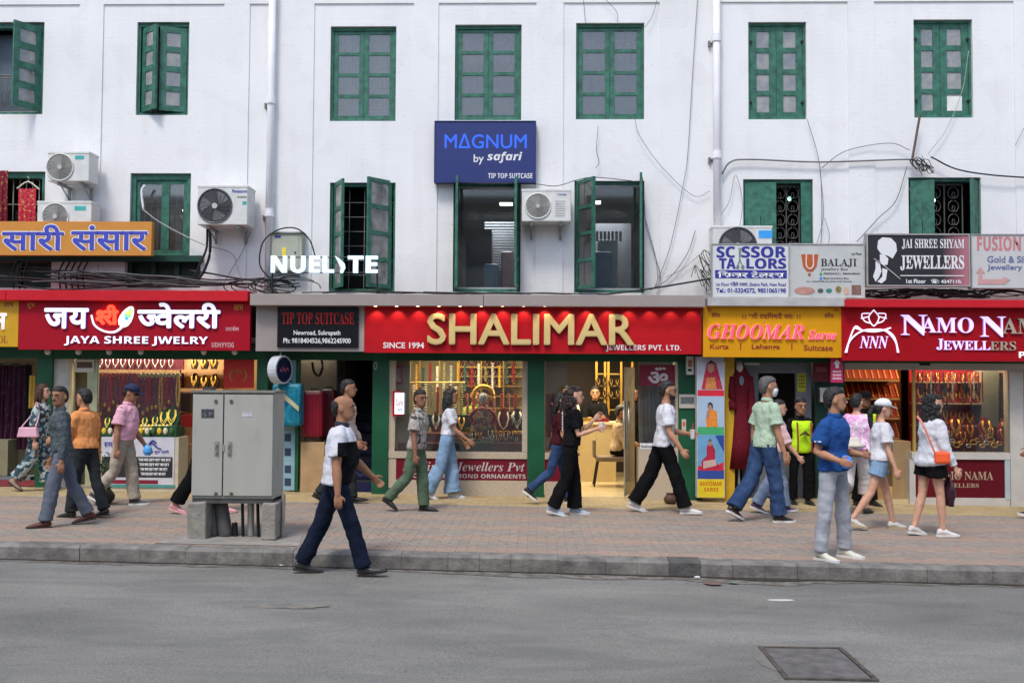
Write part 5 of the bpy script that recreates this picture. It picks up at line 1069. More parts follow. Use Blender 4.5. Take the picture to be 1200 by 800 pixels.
for py in (438, 452, 466, 480): a, c = P(699, py, 3.8), P(727, py, 3.8); MB().box(a.x, c.x, 3.82, 3.84, a.z - .012, a.z + .012).build('shelf', M_GOLDW, t)
MB().box(P(640, 450, 4.3).x, P(800, 450, 4.3).x, 4.3, 4.35, .15, 2.5).build('dark_backdrop', mat('dark_backdrop', (.04, .03, .025), .7), t)
for i in range(8): p = P(701 + (i % 4) * 7.5, 452 if i < 4 else 466, 3.75); bust('cab', 'tiny gold necklace bust in the tall gilt frames', (p.x, 3.74, p.z), .15, M_BV, GB, 'tiny busts in gilt frames', rows_=1, tilt=.1)
t = thing('chair', 'cream padded chair under the seated customer in the gold shop', 'chair', P(716, 560, 1.8)); cxx = P(716, 540, 1.8).x
MB().box(cxx - .25, cxx + .25, 1.5, 1.95, .55, .63).build('seat', mat('cream_pad', (.22, .17, .12), .7), t, bevel=.02); MB().box(cxx - .3, cxx - .26, 1.55, 1.9, .6, .9).build('backrest', mat('cream_pad', (.5, .4, .28)), t, bevel=.02)
for dx in (-.22, .22):
    for yy in (1.54, 1.9): b = MB(); b.tube([(cxx + dx, yy, .56), (cxx + dx * 1.3, yy, .15)], .014, 6); b.build('leg', M_DARK, t)
# glass door, fixed glass and om sign
t = thing('glass_door', 'open glass door leaf with long steel handles at the gold shop', 'door', P(742, 580, -.3)); a, c = P(738, 580, -.03).x, P(748, 580, -.03).x
dw = .62; dd = Vector((-.32, -.95, 0)).normalized() * dw; hz0, hz1 = .17, P(740, 430, 0).z; hx = P(746, 500, .2).x
b = MB(); n_ = Vector((.95, -.32, 0)) * .006; A0 = Vector((hx, .55, 0)); A1 = A0 + dd; b.add([A0 - n_ + V3(0, 0, hz0) if 0 else Vector((A0.x - n_.x, A0.y - n_.y, hz0)), Vector((A1.x - n_.x, A1.y - n_.y, hz0)), Vector((A1.x + n_.x, A1.y + n_.y, hz0)), Vector((A0.x + n_.x, A0.y + n_.y, hz0)),
    Vector((A0.x - n_.x, A0.y - n_.y, hz1)), Vector((A1.x - n_.x, A1.y - n_.y, hz1)), Vector((A1.x + n_.x, A1.y + n_.y, hz1)), Vector((A0.x + n_.x, A0.y + n_.y, hz1))], [(0, 3, 2, 1), (4, 5, 6, 7), (0, 1, 5, 4), (1, 2, 6, 5), (2, 3, 7, 6), (3, 0, 4, 7)]); b.build('glass_leaf', M_SHOPG, t)
for s in (-1, 1): q = A0 + dd * .82 + n_ * 6 * s; b = MB(); b.tube([(q.x, q.y, .85), (q.x, q.y, 1.55)], .016, 8); b.build('handle', mat('steel_handle', (.6, .58, .52), .25, .8), t, smooth=True)
for q in (A0, A1): b = MB(); b.tube([(q.x, q.y, hz0), (q.x, q.y, hz1)], .01, 6); b.build('edge_strip', M_GREY, t)
t = thing('side_glass_screen', 'fixed glass screen with maroon om sign right of the gold shop doorway', 'glass screen', P(770, 580, 0))
prt('glass_pane', (748, 424, 792, 525), -.02, .008, M_SHOPG, t); prt('stone_base', (748, 525, 793, 595), -.05, .28, M_STONE, t); prt('stone_jamb', (791.5, 424, 796, 595), -.055, .28, M_CREAM, t); prt('maroon_board', (749, 427.5, 791, 452), -.028, .006, mat('maroon_film', (.2, .01, .03), .5), t)
text('ॐ', (759, 430, 783, 449), -.031, mat('silver_om', (.6, .56, .56), .5, var=0), t, 'plain', 0, .03, name='om_symbol')
prt('label_plate', (750, 519, 766, 526), -.056, .004, P_WHITE, t); text('Shalimar', (751, 521, 765, 524.5), -.0575, P_BLACK, t, 'bold')
q = MB()
for k in range(9): x = P(751 + k * 4.6, 490, .25).x; q.tube([(x, .25 + .03 * (k % 2), P(750, 452, .25).z), (x + .02, .25, P(750, 520, .25).z)], .045, 6)
q.build('sheer_curtain', mat('grey_sheer', (.2, .18, .16), .8), t)
t = thing('red_wall_frame', 'red painted board with white mark behind the narrow window section', 'board', P(652, 500, .5)); prt('board', (640, 461, 665, 512), .5, .03, mat('dull_red_board', (.2, .02, .02), .6), t); prt('inner', (643, 465, 663, 508), .49, .008, M_MAROON, t); text('Y', (645, 472, 661, 482), .487, mat('pink_red', (.5, .05, .06), .5), t, 'bold', .003, .04)
b = MB(); x0, x1, z0, z1 = rect(643, 508, 665, 526, .3); tray = thing('velvet_tray', 'maroon tray of gold bangles in the narrow window section', 'tray', (x0, .3, z0)); MB().box(x0, x1, .1, .45, z0, z0 + .1).build('tray', M_MAROON, tray)
for k in range(5): b = MB(); xx = x0 + .04 + k * .055; b.tube([(xx + .02 * math.cos(a), .12, z0 + .135 + .025 * math.sin(a)) for a in [j * math.pi / 4 for j in range(9)]], .009, 5); b.build('bangle', GB, tray)
# meter, notices on the right green column
t = thing('wall_meter', 'white lamp housing and coloured label on top of the right green column', 'meter', P(810, 440, -.14)); prt('housing', (804.5, 417, 813, 439), -.16, .08, M_ACW, t, .01); prt('window', (806.5, 422, 811, 430), -.165, .005, mat('orange_window', (.4, .15, .08), .5), t); prt('label', (813.5, 416.5, 821, 439), -.12, .04, mat('striped_label', (.55, .25, .3), .6), t); prt('reader', (806, 432, 810.5, 435), -.165, .005, P_BLACK, t)
t = thing('notice_plate', 'cream notice plate with dark text panel on the right green column', 'notice', P(806, 478, -.1)); prt('plate', (796, 462, 815, 478), -.1, .02, mat('cream_plate', (.55, .52, .44), .6), t); prt('text_panel', (797.5, 465, 813.5, 473), -.103, .003, mat('grey_text_panel', (.14, .15, .14), .5, var=.5, vscale=70), t)
t = thing('notice_plate', 'small orange and white sticker low on the right green column', 'notice', P(801, 505, -.1)); prt('plate', (799, 491, 804, 505), -.09, .01, mat('pale_sticker', (.6, .5, .42), .6), t); prt('flame_mark', (800, 494, 803, 499), -.093, .003, mat('orange_mark', (.6, .12, .04), .5), t)
text('O', (438, 424, 442, 433), -.083, mat('faint_gold_print', (.5, .48, .35), .5, var=0), bld, 'plain', name='column_mark')
# ------------------------------------------------------------------ saree shop: poster column, mannequin, doorway
t = thing('poster_column', 'tall poster column with three saree pictures and yellow foot beside the yellow strip', 'poster', P(833, 582, -.3)); YP = -.3
prt('panel_core', (817, 418, 849, 583), YP, .18, mat('poster_white', (.6, .62, .65), .5), t)
def pic(y0, y1, m_, band, bm_): prt('picture', (817.5, y0, 848.5, y1), YP - .004, .003, m_, t); prt('band', (817.5, y1 + .0, 848.5, band), YP - .004, .003, bm_, t)
BL = mat('pale_blue_print', (.38, .5, .62), .5, var=.1, vscale=2); pic(419, 457, mat('grey_blue_print', (.4, .43, .5), .5, var=.1, vscale=2), 464, mat('red_print', (.6, .02, .04), .5)); pic(464, 500, BL, 509, mat('green_band_print', (.06, .38, .14), .5)); pic(509, 551, mat('azure_bg_print', (.15, .35, .55), .5), 561, mat('dark_blue_print', (.03, .07, .3), .5))
prt('yellow_foot', (817.5, 561, 848.5, 582.5), YP - .004, .003, mat('yellow_print', (.75, .58, .02), .5), t)
text('GHOOMAR', (820, 564, 846, 569), YP - .0055, mat('orange_red_print', (.55, .08, .01), .5, var=0), t, 'bold'); text('SAREE', (825, 571, 842, 575.5), YP - .0055, mat('orange_red_print', (.55, .08, .01)), t, 'bold')
def fig2(pts, m_, nm='printed_figure', dy=.006): q = [P(x, y, YP) for x, y in pts]; MB().prism([(p.x, p.z) for p in q], YP - dy, YP - .0042).build(nm, m_, t)
SKP = mat('printed_skin', (.42, .22, .15), .5, var=0); HP_ = mat('printed_hair', (.03, .015, .012), .5, var=0); RP_ = mat('printed_red_saree', (.42, .02, .05), .5, var=.35, vscale=40); OP_ = mat('printed_orange_saree', (.75, .25, .03), .5, var=.25, vscale=40)
fig2([(833, 422), (839, 425), (843, 440), (847, 456), (822, 456), (825, 440), (828, 426)], RP_); fig2([(829, 426), (833, 423), (837, 426), (836.5, 434), (833, 437), (829.5, 434)], SKP, dy=.0075); fig2([(828.5, 427), (833, 421.5), (838, 427), (833, 425.5)], HP_, dy=.009); fig2([(828, 442), (838, 442), (840, 456), (826, 456)], mat('printed_gold_red', (.55, .2, .06), .5, var=.5, vscale=60), dy=.0075)
fig2([(829, 480), (834, 479), (840, 482), (841, 500), (828, 500), (827, 490)], OP_); fig2([(830.5, 473.5), (833.5, 473.5), (834, 478), (832, 480), (830, 478)], SKP, dy=.0075); fig2([(829, 478), (830, 472), (832.5, 471), (835, 473), (835.5, 480), (834, 476), (833, 473.5), (831, 474)], HP_, dy=.009); fig2([(828, 482), (832, 480), (831, 492), (828, 490)], SKP, dy=.0075)
fig2([(831, 518), (835, 521), (838, 527), (838, 540), (846, 549), (822, 549), (822, 540), (828, 534), (828, 524)], RP_); fig2([(830, 516), (833.5, 516), (834, 521), (832, 523), (830, 521)], SKP, dy=.0075); fig2([(829.5, 518), (832, 513.5), (834.5, 517), (832, 515.5)], HP_, dy=.009); fig2([(824, 540), (838, 538), (840, 545), (824, 549)], mat('printed_pale_lap', (.6, .4, .35), .5), dy=.0075); fig2([(818, 545), (832, 549), (848, 541), (848, 551), (818, 551)], mat('red_print', (.6, .02, .04)), dy=.005)
fig2([(838, 510), (848.5, 509.5), (848.5, 530)], mat('dark_blue_print', (.03, .07, .3)), dy=.005)
t = thing('mannequin', 'headless mannequin in a long dark red embroidered dress beside the yellow strip', 'mannequin', P(866, 575, -.05)); p = P(868, 555, -.05); M_DRS = ramp_mat('dark_red_dress', 'noise', 50, [(0, (.13, .004, .012)), (.6, (.16, .005, .015)), (.72, (.3, .07, .04))], .75)
cxm = p.x; b = MB(); prof = [(430, .0, .045), (433, .0, .08), (438, .004, .13), (446, .008, .14), (462, .0, .12), (475, .0, .11), (490, .01, .125), (520, .0, .14), (549, -.03, .15)]
b.rings([[Vector((P(868, y, -.05).x + dx + r_ * math.cos(a), -.05 + r_ * .55 * math.sin(a), P(868, y, -.05).z)) for a in [2 * math.pi * j / 20 for j in range(20)]] for y, dx, r_ in prof]); dr = b.build('dress', M_DRS, t, smooth=True)
for s, x1, y1 in ((-1, 859, 480), (1, 880, 492)): b = MB(); a = P(868 + s * 11, 441, -.05); c = P(x1, y1, -.08); b.tube(spline([a, (a + c) / 2 + Vector((s * .01, 0, 0)), c], 4), .045, 9, .06); b.build('sleeve', M_DRS, t, smooth=True)
b = MB(); a = P(867, 436, -.05); b.tube([a, P(866, 423, -.05)], .06, 10, .045); b.build('neck', mat('mannequin_white', (.6, .57, .52), .5), t, smooth=True); b = MB(); q = P(869, 446, -.16); b.ell(q, .035, .01, .07); b.build('embroidery', mat('blue_grey_embroidery', (.16, .2, .24), .6, var=.5, vscale=80), t)
b = MB(); b.tube([P(866, 549, -.05), P(866, 577, -.05)], .015, 6); b.build('stand', M_GREY, t)
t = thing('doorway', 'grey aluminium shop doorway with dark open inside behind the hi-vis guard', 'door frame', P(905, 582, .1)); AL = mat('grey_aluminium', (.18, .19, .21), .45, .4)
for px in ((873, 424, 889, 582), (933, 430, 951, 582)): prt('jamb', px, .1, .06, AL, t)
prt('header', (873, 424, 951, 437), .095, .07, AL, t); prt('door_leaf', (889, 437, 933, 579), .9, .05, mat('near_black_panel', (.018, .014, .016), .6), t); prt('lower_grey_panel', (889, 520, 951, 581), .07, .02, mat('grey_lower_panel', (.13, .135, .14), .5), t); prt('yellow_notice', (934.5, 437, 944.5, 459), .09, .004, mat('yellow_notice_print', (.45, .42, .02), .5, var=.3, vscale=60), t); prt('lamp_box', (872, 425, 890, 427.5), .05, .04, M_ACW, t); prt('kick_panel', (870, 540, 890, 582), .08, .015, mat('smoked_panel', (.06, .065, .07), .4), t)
for y in (440, 444, 448, 452): text('नन सस नन', (936, y, 943, y + 2.6), .088, P_BLACK, t, 'plain', 0, .02)
t = thing('arrow_sign', 'small red sign with white up arrow hanging under the yellow sign', 'sign', P(982, 448, -.35)); prt('board', (973.5, 419.5, 988, 448), -.37, .02, mat('crimson_sign', (.48, .02, .1), .5), t); q = [P(x, y, -.37) for x, y in ((981, 421), (985.5, 426), (983, 426), (983, 431), (979, 431), (979, 426), (976.5, 426))]; MB().prism([(p.x, p.z) for p in q], -.374, -.3702).build('arrow', P_WHITE, t)
for y in (434, 438, 442): text('MAMA', (976, y, 986, y + 2.3), -.3712, P_WHITE, t, 'bold')
t = thing('wall_sign', 'dim dark red wall sign left of the small arrow sign', 'sign', P(963, 448, -.1)); prt('board', (953, 421, 972, 447), -.06, .03, mat('dim_red', (.13, .01, .02), .6), t); text('सससस', (956, 430, 969, 436), -.062, mat('dusky_pink', (.4, .12, .12), .6), t, 'plain', 0, .02)
t = thing('white_box', 'white rectangular box mounted on the dark post above the blue polo man', 'box', P(975, 470, -.1)); prt('casing', (961, 454, 988, 471), -.1, .1, mat('off_white_box', (.5, .47, .42), .6), t, .01); prt('dark_edge', (958, 455, 962, 470), -.09, .08, M_DARK, t)
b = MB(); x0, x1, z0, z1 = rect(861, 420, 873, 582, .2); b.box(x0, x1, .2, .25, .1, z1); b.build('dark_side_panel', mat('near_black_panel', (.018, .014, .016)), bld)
# ------------------------------------------------------------------ Namo shop at the right
t = thing('shop_window', 'cream framed jewellery window of the right hand shop with maroon base panel', 'shop window', P(1130, 583, 0)); M_FR = mat('cream_frame', (.52, .49, .44), .45, var=.08)
prt('header', (990, 424, 1200, 433.5), -.05, .1, M_FR, t); prt('post', (1184, 433.5, 1200, 600), -.05, .2, M_FR, t); prt('sill', (1069, 530, 1184, 538), -.06, .2, M_FR, t); prt('post', (1066, 538, 1073, 600), -.05, .2, M_FR, t); prt('post', (1178, 538, 1184, 585), -.052, .2, mat('pale_blue_frame', (.4, .47, .48), .4), t); prt('base_rail', (1073, 583, 1184, 600), -.045, .2, M_FR, t)
prt('maroon_panel', (1073, 538, 1178, 583), -.03, .1, ramp_mat('maroon_speckled', 'noise', 60, [(0, (.11, .005, .012)), (.66, (.13, .007, .014)), (.72, (.24, .04, .04))], .35), t)
prt('glass_pane', (1070, 433.5, 1184, 530), -.01, .008, M_SHOPG, t); prt('mullion', (1070, 433.5, 1073, 530), -.03, .05, M_GOLDW, t); prt('header_box', (1078, 424, 1090, 428), -.062, .011, M_BLACK, t)
text('NAMO NAMA', (1092, 552, 1164, 562), -.033, mat('bronze_print', (.42, .3, .2), .4, var=0), t, 'serif'); text('JEWELLERS', (1102, 566, 1147, 571.5), -.033, mat('bronze_print', (.42, .3, .2)), t, 'serif', 0, 0)
MB().box(P(1070, 530, 0).x, P(1186, 530, 0).x, 0, .9, .1, P(1130, 534, 0).z).build('display_plinth', M_MAROON, bld)
# left half: doorway with orange lit tray shelves
t = thing('tray_shelves', 'orange lit wooden shelves of slanted jewellery trays, left part of the right hand shop', 'shelves', P(1030, 540, .8)); M_HON = mat('honey_wood', (.6, .34, .12), .4, var=.1)
x0, x1, z0, z1 = rect(988, 434, 1066, 600, .9); MB().box(x0 - .1, x1, 1.25, 1.3, .1, 2.5).build('back_panel', mat('red_brown_panel', (.25, .05, .02), .6), t)
for py in (444.5, 466, 489, 512): z = P(1020, py, .8).z; MB().box(x0 - .1, P(1053, py, .8).x, .75, 1.24, z - .028, z + .0).build('shelf', M_HON, t)
M_TRAY = mat('red_orange_tray', (.3, .025, .012), .6, var=.2)
for r_, py in enumerate((444.5, 466, 489, 512)):
    z = P(1020, py, .8).z; n_ = 9
    for i in range(n_):
        x = x0 - .02 + i * .095; y0_, z0_, z1_ = .8, z + .005, z + .2
        v = [(x, y0_, z0_), (x + .075, y0_, z0_), (x + .125, y0_ + .3, z1_), (x + .05, y0_ + .3, z1_)]; b = MB(); b.add([Vector(q) for q in v] + [Vector(q) + Vector((0, .015, -.01)) for q in v], [(0, 1, 2, 3), (7, 6, 5, 4), (0, 4, 5, 1), (1, 5, 6, 2), (2, 6, 7, 3), (3, 7, 4, 0)])
        tr = tag(b.build('jewellery_tray', M_TRAY), 'slanted red tray, %s from the left on the %s orange lit shelf' % (ORD[i], ('top', 'second', 'third', 'lowest')[r_]), 'tray', 'slanted trays on the orange lit shelves'); b = MB(); b.tube([Vector(v[1]) + Vector((0, -.01, .01)), Vector(v[2]) + Vector((0, -.01, .01))], .011, 5); b.v = b.v; b.build('gold_edge', mat('orange_gold', (.7, .3, .06), .5, .1), tr)
t = thing('shop_counter', 'light wood counter at the entrance of the right hand shop', 'counter', P(1050, 580, .3)); prt('counter_body', (1046, 517, 1068, 600), .1, .5, mat('pale_wood', (.36, .24, .12), .5, var=.15, vscale=4), t); prt('step', (1025, 570, 1046, 600), .05, .4, M_HON, t)
# right half: shelves of red busts
t = thing('display_shelves', 'cream wall shelves of red necklace busts behind the right hand window', 'shelves', P(1125, 500, .9)); x0, x1, z0, z1 = rect(1073, 433, 1150, 530, .75); MB().box(x0, P(1186, 450, 1).x, 1.0, 1.05, .8, 2.5).build('back_panel', M_DRED, t)
for py in (447, 472, 498): z = P(1110, py, .7).z; MB().box(x0, x1, .62, .99, z - .02, z).build('shelf', mat('cream_shelf', (.6, .45, .25), .5), t)
prt('glass_cabinet', (1151, 433, 1170, 500), .6, .3, mat('grey_green_panel', (.3, .3, .24), .3), t)
for r_, (py, n_) in enumerate(((447, 8), (472, 8), (498, 7))):
    for i in range(n_):
        p = P(1077 + i * 9.6, py, .78); bust('n%d' % r_, 'red necklace bust, %s from the left on the %s shelf of the right hand window' % (ORD[i], ('top', 'middle', 'lower')[r_]), (p.x, .72, p.z + .002), (.14, .24, .25)[r_], M_RV, GB, 'red necklace busts on cream shelves', rows_=2, tilt=.2)
for i in range(7): strand('long dark strand hanging between the red busts of the right hand window', 1090 + i * 9.6, 448, 470 + i % 3 * 2, .55, mat('dark_red_beads', (.2, .01, .015)) if i % 2 else M_BV, .018, 'dark strands in the right hand window')
for i, (px, s_) in enumerate(((1121, .36), (1157, .34), (1180, .32), (1095, .3))): p = P(px, 516, .3); necklace_bust(('large red necklace bust with broad gold chain behind the orange bag', 'large red necklace bust second from the right post', 'large red necklace bust next to the right post', 'large red necklace bust behind the woman in white')[i], (p.x, .3, p.z), s_, M_RV, GB, rows_=2, tilt=.3, grp='large necklace busts at the front of the right window')
for i in range(13): strand('dark red and gold bead strand at the right end of the right hand window', 1172 + (i % 4) * 3.2, 436 + i % 3, 480 + (i * 7) % 14, .35 + .05 * (i // 4), M_RV if i % 2 else M_GV, .022, 'bead strands at the right post')
for i in range(22):
    px = 1076 + i * 5 + rd.uniform(-1, 1); p = P(px, 524 - (i % 3) * 3, .1 + .08 * (i % 3)); b = MB(); r_ = rd.uniform(.03, .05); b.tube([(p.x + r_ * math.cos(a), p.y + .01 * math.sin(a), p.z + r_ * .8 + r_ * .7 * math.sin(a)) for a in [j * math.pi / 4 for j in range(9)]], .011, 5); tag(b.build('bangle', GB if i % 4 else mat('silver_piece', (.55, .55, .5))), 'bangle standing on the floor of the right hand window', 'bangle', 'bangles on the floor of the right hand window')
for i in range(9):
    p = P(1078 + i * 12, 519 - (i % 2) * 4, .3); necklace_bust('small front row bust, %s from the left on the floor of the right hand window' % ORD[i], (p.x, .22 + .1 * (i % 2), p.z), .15 + .05 * ((i * 7) % 3), [M_RV, M_MAROON, M_RV, M_BV][i % 4], [GB, GB, M_PEARL, mat('orange_beads', (.7, .2, .03), .4)][(i * 3) % 4], rows_=1 + i % 2, tilt=.3, pend=i % 3 > 0, grp='front row busts of the right hand window')
for i in range(16): strand('bead rope hung in front of the cream shelves, %s from the left' % ORD[i], 1076 + i * 5, 436, 452 + (i * 13) % 22, .45, [M_RV, mat('orange_beads', (.7, .2, .03), .4), mat('dark_red_beads', (.2, .01, .015)), M_GV, M_PEARL][(i * 3) % 5], .016, 'bead ropes in the right hand window')
# ------------------------------------------------------------------ Jaya Shree shop
t = thing('shop_window', 'cream framed glass front of the left jewellery shop', 'shop window', P(150, 576, 0)); CRG = mat('pale_yellow_frame', (.55, .47, .25), .5)
prt('header', (80, 414, 297, 420), -.05, .08, mat('cream_lit_header', (.6, .5, .3), .5), t); prt('frame_post', (80, 420, 83, 575), -.04, .06, CRG, t); prt('frame_post', (101, 420, 113, 575), -.04, .06, mat('pale_green_frame', (.4, .42, .26), .5), t); prt('glass_pane', (113, 421, 212, 510), -.02, .008, M_SHOPG, t); prt('side_panel', (83, 420, 101, 575), .2, .03, mat('olive_dark_panel', (.12, .11, .06), .5), t)
prt('paper_notice', (88, 421, 110, 436), -.06, .01, mat('pale_notice', (.6, .55, .45), .7), t); prt('notice_text', (90, 424, 108, 431), -.0625, .002, mat('brown_notice_text', (.12, .06, .05), .6, var=.5, vscale=60), t)
for px in (56, 92, 128, 165, 239, 275): p = P(px, 411, -.35); tt = thing('ball_lamp', 'white frosted ball lamp under the left red sign', 'lamp', p, group='ball lamps under the left red sign'); b = MB(); b.ell((p.x, -.35, p.z - .01), .045, .045, .05); b.build('globe', mat('frosted_white', (.62, .6, .56), .4, var=0), tt, smooth=True)
t = thing('display_shelves', 'wooden back wall of the left jewellery shop with shelves', 'shelves', P(200, 500, .9)); x0, x1, z0, z1 = rect(95, 420, 300, 575, 1.0); MB().box(x0, x1, 1.1, 1.15, .1, 2.5).build('back_panel', mat('peach_wood', (.5, .3, .15), .5, var=.1), t); MB().box(x0, P(213, 450, 1).x, 1.04, 1.09, .9, 2.5).build('red_panel', mat('wine_panel', (.13, .01, .03), .7, var=.3, vscale=20), t)
for (a, c, py) in ((100, 214, 436), (212, 262, 436), (212, 262, 458), (212, 262, 482)): q = rect(a, py - 3, c, py + 1, .75); MB().box(q[0], q[1], .7, 1.03, q[2], q[3]).build('shelf', mat('peach_wood', (.5, .3, .15)), t)
for i in range(3):
    for r_, py in enumerate((432.5, 455)): p = P(229 + i * 11.5, py, .8); bust('j%d' % r_, 'dark bust with thick gold necklace, %s on the %s peach shelf' % (('left', 'middle', 'right')[i], ('upper', 'lower')[r_]), (p.x, .74, p.z), (.17, .24)[r_], M_BV, GB, 'dark busts on the peach shelves', rows_=2, tilt=.15)
for i in range(11): p = P(110 + i * 9.2, 433, .8); bust('jt', 'wine red bust with silver chain, %s from the left on the top shelf, left shop' % ORD[i], (p.x, .74, p.z), .2, mat('wine_velvet', (.12, .01, .02), .85), mat('silver_piece', (.55, .55, .5)), 'wine red busts on the top shelf', rows_=1, tilt=.15)
b = MB(); b.tube([P(110, 439.5, .4), P(212, 439.5, .4)], .014, 6); tag(b.build('hanging_rail', mat('pale_rail', (.55, .45, .3), .5)), 'rail with hanging bead strands in the left jewellery shop', 'rail')
for i in range(20):
    px = 114 + i * 5; p = P(px, 441, .36); tt = thing('hanging_necklace', '%s bead necklace under a round disc, %s from the left on its rail' % (('red', 'dark red', 'wine', 'gold')[i % 4 if i > 12 else i % 3], ORD[i]), 'bead strand', p, group='necklaces hanging on the left shop rail')
    MB().cyl((p.x, .33, p.z + .02), .034, .02, 'Y', 10).build('disc', mat('red_disc', (.5, .06, .04), .4) if i < 10 else mat('gold_disc', (.75, .6, .3), .4), tt)
    L_ = rd.uniform(.38, .58); b = MB(); m_ = (mat('red_beads', (.6, .03, .05), .4), mat('bright_maroon_beads', (.35, .02, .04), .4), mat('wine_beads', (.3, .05, .12), .5), GB)[i % 4 if i > 12 else i % 3]
    for s in (-1, 1): 
        for q in range(14): zz = p.z - L_ * q / 14; b.ell((p.x + s * (.006 + .016 * math.sin(q / 14 * 3.14)), .35, zz), .017, .015, .021, 6, 4)
    b.build('strand', m_, tt); b = MB(); b.ell((p.x, .34, p.z - L_), .024, .015, .035, 7, 5); b.build('pendant', GB, tt)
t = thing('red_poster', 'square red poster with faint gold ornament above the grey cabinet', 'poster', P(280, 455, -.03)); prt('board', (262, 421, 297, 454.5), -.04, .03, mat('scarlet_board', (.5, .02, .012), .5), t); text('(*)', (268, 432, 290, 447), -.042, mat('dim_gold_print', (.35, .16, .02), .5, var=0), t, 'plain')
# counter with banner and gold necklaces on green velvet
t = thing('display_counter', 'counter with white and black printed banner and green velvet top, left jewellery shop', 'counter', P(168, 575, -.3)); x0, x1, z0, z1 = rect(118, 512, 209, 572, -.3)
MB().box(x0, x1, -.3, .1, .14, z1).build('counter_body', mat('cream_counter', (.5, .45, .33), .5), t); prt('banner', (119, 512, 204, 571), -.31, .008, mat('banner_white', (.55, .54, .58), .6), t); prt('black_band', (119, 535, 202, 559), -.314, .003, P_BLACK, t); prt('maroon_strip', (119, 562, 185, 566.5), -.314, .003, mat('maroon_print', (.2, .01, .03), .5), t); prt('teal_strip', (119, 567.5, 205, 571), -.314, .003, mat('teal_print2', (.06, .25, .22), .5), t)
for k, y in enumerate((537, 542.5, 548, 553.5)): text('सनय मगर तलस नपक जम लरस', (162 + k, y, 200 - 2 * k, y + 3.6), -.316, P_WHITE, t, 'plain', 0, .03)
text('बचत सुन चांदी', (170, 527, 198, 532), -.314, P_BLUE, t, 'plain', 0, .02); strokes('banner_emblem', [[(172, 525), (178, 519), (184, 524), (189, 526)], [(174, 521), (179, 516), (183, 519)]], .012, P_BLUE, t, -.316)
text('सनस नसन', (122, 518, 146, 524), -.314, P_BLUE, t, 'plain', 0, .02)
for k in range(3): q = rect(120 + k * 30, 501 - k, 148 + k * 30, 512, -.2); MB().box(q[0], q[1], -.28 + k * .01, .05, z1, z1 + .06 + .05 * k).build('velvet_step', M_GV, t)
for i, (px, s_) in enumerate(((124, .2), (137, .16), (168, .2), (180, .22), (190, .3), (199, .34))): p = P(px, 510, -.15); necklace_bust(('green bust with yellow necklace behind the orange shirt man', 'small green bust with yellow chain right of the orange shirt man', 'green bust with yellow necklace beside the pink polo man', 'green bust with pale necklace second from the counter end', 'tall green bust with yellow necklace near the counter end', 'tallest green bust with yellow necklace at the counter end')[i], (p.x, -.1, p.z + .08), s_, M_GV, mat('yellow_gold', (.85, .6, .1), .4, .3), grp='green busts on the counter', tilt=.3)
for i in range(12): p = P(122 + i * 7.2, 508, -.26); b = MB(); b.ell((p.x, -.27, p.z + .04), .035, .025, .05, 6, 5); tag(b.build('flower', [mat('yellow_petals', (.75, .5, .03), .7), mat('cream_petals', (.7, .62, .42), .7), mat('leaf_green', (.05, .12, .03))][i % 3]), 'small flower head along the front edge of the green velvet counter, %s from the left' % ORD[i], 'flower', 'flowers on the counter edge')
for i in range(16): p = P(164 + (i % 8) * 4.3, 505 - (i // 8) * 4, -.24); b = MB(); b.ell((p.x, -.24 + .06 * (i // 8), p.z + .02), .03, .02, .03, 7, 5); tag(b.build('gold_ornament', mat('yellow_gold', (.85, .6, .1)) if i % 3 else mat('pale_gold_piece', (.7, .62, .4), .4, .2)), 'small yellow gold ornament on the green velvet counter', 'ornament', 'gold ornaments on the green velvet')
t = thing('potted_plant', 'small leafy green plant in a dark pot behind the orange shirt man', 'plant', G(121, 590)); g = t.location; pot(t, (g.x, g.y, g.z), .16, mat('dark_pot', (.04, .035, .03), .6))
b = MB()
for k in range(120):
    a = rd.uniform(0, 6.28); ph = rd.uniform(-.2, 1.4); r_ = rd.uniform(.06, .2); c = Vector((g.x + r_ * math.cos(a) * math.cos(ph), g.y + r_ * math.sin(a) * math.cos(ph), g.z + .42 + r_ * 1.3 * math.sin(ph))); u = Vector((rd.uniform(-1, 1), rd.uniform(-1, 1), rd.uniform(-.3, 1))).normalized() * .045; w2 = u.cross(Vector((0, 0, 1))).normalized() * .014; b.add([c, c + u * .5 + w2, c + u, c + u * .5 - w2], [(0, 1, 2, 3)])
tag(b.build('foliage', mat('leaf_green', (.05, .12, .03), .6, var=.4, vscale=30), t), kind='stuff'); b = MB()
for k in range(5): b.tube([(g.x, g.y, g.z + .15), (g.x + rd.uniform(-.1, .1), g.y + rd.uniform(-.1, .1), g.z + .5)], .006, 4)
tag(b.build('stem', mat('stem_green', (.06, .08, .03), .7), t), kind='stuff')
# step and goods right of the counter
prt('step', (80, 570, 300, 592), -.06, .3, mat('step_stone', (.3, .24, .2), .7), bld)
for i, (a, y0, c, y1, m_) in enumerate(((212, 460, 224, 482, M_BV), (213, 486, 228, 500, mat('red_box', (.45, .02, .02), .5)), (226, 487, 262, 520, mat('peach_box', (.5, .28, .14), .6)), (212, 520, 262, 572, mat('tan_carton', (.36, .24, .13), .7)))):
    x0, x1, z0, z1 = rect(a, y0, c, y1, .55); tag(MB().box(x0, x1, .5, .75, z0, z1).build('box', m_, bevel=.006), ('dark jewellery case on the peach shelf left of the grey cabinet', 'bright red box left of the grey cabinet', 'peach coloured carton behind the grey cabinet', 'tan carton on the floor behind the grey cabinet')[i], 'box')
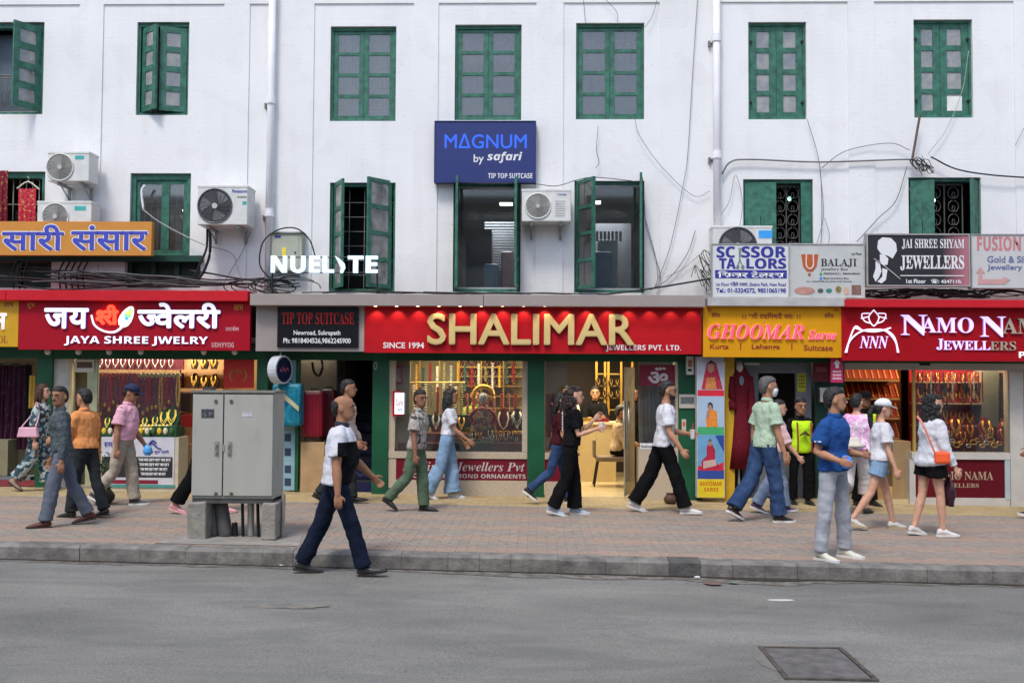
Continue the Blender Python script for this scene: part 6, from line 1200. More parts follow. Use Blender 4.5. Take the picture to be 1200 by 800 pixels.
# ------------------------------------------------------------------ dress shop at the far left
t = thing('clothes_rail', 'rail of purple kurtas inside the far left shop', 'clothes rail', P(10, 560, .3)); M_PUR = ramp_mat('purple_silk', 'noise', 12, [(.3, (.035, .006, .02)), (.6, (.07, .015, .04)), (.7, (.13, .05, .07))], .6, 'LINEAR', 6); MB().tube([P(-40, 426, .35), P(40, 426, .35)], .015, 6).build('rail', M_GREY, t)
for i, (a, c, y1, m_) in enumerate(((-30, -8, 540, M_PUR), (-8, 8, 516, M_PUR), (6, 30, 526, M_PUR), (28, 37, 500, mat('black_silk', (.012, .01, .014), .6)))):
    tt = thing('hanging_kurta', ('purple kurta at the far left edge', 'dark purple kurta second from the left edge', 'long purple embroidered kurta in the far left shop', 'black kurta beside the yellow stole')[i], 'kurta', P((a + c) / 2, y1, .3)); sheetcloth('cloth', (a, 428, c, y1), .3, m_, tt, .05, bottom=1.15); b = MB(); b.tube([P(a + 2, 430, .3), P((a + c) / 2, 426, .3), P(c - 2, 430, .3)], .01, 5); b.build('hanger', M_DARK, tt)
tt = thing('hanging_stole', 'narrow yellow stole hanging beside the green column, far left', 'stole', P(38, 480, -.05)); sheetcloth('cloth', (34, 440, 41, 478), -.02, mat('yellow_stole', (.45, .27, .03), .7), tt, .015, 8, bottom=1.3)
MB().box(P(-60, 500, .1).x, P(42, 500, .1).x, -.04, .26, .1, P(20, 558, 0).z).build('step', mat('grey_step', (.16, .17, .19), .6), bld); prt('red_edge', (-60, 562, 60, 569), -.06, .03, mat('red_edge', (.22, .03, .04), .6), bld); prt('counter_front', (-60, 515, 9, 557), .0, .3, mat('olive_panel', (.22, .2, .12), .6), bld)
# ------------------------------------------------------------------ suitcase shop and stairs
p = P(328, 433, -.38); t = thing('round_lightbox', 'round white rimmed hanging lightbox with navy face at the suitcase shop', 'sign', p)
b = MB(); ax = Vector((.93, -.36, 0)).normalized(); u = Vector((0, 0, 1)); w2 = ax.cross(u)
def ring_(c, r_, h0, h1, n=24): return [[c + ax * hh + (u * math.cos(a) + w2 * math.sin(a)) * r_ for a in [2 * math.pi * j / n for j in range(n)]] for hh in (h0, h1)]
b.rings(ring_(p, .205, -.07, .07)); b.build('rim', mat('white_rim', (.5, .51, .55), .35, emit=.05), t); b = MB(); b.rings(ring_(p, .18, .071, .076)); b.build('face', mat('navy_face', (.012, .016, .05), .3), t)
b = MB(); c = p + ax * .082
for k in range(7): a_ = c + w2 * (k - 3) * .03 + u * (.02 * math.sin(k * 2)); b.tube([a_ - u * .02, a_ + u * .02 + w2 * .01], .005, 4)
b.build('script_mark', mat('dim_red_print', (.4, .08, .1), .5), t); MB().tube([p + Vector((0, 0, .2)), p + Vector((0, .1, .33))], .012, 6).build('hook', M_WHITE, t)
def suitcase(lab, px, Y, m_, strap=None, d=.28):
    x0, x1, z0, z1 = rect(*px, Y); t = thing('suitcase', lab, 'suitcase', ((x0 + x1) / 2, Y, z0)); MB().box(x0, x1, Y, Y + d, z0 + .04, z1).build('shell', m_, t, bevel=.05)
    for k in range(5): xx = x0 + (x1 - x0) * (k + 1) / 6; MB().box(xx - .008, xx + .008, Y - .008, Y - .0005, z0 + .1, z1 - .08).build('rib', m_, t)
    b = MB(); xm = (x0 + x1) / 2; b.tube([(xm - .05, Y + d / 2, z1 - .01), (xm - .045, Y + d / 2, z1 + .03), (xm + .045, Y + d / 2, z1 + .03), (xm + .05, Y + d / 2, z1 - .01)], .01, 6); b.build('handle', M_DARK, t)
    for s in (x0 + .05, x1 - .05): MB().cyl((s - .012, Y + .06, z0 + .03), .03, .024, 'X', 10).build('wheel', M_DARK, t)
    return t, (x0, x1, z0, z1)
TEAL = ramp_mat('teal_plastic_wrap', 'noise', 4, [(.3, (.01, .13, .2)), (.5, (.015, .2, .28)), (.62, (.05, .3, .4)), (.7, (.02, .16, .24))], .25, 'LINEAR', 5, 1.2)
t, q = suitcase('teal suitcase wrapped in printed plastic under the round lightbox', (318, 449, 352, 503), -.3, TEAL)
b = MB(); b.add([(q[0] + .05, -.312, q[3] - .12), (q[0] + .09, -.312, q[3] - .06), (q[1] - .02, -.312, q[2] + .33), (q[1] - .02, -.312, q[2] + .26)], [(0, 1, 2, 3)]); b.build('printed_stripe', mat('cream_stripe_print', (.5, .45, .25), .4), t)
t, q = suitcase('dark red hard suitcase standing on a carton in the suitcase shop', (353, 458, 378, 516), -.05, mat('wine_shell', (.22, .006, .02), .35, var=.1)); suitcase('second dark red suitcase with black side behind the beige shirt man', (374, 456, 392, 518), .2, mat('black_wine_shell', (.08, .006, .01), .4))
x0, x1, z0, z1 = rect(352, 518, 380, 580, -.05); tag(MB().box(x0, x1, -.05, .35, .14, z1).build('carton', mat('tan_plywood', (.42, .27, .13), .7, var=.15, vscale=5), bevel=.006), 'tall tan carton under the dark red suitcase', 'box')
t = thing('banner_stand', 'pale blue poster strip with dark pictures under the teal suitcase', 'poster', P(340, 575, -.1)); prt('panel', (333, 415, 346, 574), -.02, .02, mat('pale_blue_panel', (.25, .42, .48), .6), t)
for k, y in enumerate((508, 525, 545, 560)): prt('picture', (333.5, y, 341, y + 9), -.023, .002, mat('dark_picture', (.03, .05, .09), .5), t)
prt('green_edge', (346, 415, 350, 575), -.05, .1, M_DGREEN, bld)
# corridor with stairs
M_CW = mat('cream_corridor_wall', (.42, .36, .28), .7, var=.1); x0, x1, z0, z1 = rect(352, 418, 402, 580, .9); MB().box(x0 - .1, x1, .9, .95, .1, 2.5).build('corridor_wall', M_CW, bld)
st = thing('staircase', 'dark stairs with printed navy risers rising behind the man in beige', 'stairs', P(420, 575, .5)); sx0, sx1 = P(398, 500, .6).x, P(437, 500, .6).x
for k in range(12):
    z = .15 + k * .165; y = .35 + k * .27; MB().box(sx0, sx1 + .3, y, y + .28, z - (.1 if k else 0), z + .165).build('step', mat('dark_tread', (.03, .03, .032), .6), st); MB().box(sx0 + .01, sx1 + .29, y - .006, y - .0005, z + .01, z + .155).build('riser', mat('navy_riser', (.012, .014, .06), .4), st)
    if k in (1, 3, 4, 5, 6): y_ = y - .008; text('safari', (0, 0, 0, 0), y_, mat('dim_riser_print', (.09, .1, .2), .5, var=0), st, 'plain', 0, .01, plane=(sx0 + .12 + .02 * k, sx0 + .42, z + .05, z + .12))
MB().box(sx0 - .02, sx0 - .005, .4, 4, .1, 2.5).build('stair_wall', mat('dim_plaster', (.2, .195, .18)), bld)
b = MB(); b.tube(spline([P(x, y, .8) for x, y in ((366, 424), (368, 435), (374, 440), (378, 430), (377, 422))], 4), .02, 6); tag(b.build('hose', M_DARK), 'black cable loop hanging on the cream corridor wall', 'cable')
t = thing('small_board', 'small board with faint print fixed high in the corridor', 'board', P(0, 0, 0)) if 0 else None
# ------------------------------------------------------------------ people
def V(*a): return Vector(a)
def dirv(f, a, side):            # flex forward f, abduct a (degrees)
    f, a = R(f), R(a); return V(math.sin(f) * math.cos(a), side * math.sin(a), -math.cos(f) * math.cos(a))
def limb(b, pts, rad, n=10):
    """tapered limb: pts, radii (r or (r_forward, r_side))"""
    pts = [Vector(p) for p in pts]; rings = []
    for i, p in enumerate(pts):
        t = (pts[min(i + 1, len(pts) - 1)] - pts[max(i - 1, 0)]).normalized()
        s = V(0, 1, 0) - t * t.y
        if s.length < .2: s = V(1, 0, 0) - t * t.x
        s.normalize(); f = s.cross(t).normalized()
        r = rad[i]; rf, rs = r if isinstance(r, tuple) else (r, r)
        rings.append([p + f * rf * math.cos(a) + s * rs * math.sin(a) for a in [2 * math.pi * k / n for k in range(n)]])
    b.rings(rings); return b
def lerp(a, b, t): return a + (b - a) * t
def creased(P_, Rr, amp, seed, n=15, axis=0):
    """resample a limb and bunch the cloth: small irregular swellings, more of them near joint and hem"""
    q = random.Random(seed); L_ = [0]
    for a, c in zip(P_[:-1], P_[1:]): L_.append(L_[-1] + (Vector(c) - Vector(a)).length)
    ps, rs = [], []; N_ = len(P_) - 1
    for i in range(n + 1):
        d = L_[-1] * i / n; k = max(j for j in range(N_ + 1) if L_[j] <= d + 1e-9); k = min(k, N_ - 1); u = (d - L_[k]) / max(1e-6, L_[k + 1] - L_[k])
        p = lerp(Vector(P_[k]), Vector(P_[k + 1]), u); r = lerp(Rr[k], Rr[k + 1], u); w_ = amp * (.35 if 0 < i < n * .25 else 1)
        g_ = 1 + w_ * (q.uniform(-1, 1) * .6 + (.7 if i % 2 else -.7) * q.random()); ps.append(p + V(q.uniform(-1, 1), q.uniform(-1, 1), 0) * r * w_ * .6); rs.append((r * g_, r * (1 + (g_ - 1) * .4)) if i not in (0,) else r)
    return ps, rs
TEX = bpy.data.textures.new('cloth_folds', 'CLOUDS'); TEX.noise_scale = .09
TEXT = bpy.data.textures.new('trouser_folds', 'CLOUDS'); TEXT.noise_scale = .13
TEXF = bpy.data.textures.new('hair_strands', 'CLOUDS'); TEXF.noise_scale = .02
def finish(b, name, m, parent, vox=.011, sm=3, disp=0, tex=None):
    o = b.build(name, m, parent); r = o.modifiers.new('skin', 'REMESH'); r.mode = 'VOXEL'; r.voxel_size = vox; r.use_smooth_shade = True
    s = o.modifiers.new('smooth', 'SMOOTH'); s.iterations = sm; s.factor = .5
    if disp: d = o.modifiers.new('folds', 'DISPLACE'); d.texture = tex or TEX; d.strength = disp; d.mid_level = .5
    return o
M_EYE = mat('eye_dark', (.02, .015, .012), .3); M_BROW = mat('brow_black', (.02, .016, .014), .8)
M_HAIR = mat('black_hair', (.014, .012, .012), .42, var=.4, vscale=30, bump=.9, bscale=90); M_HAIRB = mat('auburn_hair', (.06, .02, .014), .5, var=.4, vscale=30, bump=.8, bscale=90); M_HAIRG = mat('greying_hair', (.09, .085, .08), .6, var=.5, vscale=60, bump=.8)
SK = [mat('skin_%s' % q, c, .58, var=.13, vscale=22, spec=.2, bump=.15, bscale=60) for q, c in (('fair', (.6, .335, .225)), ('tan', (.44, .22, .13)), ('brown', (.35, .17, .098)), ('deep', (.25, .118, .07)))]
M_SHOE_B = mat('black_leather', (.018, .017, .017), .35, bump=.2); M_SHOE_W = mat('white_canvas_shoe', (.62, .61, .58), .7); M_SOLEW = mat('white_rubber_sole', (.66, .65, .62), .6); M_SOLED = mat('dark_sole', (.03, .028, .025), .7)
def person(lab, px, py, top, rot, pose, skin, hair, hairm, topw, botw, shoes, fem=False, build=1.0, base=.15, h=None, group=None, Y=None, belly=0, extras=None, name='person'):
    """px,py: photo pixel of the ground point under the hips; top: pixel of the crown"""
    g = G(px, py, base) if Y is None else V(P(px, 500, Y).x, Y, gz(P(px, 500, Y).x, base))
    if h is None:
        zt = P(px, top, g.y).z; h = (zt - g.z) * pose.get('hs', 1.02)
    t = thing(name, lab, 'person', g, R(rot), group); ORG[t] = V(0, 0, 0)
    k = h / 1.7; B = build; hw = (.088 if fem else .082) * k; sw = (.137 if fem else .162) * k * (1 + (B - 1) * .5)
    lean = pose.get('lean', 3); tw = R(pose.get('twist', 0))
    hip = V(0, 0, 0)                                     # shifted up at the end
    TL, SLn = .245 * h, .245 * h
    J = {}
    fl = {1: pose['L'], -1: pose['R']}                   # (thigh flex, knee flex, foot pitch, abduct)
    for s in (1, -1):
        q = fl[s]; ab = q[3] if len(q) > 3 else 1.5
        a = V(0, s * hw, -.01 * k); kn = a + dirv(q[0], ab, s) * TL; an = kn + dirv(q[0] - q[1], ab * .3, s) * SLn
        fp = R(q[2]); fd = V(math.cos(fp), s * .12, math.sin(fp)).normalized(); J[s] = (a, kn, an, fd)
    foot = .15 * h; lows = []
    for s in (1, -1):
        a, kn, an, fd = J[s]; up = V(-fd.z, 0, fd.x)
        heel = an - fd * .045 * k - up * .075 * k; toe = an + fd * (.17 * k) - up * .075 * k; lows += [heel.z, toe.z]
    H = -min(lows) if pose.get('ground', 1) else pose['z']
    up0 = V(0, 0, H)
    for s in (1, -1): J[s] = tuple(q + up0 for q in J[s][:3]) + (J[s][3],)
    hip = V(0, 0, H); ln = R(lean); sp = V(math.sin(ln), 0, math.cos(ln)); TR = .295 * h      # hip joints to neck base
    def S(u, off=0): # point on the spine; slight curve
        return hip + sp * TR * u + V(math.sin(math.pi * min(1, max(0, u))) * .012 * k + off, 0, 0)
    def trs(u, rf, rs, off=0): return (S(u, off), rf, rs)
    bb = belly
    tor = [trs(-.16, .09, .12), trs(-.08, .107, .158 + (.01 if fem else 0)), trs(0, .108, .16 + (.012 if fem else 0)), trs(.14, .105 + bb * .3, .16 + bb * .1), trs(.3, .098 + bb, .135 + bb * .4 - (.012 if fem else 0), bb * .45), trs(.45, .1 + bb * .8, .138 + bb * .3 - (.012 if fem else 0), bb * .35),
           trs(.62, .112 + (.012 if fem else 0) + bb * .2, .155, .004), trs(.78, .106, .166 if not fem else .143), trs(.885, .086, .145 if not fem else .122), trs(.955, .062, .088), trs(1.04, .05, .056)]
    def torso(b, lo, hi, gx, n=18, flare=0, clip=None):
        rings = []
        us = [q for q in tor]
        for i, (p, rf, rs) in enumerate(us):
            u = [-.16, -.08, 0, .14, .3, .45, .62, .78, .885, .955, 1.04][i]
            if u < lo - .001 or u > hi + .001: continue
            rf_, rs_ = rf * k * B + gx + max(0, (.3 - u)) * flare, rs * k * B * (1 if u > .5 else 1) + gx + max(0, (.3 - u)) * flare
            c, s_ = math.cos(tw * u), math.sin(tw * u)
            rings.append([p + V(x * c - y * s_, x * s_ + y * c, 0) + V(0, 0, 0) for x, y in [(rf_ * math.cos(a) * (1 if math.cos(a) > 0 else .92), rs_ * math.sin(a)) for a in [2 * math.pi * j / n for j in range(n)]]])
        b.rings(rings)
    # arms
    A = {}
    for s in (1, -1):
        f, ab, el, inw = pose['aL' if s == 1 else 'aR']
        c_, s_ = math.cos(tw), math.sin(tw); q = V(-s * sw * s_ * 1, s * sw * c_, 0)
        sh = S(.85) + q - V(.005, 0, 0); d1 = dirv(f, ab, s); e = sh + d1 * .172 * h
        d2 = dirv(f + el, ab - inw, s); wr = e + d2 * .148 * h; A[s] = (sh, e, wr, d2)
    # neck and head
    nb = S(1.0); hy, hp = R(pose.get('hy', 0)), R(pose.get('hp', 0)); hs = .1335 * h * pose.get('head', 1)
    HM = Matrix.Rotation(hy, 3, 'Z') @ Matrix.Rotation(hp, 3, 'Y')
    hc = nb + V(.018 * k + math.sin(ln) * .03, 0, .045 * k)         # chin-level point below the head
    def HP(x, y, z): return hc + HM @ V(x * hs, y * hs, (z) * hs)
    b = MB()
    torso(b, -.08, 1.04, -.014 * k)
    limb(b, [nb - V(0, 0, .03 * k), hc + HM @ V(-.06, 0, 0) * hs, HP(-.08, 0, .3)], [.062 * k * (.85 if fem else 1), .052 * k * (.85 if fem else 1.05), .055 * k], 12)
    hr = [(-.02, .33, .12, .10), (.04, .40, .02, .19), (.12, .425, -.1, .245), (.22, .43, -.25, .28), (.35, .425, -.36, .31), (.5, .43, -.42, .33), (.62, .435, -.44, .34), (.75, .42, -.43, .335), (.87, .34, -.36, .29), (.96, .2, -.22, .2), (1.0, .06, -.08, .08)]
    rings = []
    for z, fx, bx, w_ in hr:
        cx, rx = (fx + bx) / 2, (fx - bx) / 2
        rings.append([HP(cx + rx * math.cos(a), w_ * math.sin(a) * (1 - .12 * max(0, math.cos(a))), z) for a in [2 * math.pi * j / 16 for j in range(16)]])
    b.rings(rings)
    # nose, lips, brow ridge, ears
    limb(b, [HP(.40, 0, .56), HP(.46, 0, .45), HP(.5, 0, .37), HP(.44, 0, .34)], [.035 * hs, .05 * hs, .075 * hs, .05 * hs], 8)
    limb(b, [HP(.40, -.1, .215), HP(.435, 0, .22), HP(.40, .1, .215)], [.035 * hs, .045 * hs, .035 * hs], 6); limb(b, [HP(.38, -.2, .6), HP(.42, 0, .61), HP(.38, .2, .6)], [.035 * hs] * 3, 6)
    for s in (1, -1): b.ell(HP(-.02, s * .345, .45), .1 * hs, .04 * hs, .14 * hs, 8, 6)
    fins = {}
    for s in (1, -1):
        sh, e, wr, d2 = A[s]; am = B * (.84 if fem else 1) * k
        limb(b, [S(.88) + V(0, s * .07 * k, 0), sh, lerp(sh, e, .3), lerp(sh, e, .65), e, lerp(e, wr, .3), lerp(e, wr, .75), wr, wr + d2 * .02], [.05 * am, .054 * am, .05 * am, .043 * am, .038 * am, .042 * am, .031 * am, .025 * am, .024 * am], 10)
        # palm and fingers
        hn = d2; side = V(0, 1, 0) - hn * hn.y; side.normalize(); fw = side.cross(hn).normalized()    # fw: roughly forward
        if fw.x < 0: fw = -fw
        hL = .086 * k; cu = pose.get('curlL' if s == 1 else 'curlR', 25); palm = wr + hn * hL * .55
        limb(b, [wr, wr + hn * .03 * k, palm, wr + hn * hL], [(.024 * k, .018 * k), (.036 * k, .017 * k), (.042 * k, .016 * k), (.038 * k, .012 * k)], 8)
        inn = -s * side
        for j, (o_, fl_) in enumerate(((.031, .07), (.011, .08), (-.011, .075), (-.03, .06))):
            p = wr + hn * (hL * .92) + fw * o_ * k; d = hn.copy(); pts = [p]
            for m_ in range(3):
                an_ = R(cu * (m_ + .6)); d = (hn * math.cos(an_) + inn * math.sin(an_) + fw * o_ * .8).normalized(); p = p + d * fl_ * k / 3 * 1.05; pts.append(p)
            limb(b, pts, [.0095 * k, .009 * k, .0085 * k, .0065 * k], 6)
        p = wr + hn * .035 * k + fw * .034 * k; limb(b, [p, p + (hn * .6 + fw * .7).normalized() * .03 * k, p + (hn * .95 + fw * .5 + inn * .3).normalized() * .062 * k], [.014 * k, .011 * k, .008 * k], 6)
        fins[s] = wr + hn * hL * .9 + inn * .02
    for s in (1, -1):
        a, kn, an, fd = J[s]; lm = k * (B * .5 + .5)
        limb(b, [a + V(0, 0, .04), a, lerp(a, kn, .4), kn, lerp(kn, an, .3), lerp(kn, an, .8), an], [.075 * lm, .082 * lm, .068 * lm, .05 * lm, .052 * lm, .034 * lm, .034 * lm], 10)
        up = V(-fd.z, 0, fd.x); hl = an - fd * .045 * k - up * .04 * k; te = an + fd * .15 * k - up * .055 * k
        limb(b, [hl, an + fd * .02 - up * .04 * k, te], [.028 * k, .034 * k, .018 * k], 8)
    body = finish(b, 'body', skin, t, .0085, 2)
    # eyes, brows, mouth
    for s in (1, -1):
        q = MB(); q.ell(HP(.4, s * .155, .49), .028 * hs, .075 * hs, .036 * hs, 8, 5); e1 = q.build('eye', mat('eye_white', (.3, .24, .2), .35), t); q = MB(); q.ell(HP(.42, s * .15, .49), .02 * hs, .036 * hs, .036 * hs, 8, 5); q.build('iris', M_EYE, e1)
        q = MB(); limb(q, [HP(.405, s * .26, .585), HP(.435, s * .16, .61), HP(.45, s * .06, .59)], [.018 * hs, .03 * hs, .024 * hs], 5); q.build('eyebrow', M_BROW, t)
    q = MB(); limb(q, [HP(.395, -.11, .215), HP(.465, 0, .22), HP(.395, .11, .215)], [.01 * hs, .022 * hs, .01 * hs], 5); q.build('lips', mat('lips', (.3, .09, .07) if fem else (.2, .075, .055), .5), t)
    # hair
    hb = MB()
    cp = pose.get('cap')
    def hring(z, f, bk, w_): return [HP((f + bk) / 2 + (f - bk) / 2 * math.cos(a), w_ * math.sin(a), z) for a in [2 * math.pi * j / 18 for j in range(18)]]
    if hair in ('short', 'long', 'pony', 'curly', 'bun'):
        hb.rings([hring(.16, -.16, -.4, .22), hring(.3, -.1, -.46, .3), hring(.42, -.07, -.49, .335), hring(.52, .06, -.495, .35), hring(.62, .14, -.5, .357)] + ([] if cp else [hring(.72, .26, -.49, .358), hring(.8, .405, -.47, .352), hring(.86, .43, -.45, .335), hring(.95, .36, -.38, .28), hring(1.03, .24, -.26, .2), hring(1.07, .1, -.1, .1)]))
    if hair == 'bald': hb.rings([hring(.18, -.2, -.4, .24), hring(.33, -.16, -.465, .335), hring(.5, -.08, -.485, .365), hring(.62, .0, -.49, .37), hring(.74, -.08, -.49, .35), hring(.8, -.3, -.46, .2)])
    wl = pose.get('hairlen', .5)
    if hair == 'long': 
        limb(hb, [HP(-.12, 0, .7), HP(-.3, 0, .35), HP(-.38, 0, -.05), HP(-.42, 0, -.05 - wl * .6), HP(-.42, 0, -.05 - wl * 1.2), HP(-.4, 0, -.05 - wl * 1.9)], [(.3 * hs, .36 * hs), (.24 * hs, .4 * hs), (.2 * hs, .38 * hs), (.17 * hs, .34 * hs), (.15 * hs, .26 * hs), (.05 * hs, .1 * hs)], 12)
        for s in (1, -1): limb(hb, [HP(.1, s * .33, .75), HP(.06, s * .38, .4), HP(.0, s * .38, .05), HP(-.1, s * .4, -.4)], [.1 * hs, .1 * hs, .11 * hs, .05 * hs], 8)
    if hair in ('long', 'curly'):
        rh = random.Random(px + 5)
        for _ in range(26):
            a = rh.uniform(1.5, 4.8); e_ = rh.uniform(.2, 1) * (wl * 1.9 if hair == 'long' else .9); o_ = rh.uniform(-.05, .08)
            limb(hb, [HP(-.1 + .3 * math.cos(a), .36 * math.sin(a), .55), HP(-.2 + (.3 + o_) * math.cos(a), (.38 + o_) * math.sin(a), .1), HP(-.32 + (.2 + o_) * math.cos(a), (.33 + o_) * math.sin(a), -e_ * .5), HP(-.36 + (.15 + o_ * 1.5) * math.cos(a), (.25 + o_) * math.sin(a) + rh.uniform(-.05, .05), -e_)], [.05 * hs, .055 * hs, .05 * hs, .015 * hs], 5)
    if hair == 'pony': limb(hb, [HP(-.4, 0, .6), HP(-.6, 0, .5), HP(-.7, 0, .1), HP(-.62, 0, -.4 * wl * 2), HP(-.55, 0, -.8 * wl * 2)], [.1 * hs, .15 * hs, .17 * hs, .14 * hs, .04 * hs], 10)
    if hair == 'curly':
        rdh = random.Random(px)
        for _ in range(70):
            a = rdh.uniform(1.2, 5.1); z = rdh.uniform(-.75, .95); rr = .44 if z > .2 else .36 + .1 * rdh.random(); sz = rdh.uniform(.09, .15)
            hb.ell(HP(-.08 + rr * math.cos(a) * (1 if z < .8 else .6), rr * math.sin(a) * (1 if z < .8 else .6), z), sz * hs, sz * hs, sz * hs * 1.3, 6, 5)
    if hb.v: finish(hb, 'hair', hairm, t, .0085, 1, .03 if hair in ('long', 'curly') else .016, TEXF)
    # clothing for the top: (kind, material, sleeve, hem u, slack)
    kd, m_, sl, hem, slack = topw; b = MB(); lo = hem
    torso(b, lo, .96, slack * k * .8, flare=.06 if fem and kd != 'tee' else .02)
    if hem > -.17 and pose.get('skirt') is None:
        p0 = [q for q, u in zip(tor, [-.16, -.08, 0, .14, .3]) if u >= hem - .001]
    for s in (1, -1):
        sh, e, wr, d2 = A[s]; am = B * (.86 if fem else 1) * k; g_ = slack * k + .006
        P_ = [S(.9) + V(0, s * .06 * k, 0), sh + V(0, 0, -.004), lerp(sh, e, .4)]; Rr = [.042 * am + g_ * .3, .054 * am + g_ * .45, .05 * am + g_ * .8]
        if sl == 'short': P_ += [lerp(sh, e, .72)]; Rr += [.052 * am + g_ * 1.1]
        elif sl == 'half': P_ += [e, lerp(e, wr, .1)]; Rr += [.05 * am + g_ * 1.3, .054 * am + g_ * 1.4]
        elif sl == 'long': P_ += [lerp(sh, e, .8), e, lerp(e, wr, .5), lerp(e, wr, .86), lerp(e, wr, .93)]; Rr += [.043 * am + g_ * .7, .042 * am + g_ * .7, .036 * am + g_ * .6, .028 * am + g_ * .5, .026 * am + g_ * .4]
        if sl: ps_, rs_ = creased(P_, Rr, .09 if sl == 'long' else .06, px + s, 13 if sl == 'long' else 7); limb(b, ps_, rs_, 12)
    finish(b, kd if kd in ('shirt', 'vest', 'dress', 'blouse') else 'shirt', m_, t, .01, 2, .024 + slack * .15)
    if kd in ('shirt', 'polo'):      # collar
        q = MB(); limb(q, [nb + V(.004, 0, -.012 * k), nb + V(.012 * k, 0, .03 * k)], [.074 * k, .064 * k], 14); finish(q, 'collar', pose.get('collar', m_), t, .009, 1)
    # trousers / shorts / skirt: (kind, material, thigh, knee, hem radius, length 0..1)
    kd, m_, r1, r2, r3, ln_ = botw; b = MB()
    if kd != 'none':
        torso(b, -.16, .14, .005 * k + pose.get('hipslack', 0))
        for s in (1, -1):
            a, kn, an, fd = J[s]; end = lerp(kn, an, .98) if ln_ >= 1 else (lerp(a, kn, ln_ / .5) if ln_ < .5 else lerp(kn, an, (ln_ - .5) / .5))
            if ln_ < .5: Pt = [a + V(0, -s * .01, .05 * k), a, lerp(a, end, .5), end]; Rt = [r1 * k * .9, r1 * k, r1 * k, r2 * k]
            else: Pt = [a + V(0, -s * .01, .05 * k), a, lerp(a, kn, .5), kn, lerp(kn, end, .4), lerp(kn, end, .8), end]; r1 *= .93; r2 *= .92; r3 *= .95; Rt = [r1 * k * .95, r1 * k, lerp(r1, r2, .55) * k, r2 * k, lerp(r2, r3, .4) * k, lerp(r2, r3, .85) * k, r3 * k]
            ps_, rs_ = creased(Pt, Rt, .06 if ln_ >= .5 else .04, px * 3 + s, 17 if ln_ >= .5 else 6); limb(b, ps_, rs_, 14)
        if kd == 'skirt' : limb(b, [S(-.02), S(-.3), S(-.55)], [(.13 * k, .17 * k)] * 2 + [(.16 * k, .19 * k)], 16)
        finish(b, kd, m_, t, .011, 2, .026 if ln_ >= 1 else .012, TEXT)
    # shoes: (material, sole material, kind)
    sm_, so_, ks = shoes
    for s in (1, -1):
        a, kn, an, fd = J[s]; up = V(-fd.z, 0, fd.x); o_ = an - up * .05 * k
        q = MB()
        if ks == 'sandal':
            limb(q, [o_ + fd * .09 * k + up * .01, o_ + fd * .12 * k + up * .005], [(.03 * k, .046 * k)] * 2, 10)
        else:
            hi = .062 if ks == 'sneaker' else .05
            limb(q, [o_ - fd * .06 * k, o_ - fd * .045 * k + up * hi * .5 * k, o_ + fd * .02 * k + up * hi * .45 * k, o_ + fd * .09 * k, o_ + fd * .15 * k - up * .008, o_ + fd * .195 * k - up * .014], [(.02 * k, .022 * k), (.04 * k, .036 * k), (.043 * k, .04 * k), (.032 * k, .045 * k), (.024 * k, .04 * k), (.01 * k, .02 * k)], 10)
        shoe = finish(q, 'sandal' if ks == 'sandal' else 'shoe', sm_, t, .009, 1)
        q = MB(); rows_ = []
        out = [(-.075, .012), (-.065, .032), (-.02, .036), (.05, .038), (.11, .05), (.165, .045), (.2, .028), (.212, .01)]
        for dz in (-.03, -.014 if ks != 'sneaker' else -.004):
            rows_.append([o_ + fd * x * k + V(0, y * k, 0) + up * dz * k for x, y in out] + [o_ + fd * x * k - V(0, y * k, 0) + up * dz * k for x, y in reversed(out)])
        q.rings(rows_); q.build('sole', so_, shoe)
    rot_ = Matrix.Translation(g) @ Matrix.Rotation(R(rot), 4, 'Z')
    info = dict(t=t, HP=HP, A=A, fins=fins, S=S, hs=hs, k=k, J=J, W=lambda p: rot_ @ p, HM=HM, rot=rot_, torso=torso, nb=nb)
    if extras: extras(info)
    return info
def walk(a=24, back=-20, knb=28, lead=1, kf=6, fpf=12, fpb=-32, **k):
    """lead leg forward on its heel, the other behind on its toe"""
    a, back = a * .75, back * .75; f = (a, kf, fpf * .8); r = (back, knb * .85, fpb * .85); d = dict(L=f if lead > 0 else r, R=r if lead > 0 else f, aL=(-18, 8, 14, 0), aR=(18, 8, 20, 0), lean=4)
    if lead < 0: d['aL'], d['aR'] = d['aR'], d['aL']
    d.update(k); return d
def stand(**k):
    d = dict(L=(2, 3, 0, 4), R=(-2, 2, 0, 4), aL=(2, 9, 12, 0), aR=(2, 9, 12, 0), lean=0); d.update(k); return d
DENIM = ramp_mat('blue_denim', 'noise', 7, [(.3, (.02, .045, .11)), (.7, (.045, .085, .18))], .85, 'LINEAR', 6); DENIML = ramp_mat('light_blue_denim', 'noise', 6, [(.3, (.16, .27, .42)), (.7, (.27, .4, .55))], .85, 'LINEAR', 6); DENIMN = ramp_mat('navy_denim', 'noise', 6, [(.3, (.005, .008, .02)), (.7, (.011, .018, .038))], .85, 'LINEAR', 5)
C_WHITE = mat('white_cotton', (.62, .62, .65), .85, var=.05, bump=.25, bscale=25); C_BLACK = mat('black_cloth', (.006, .006, .007), .9, spec=.12, var=.25, bump=.25, bscale=25)
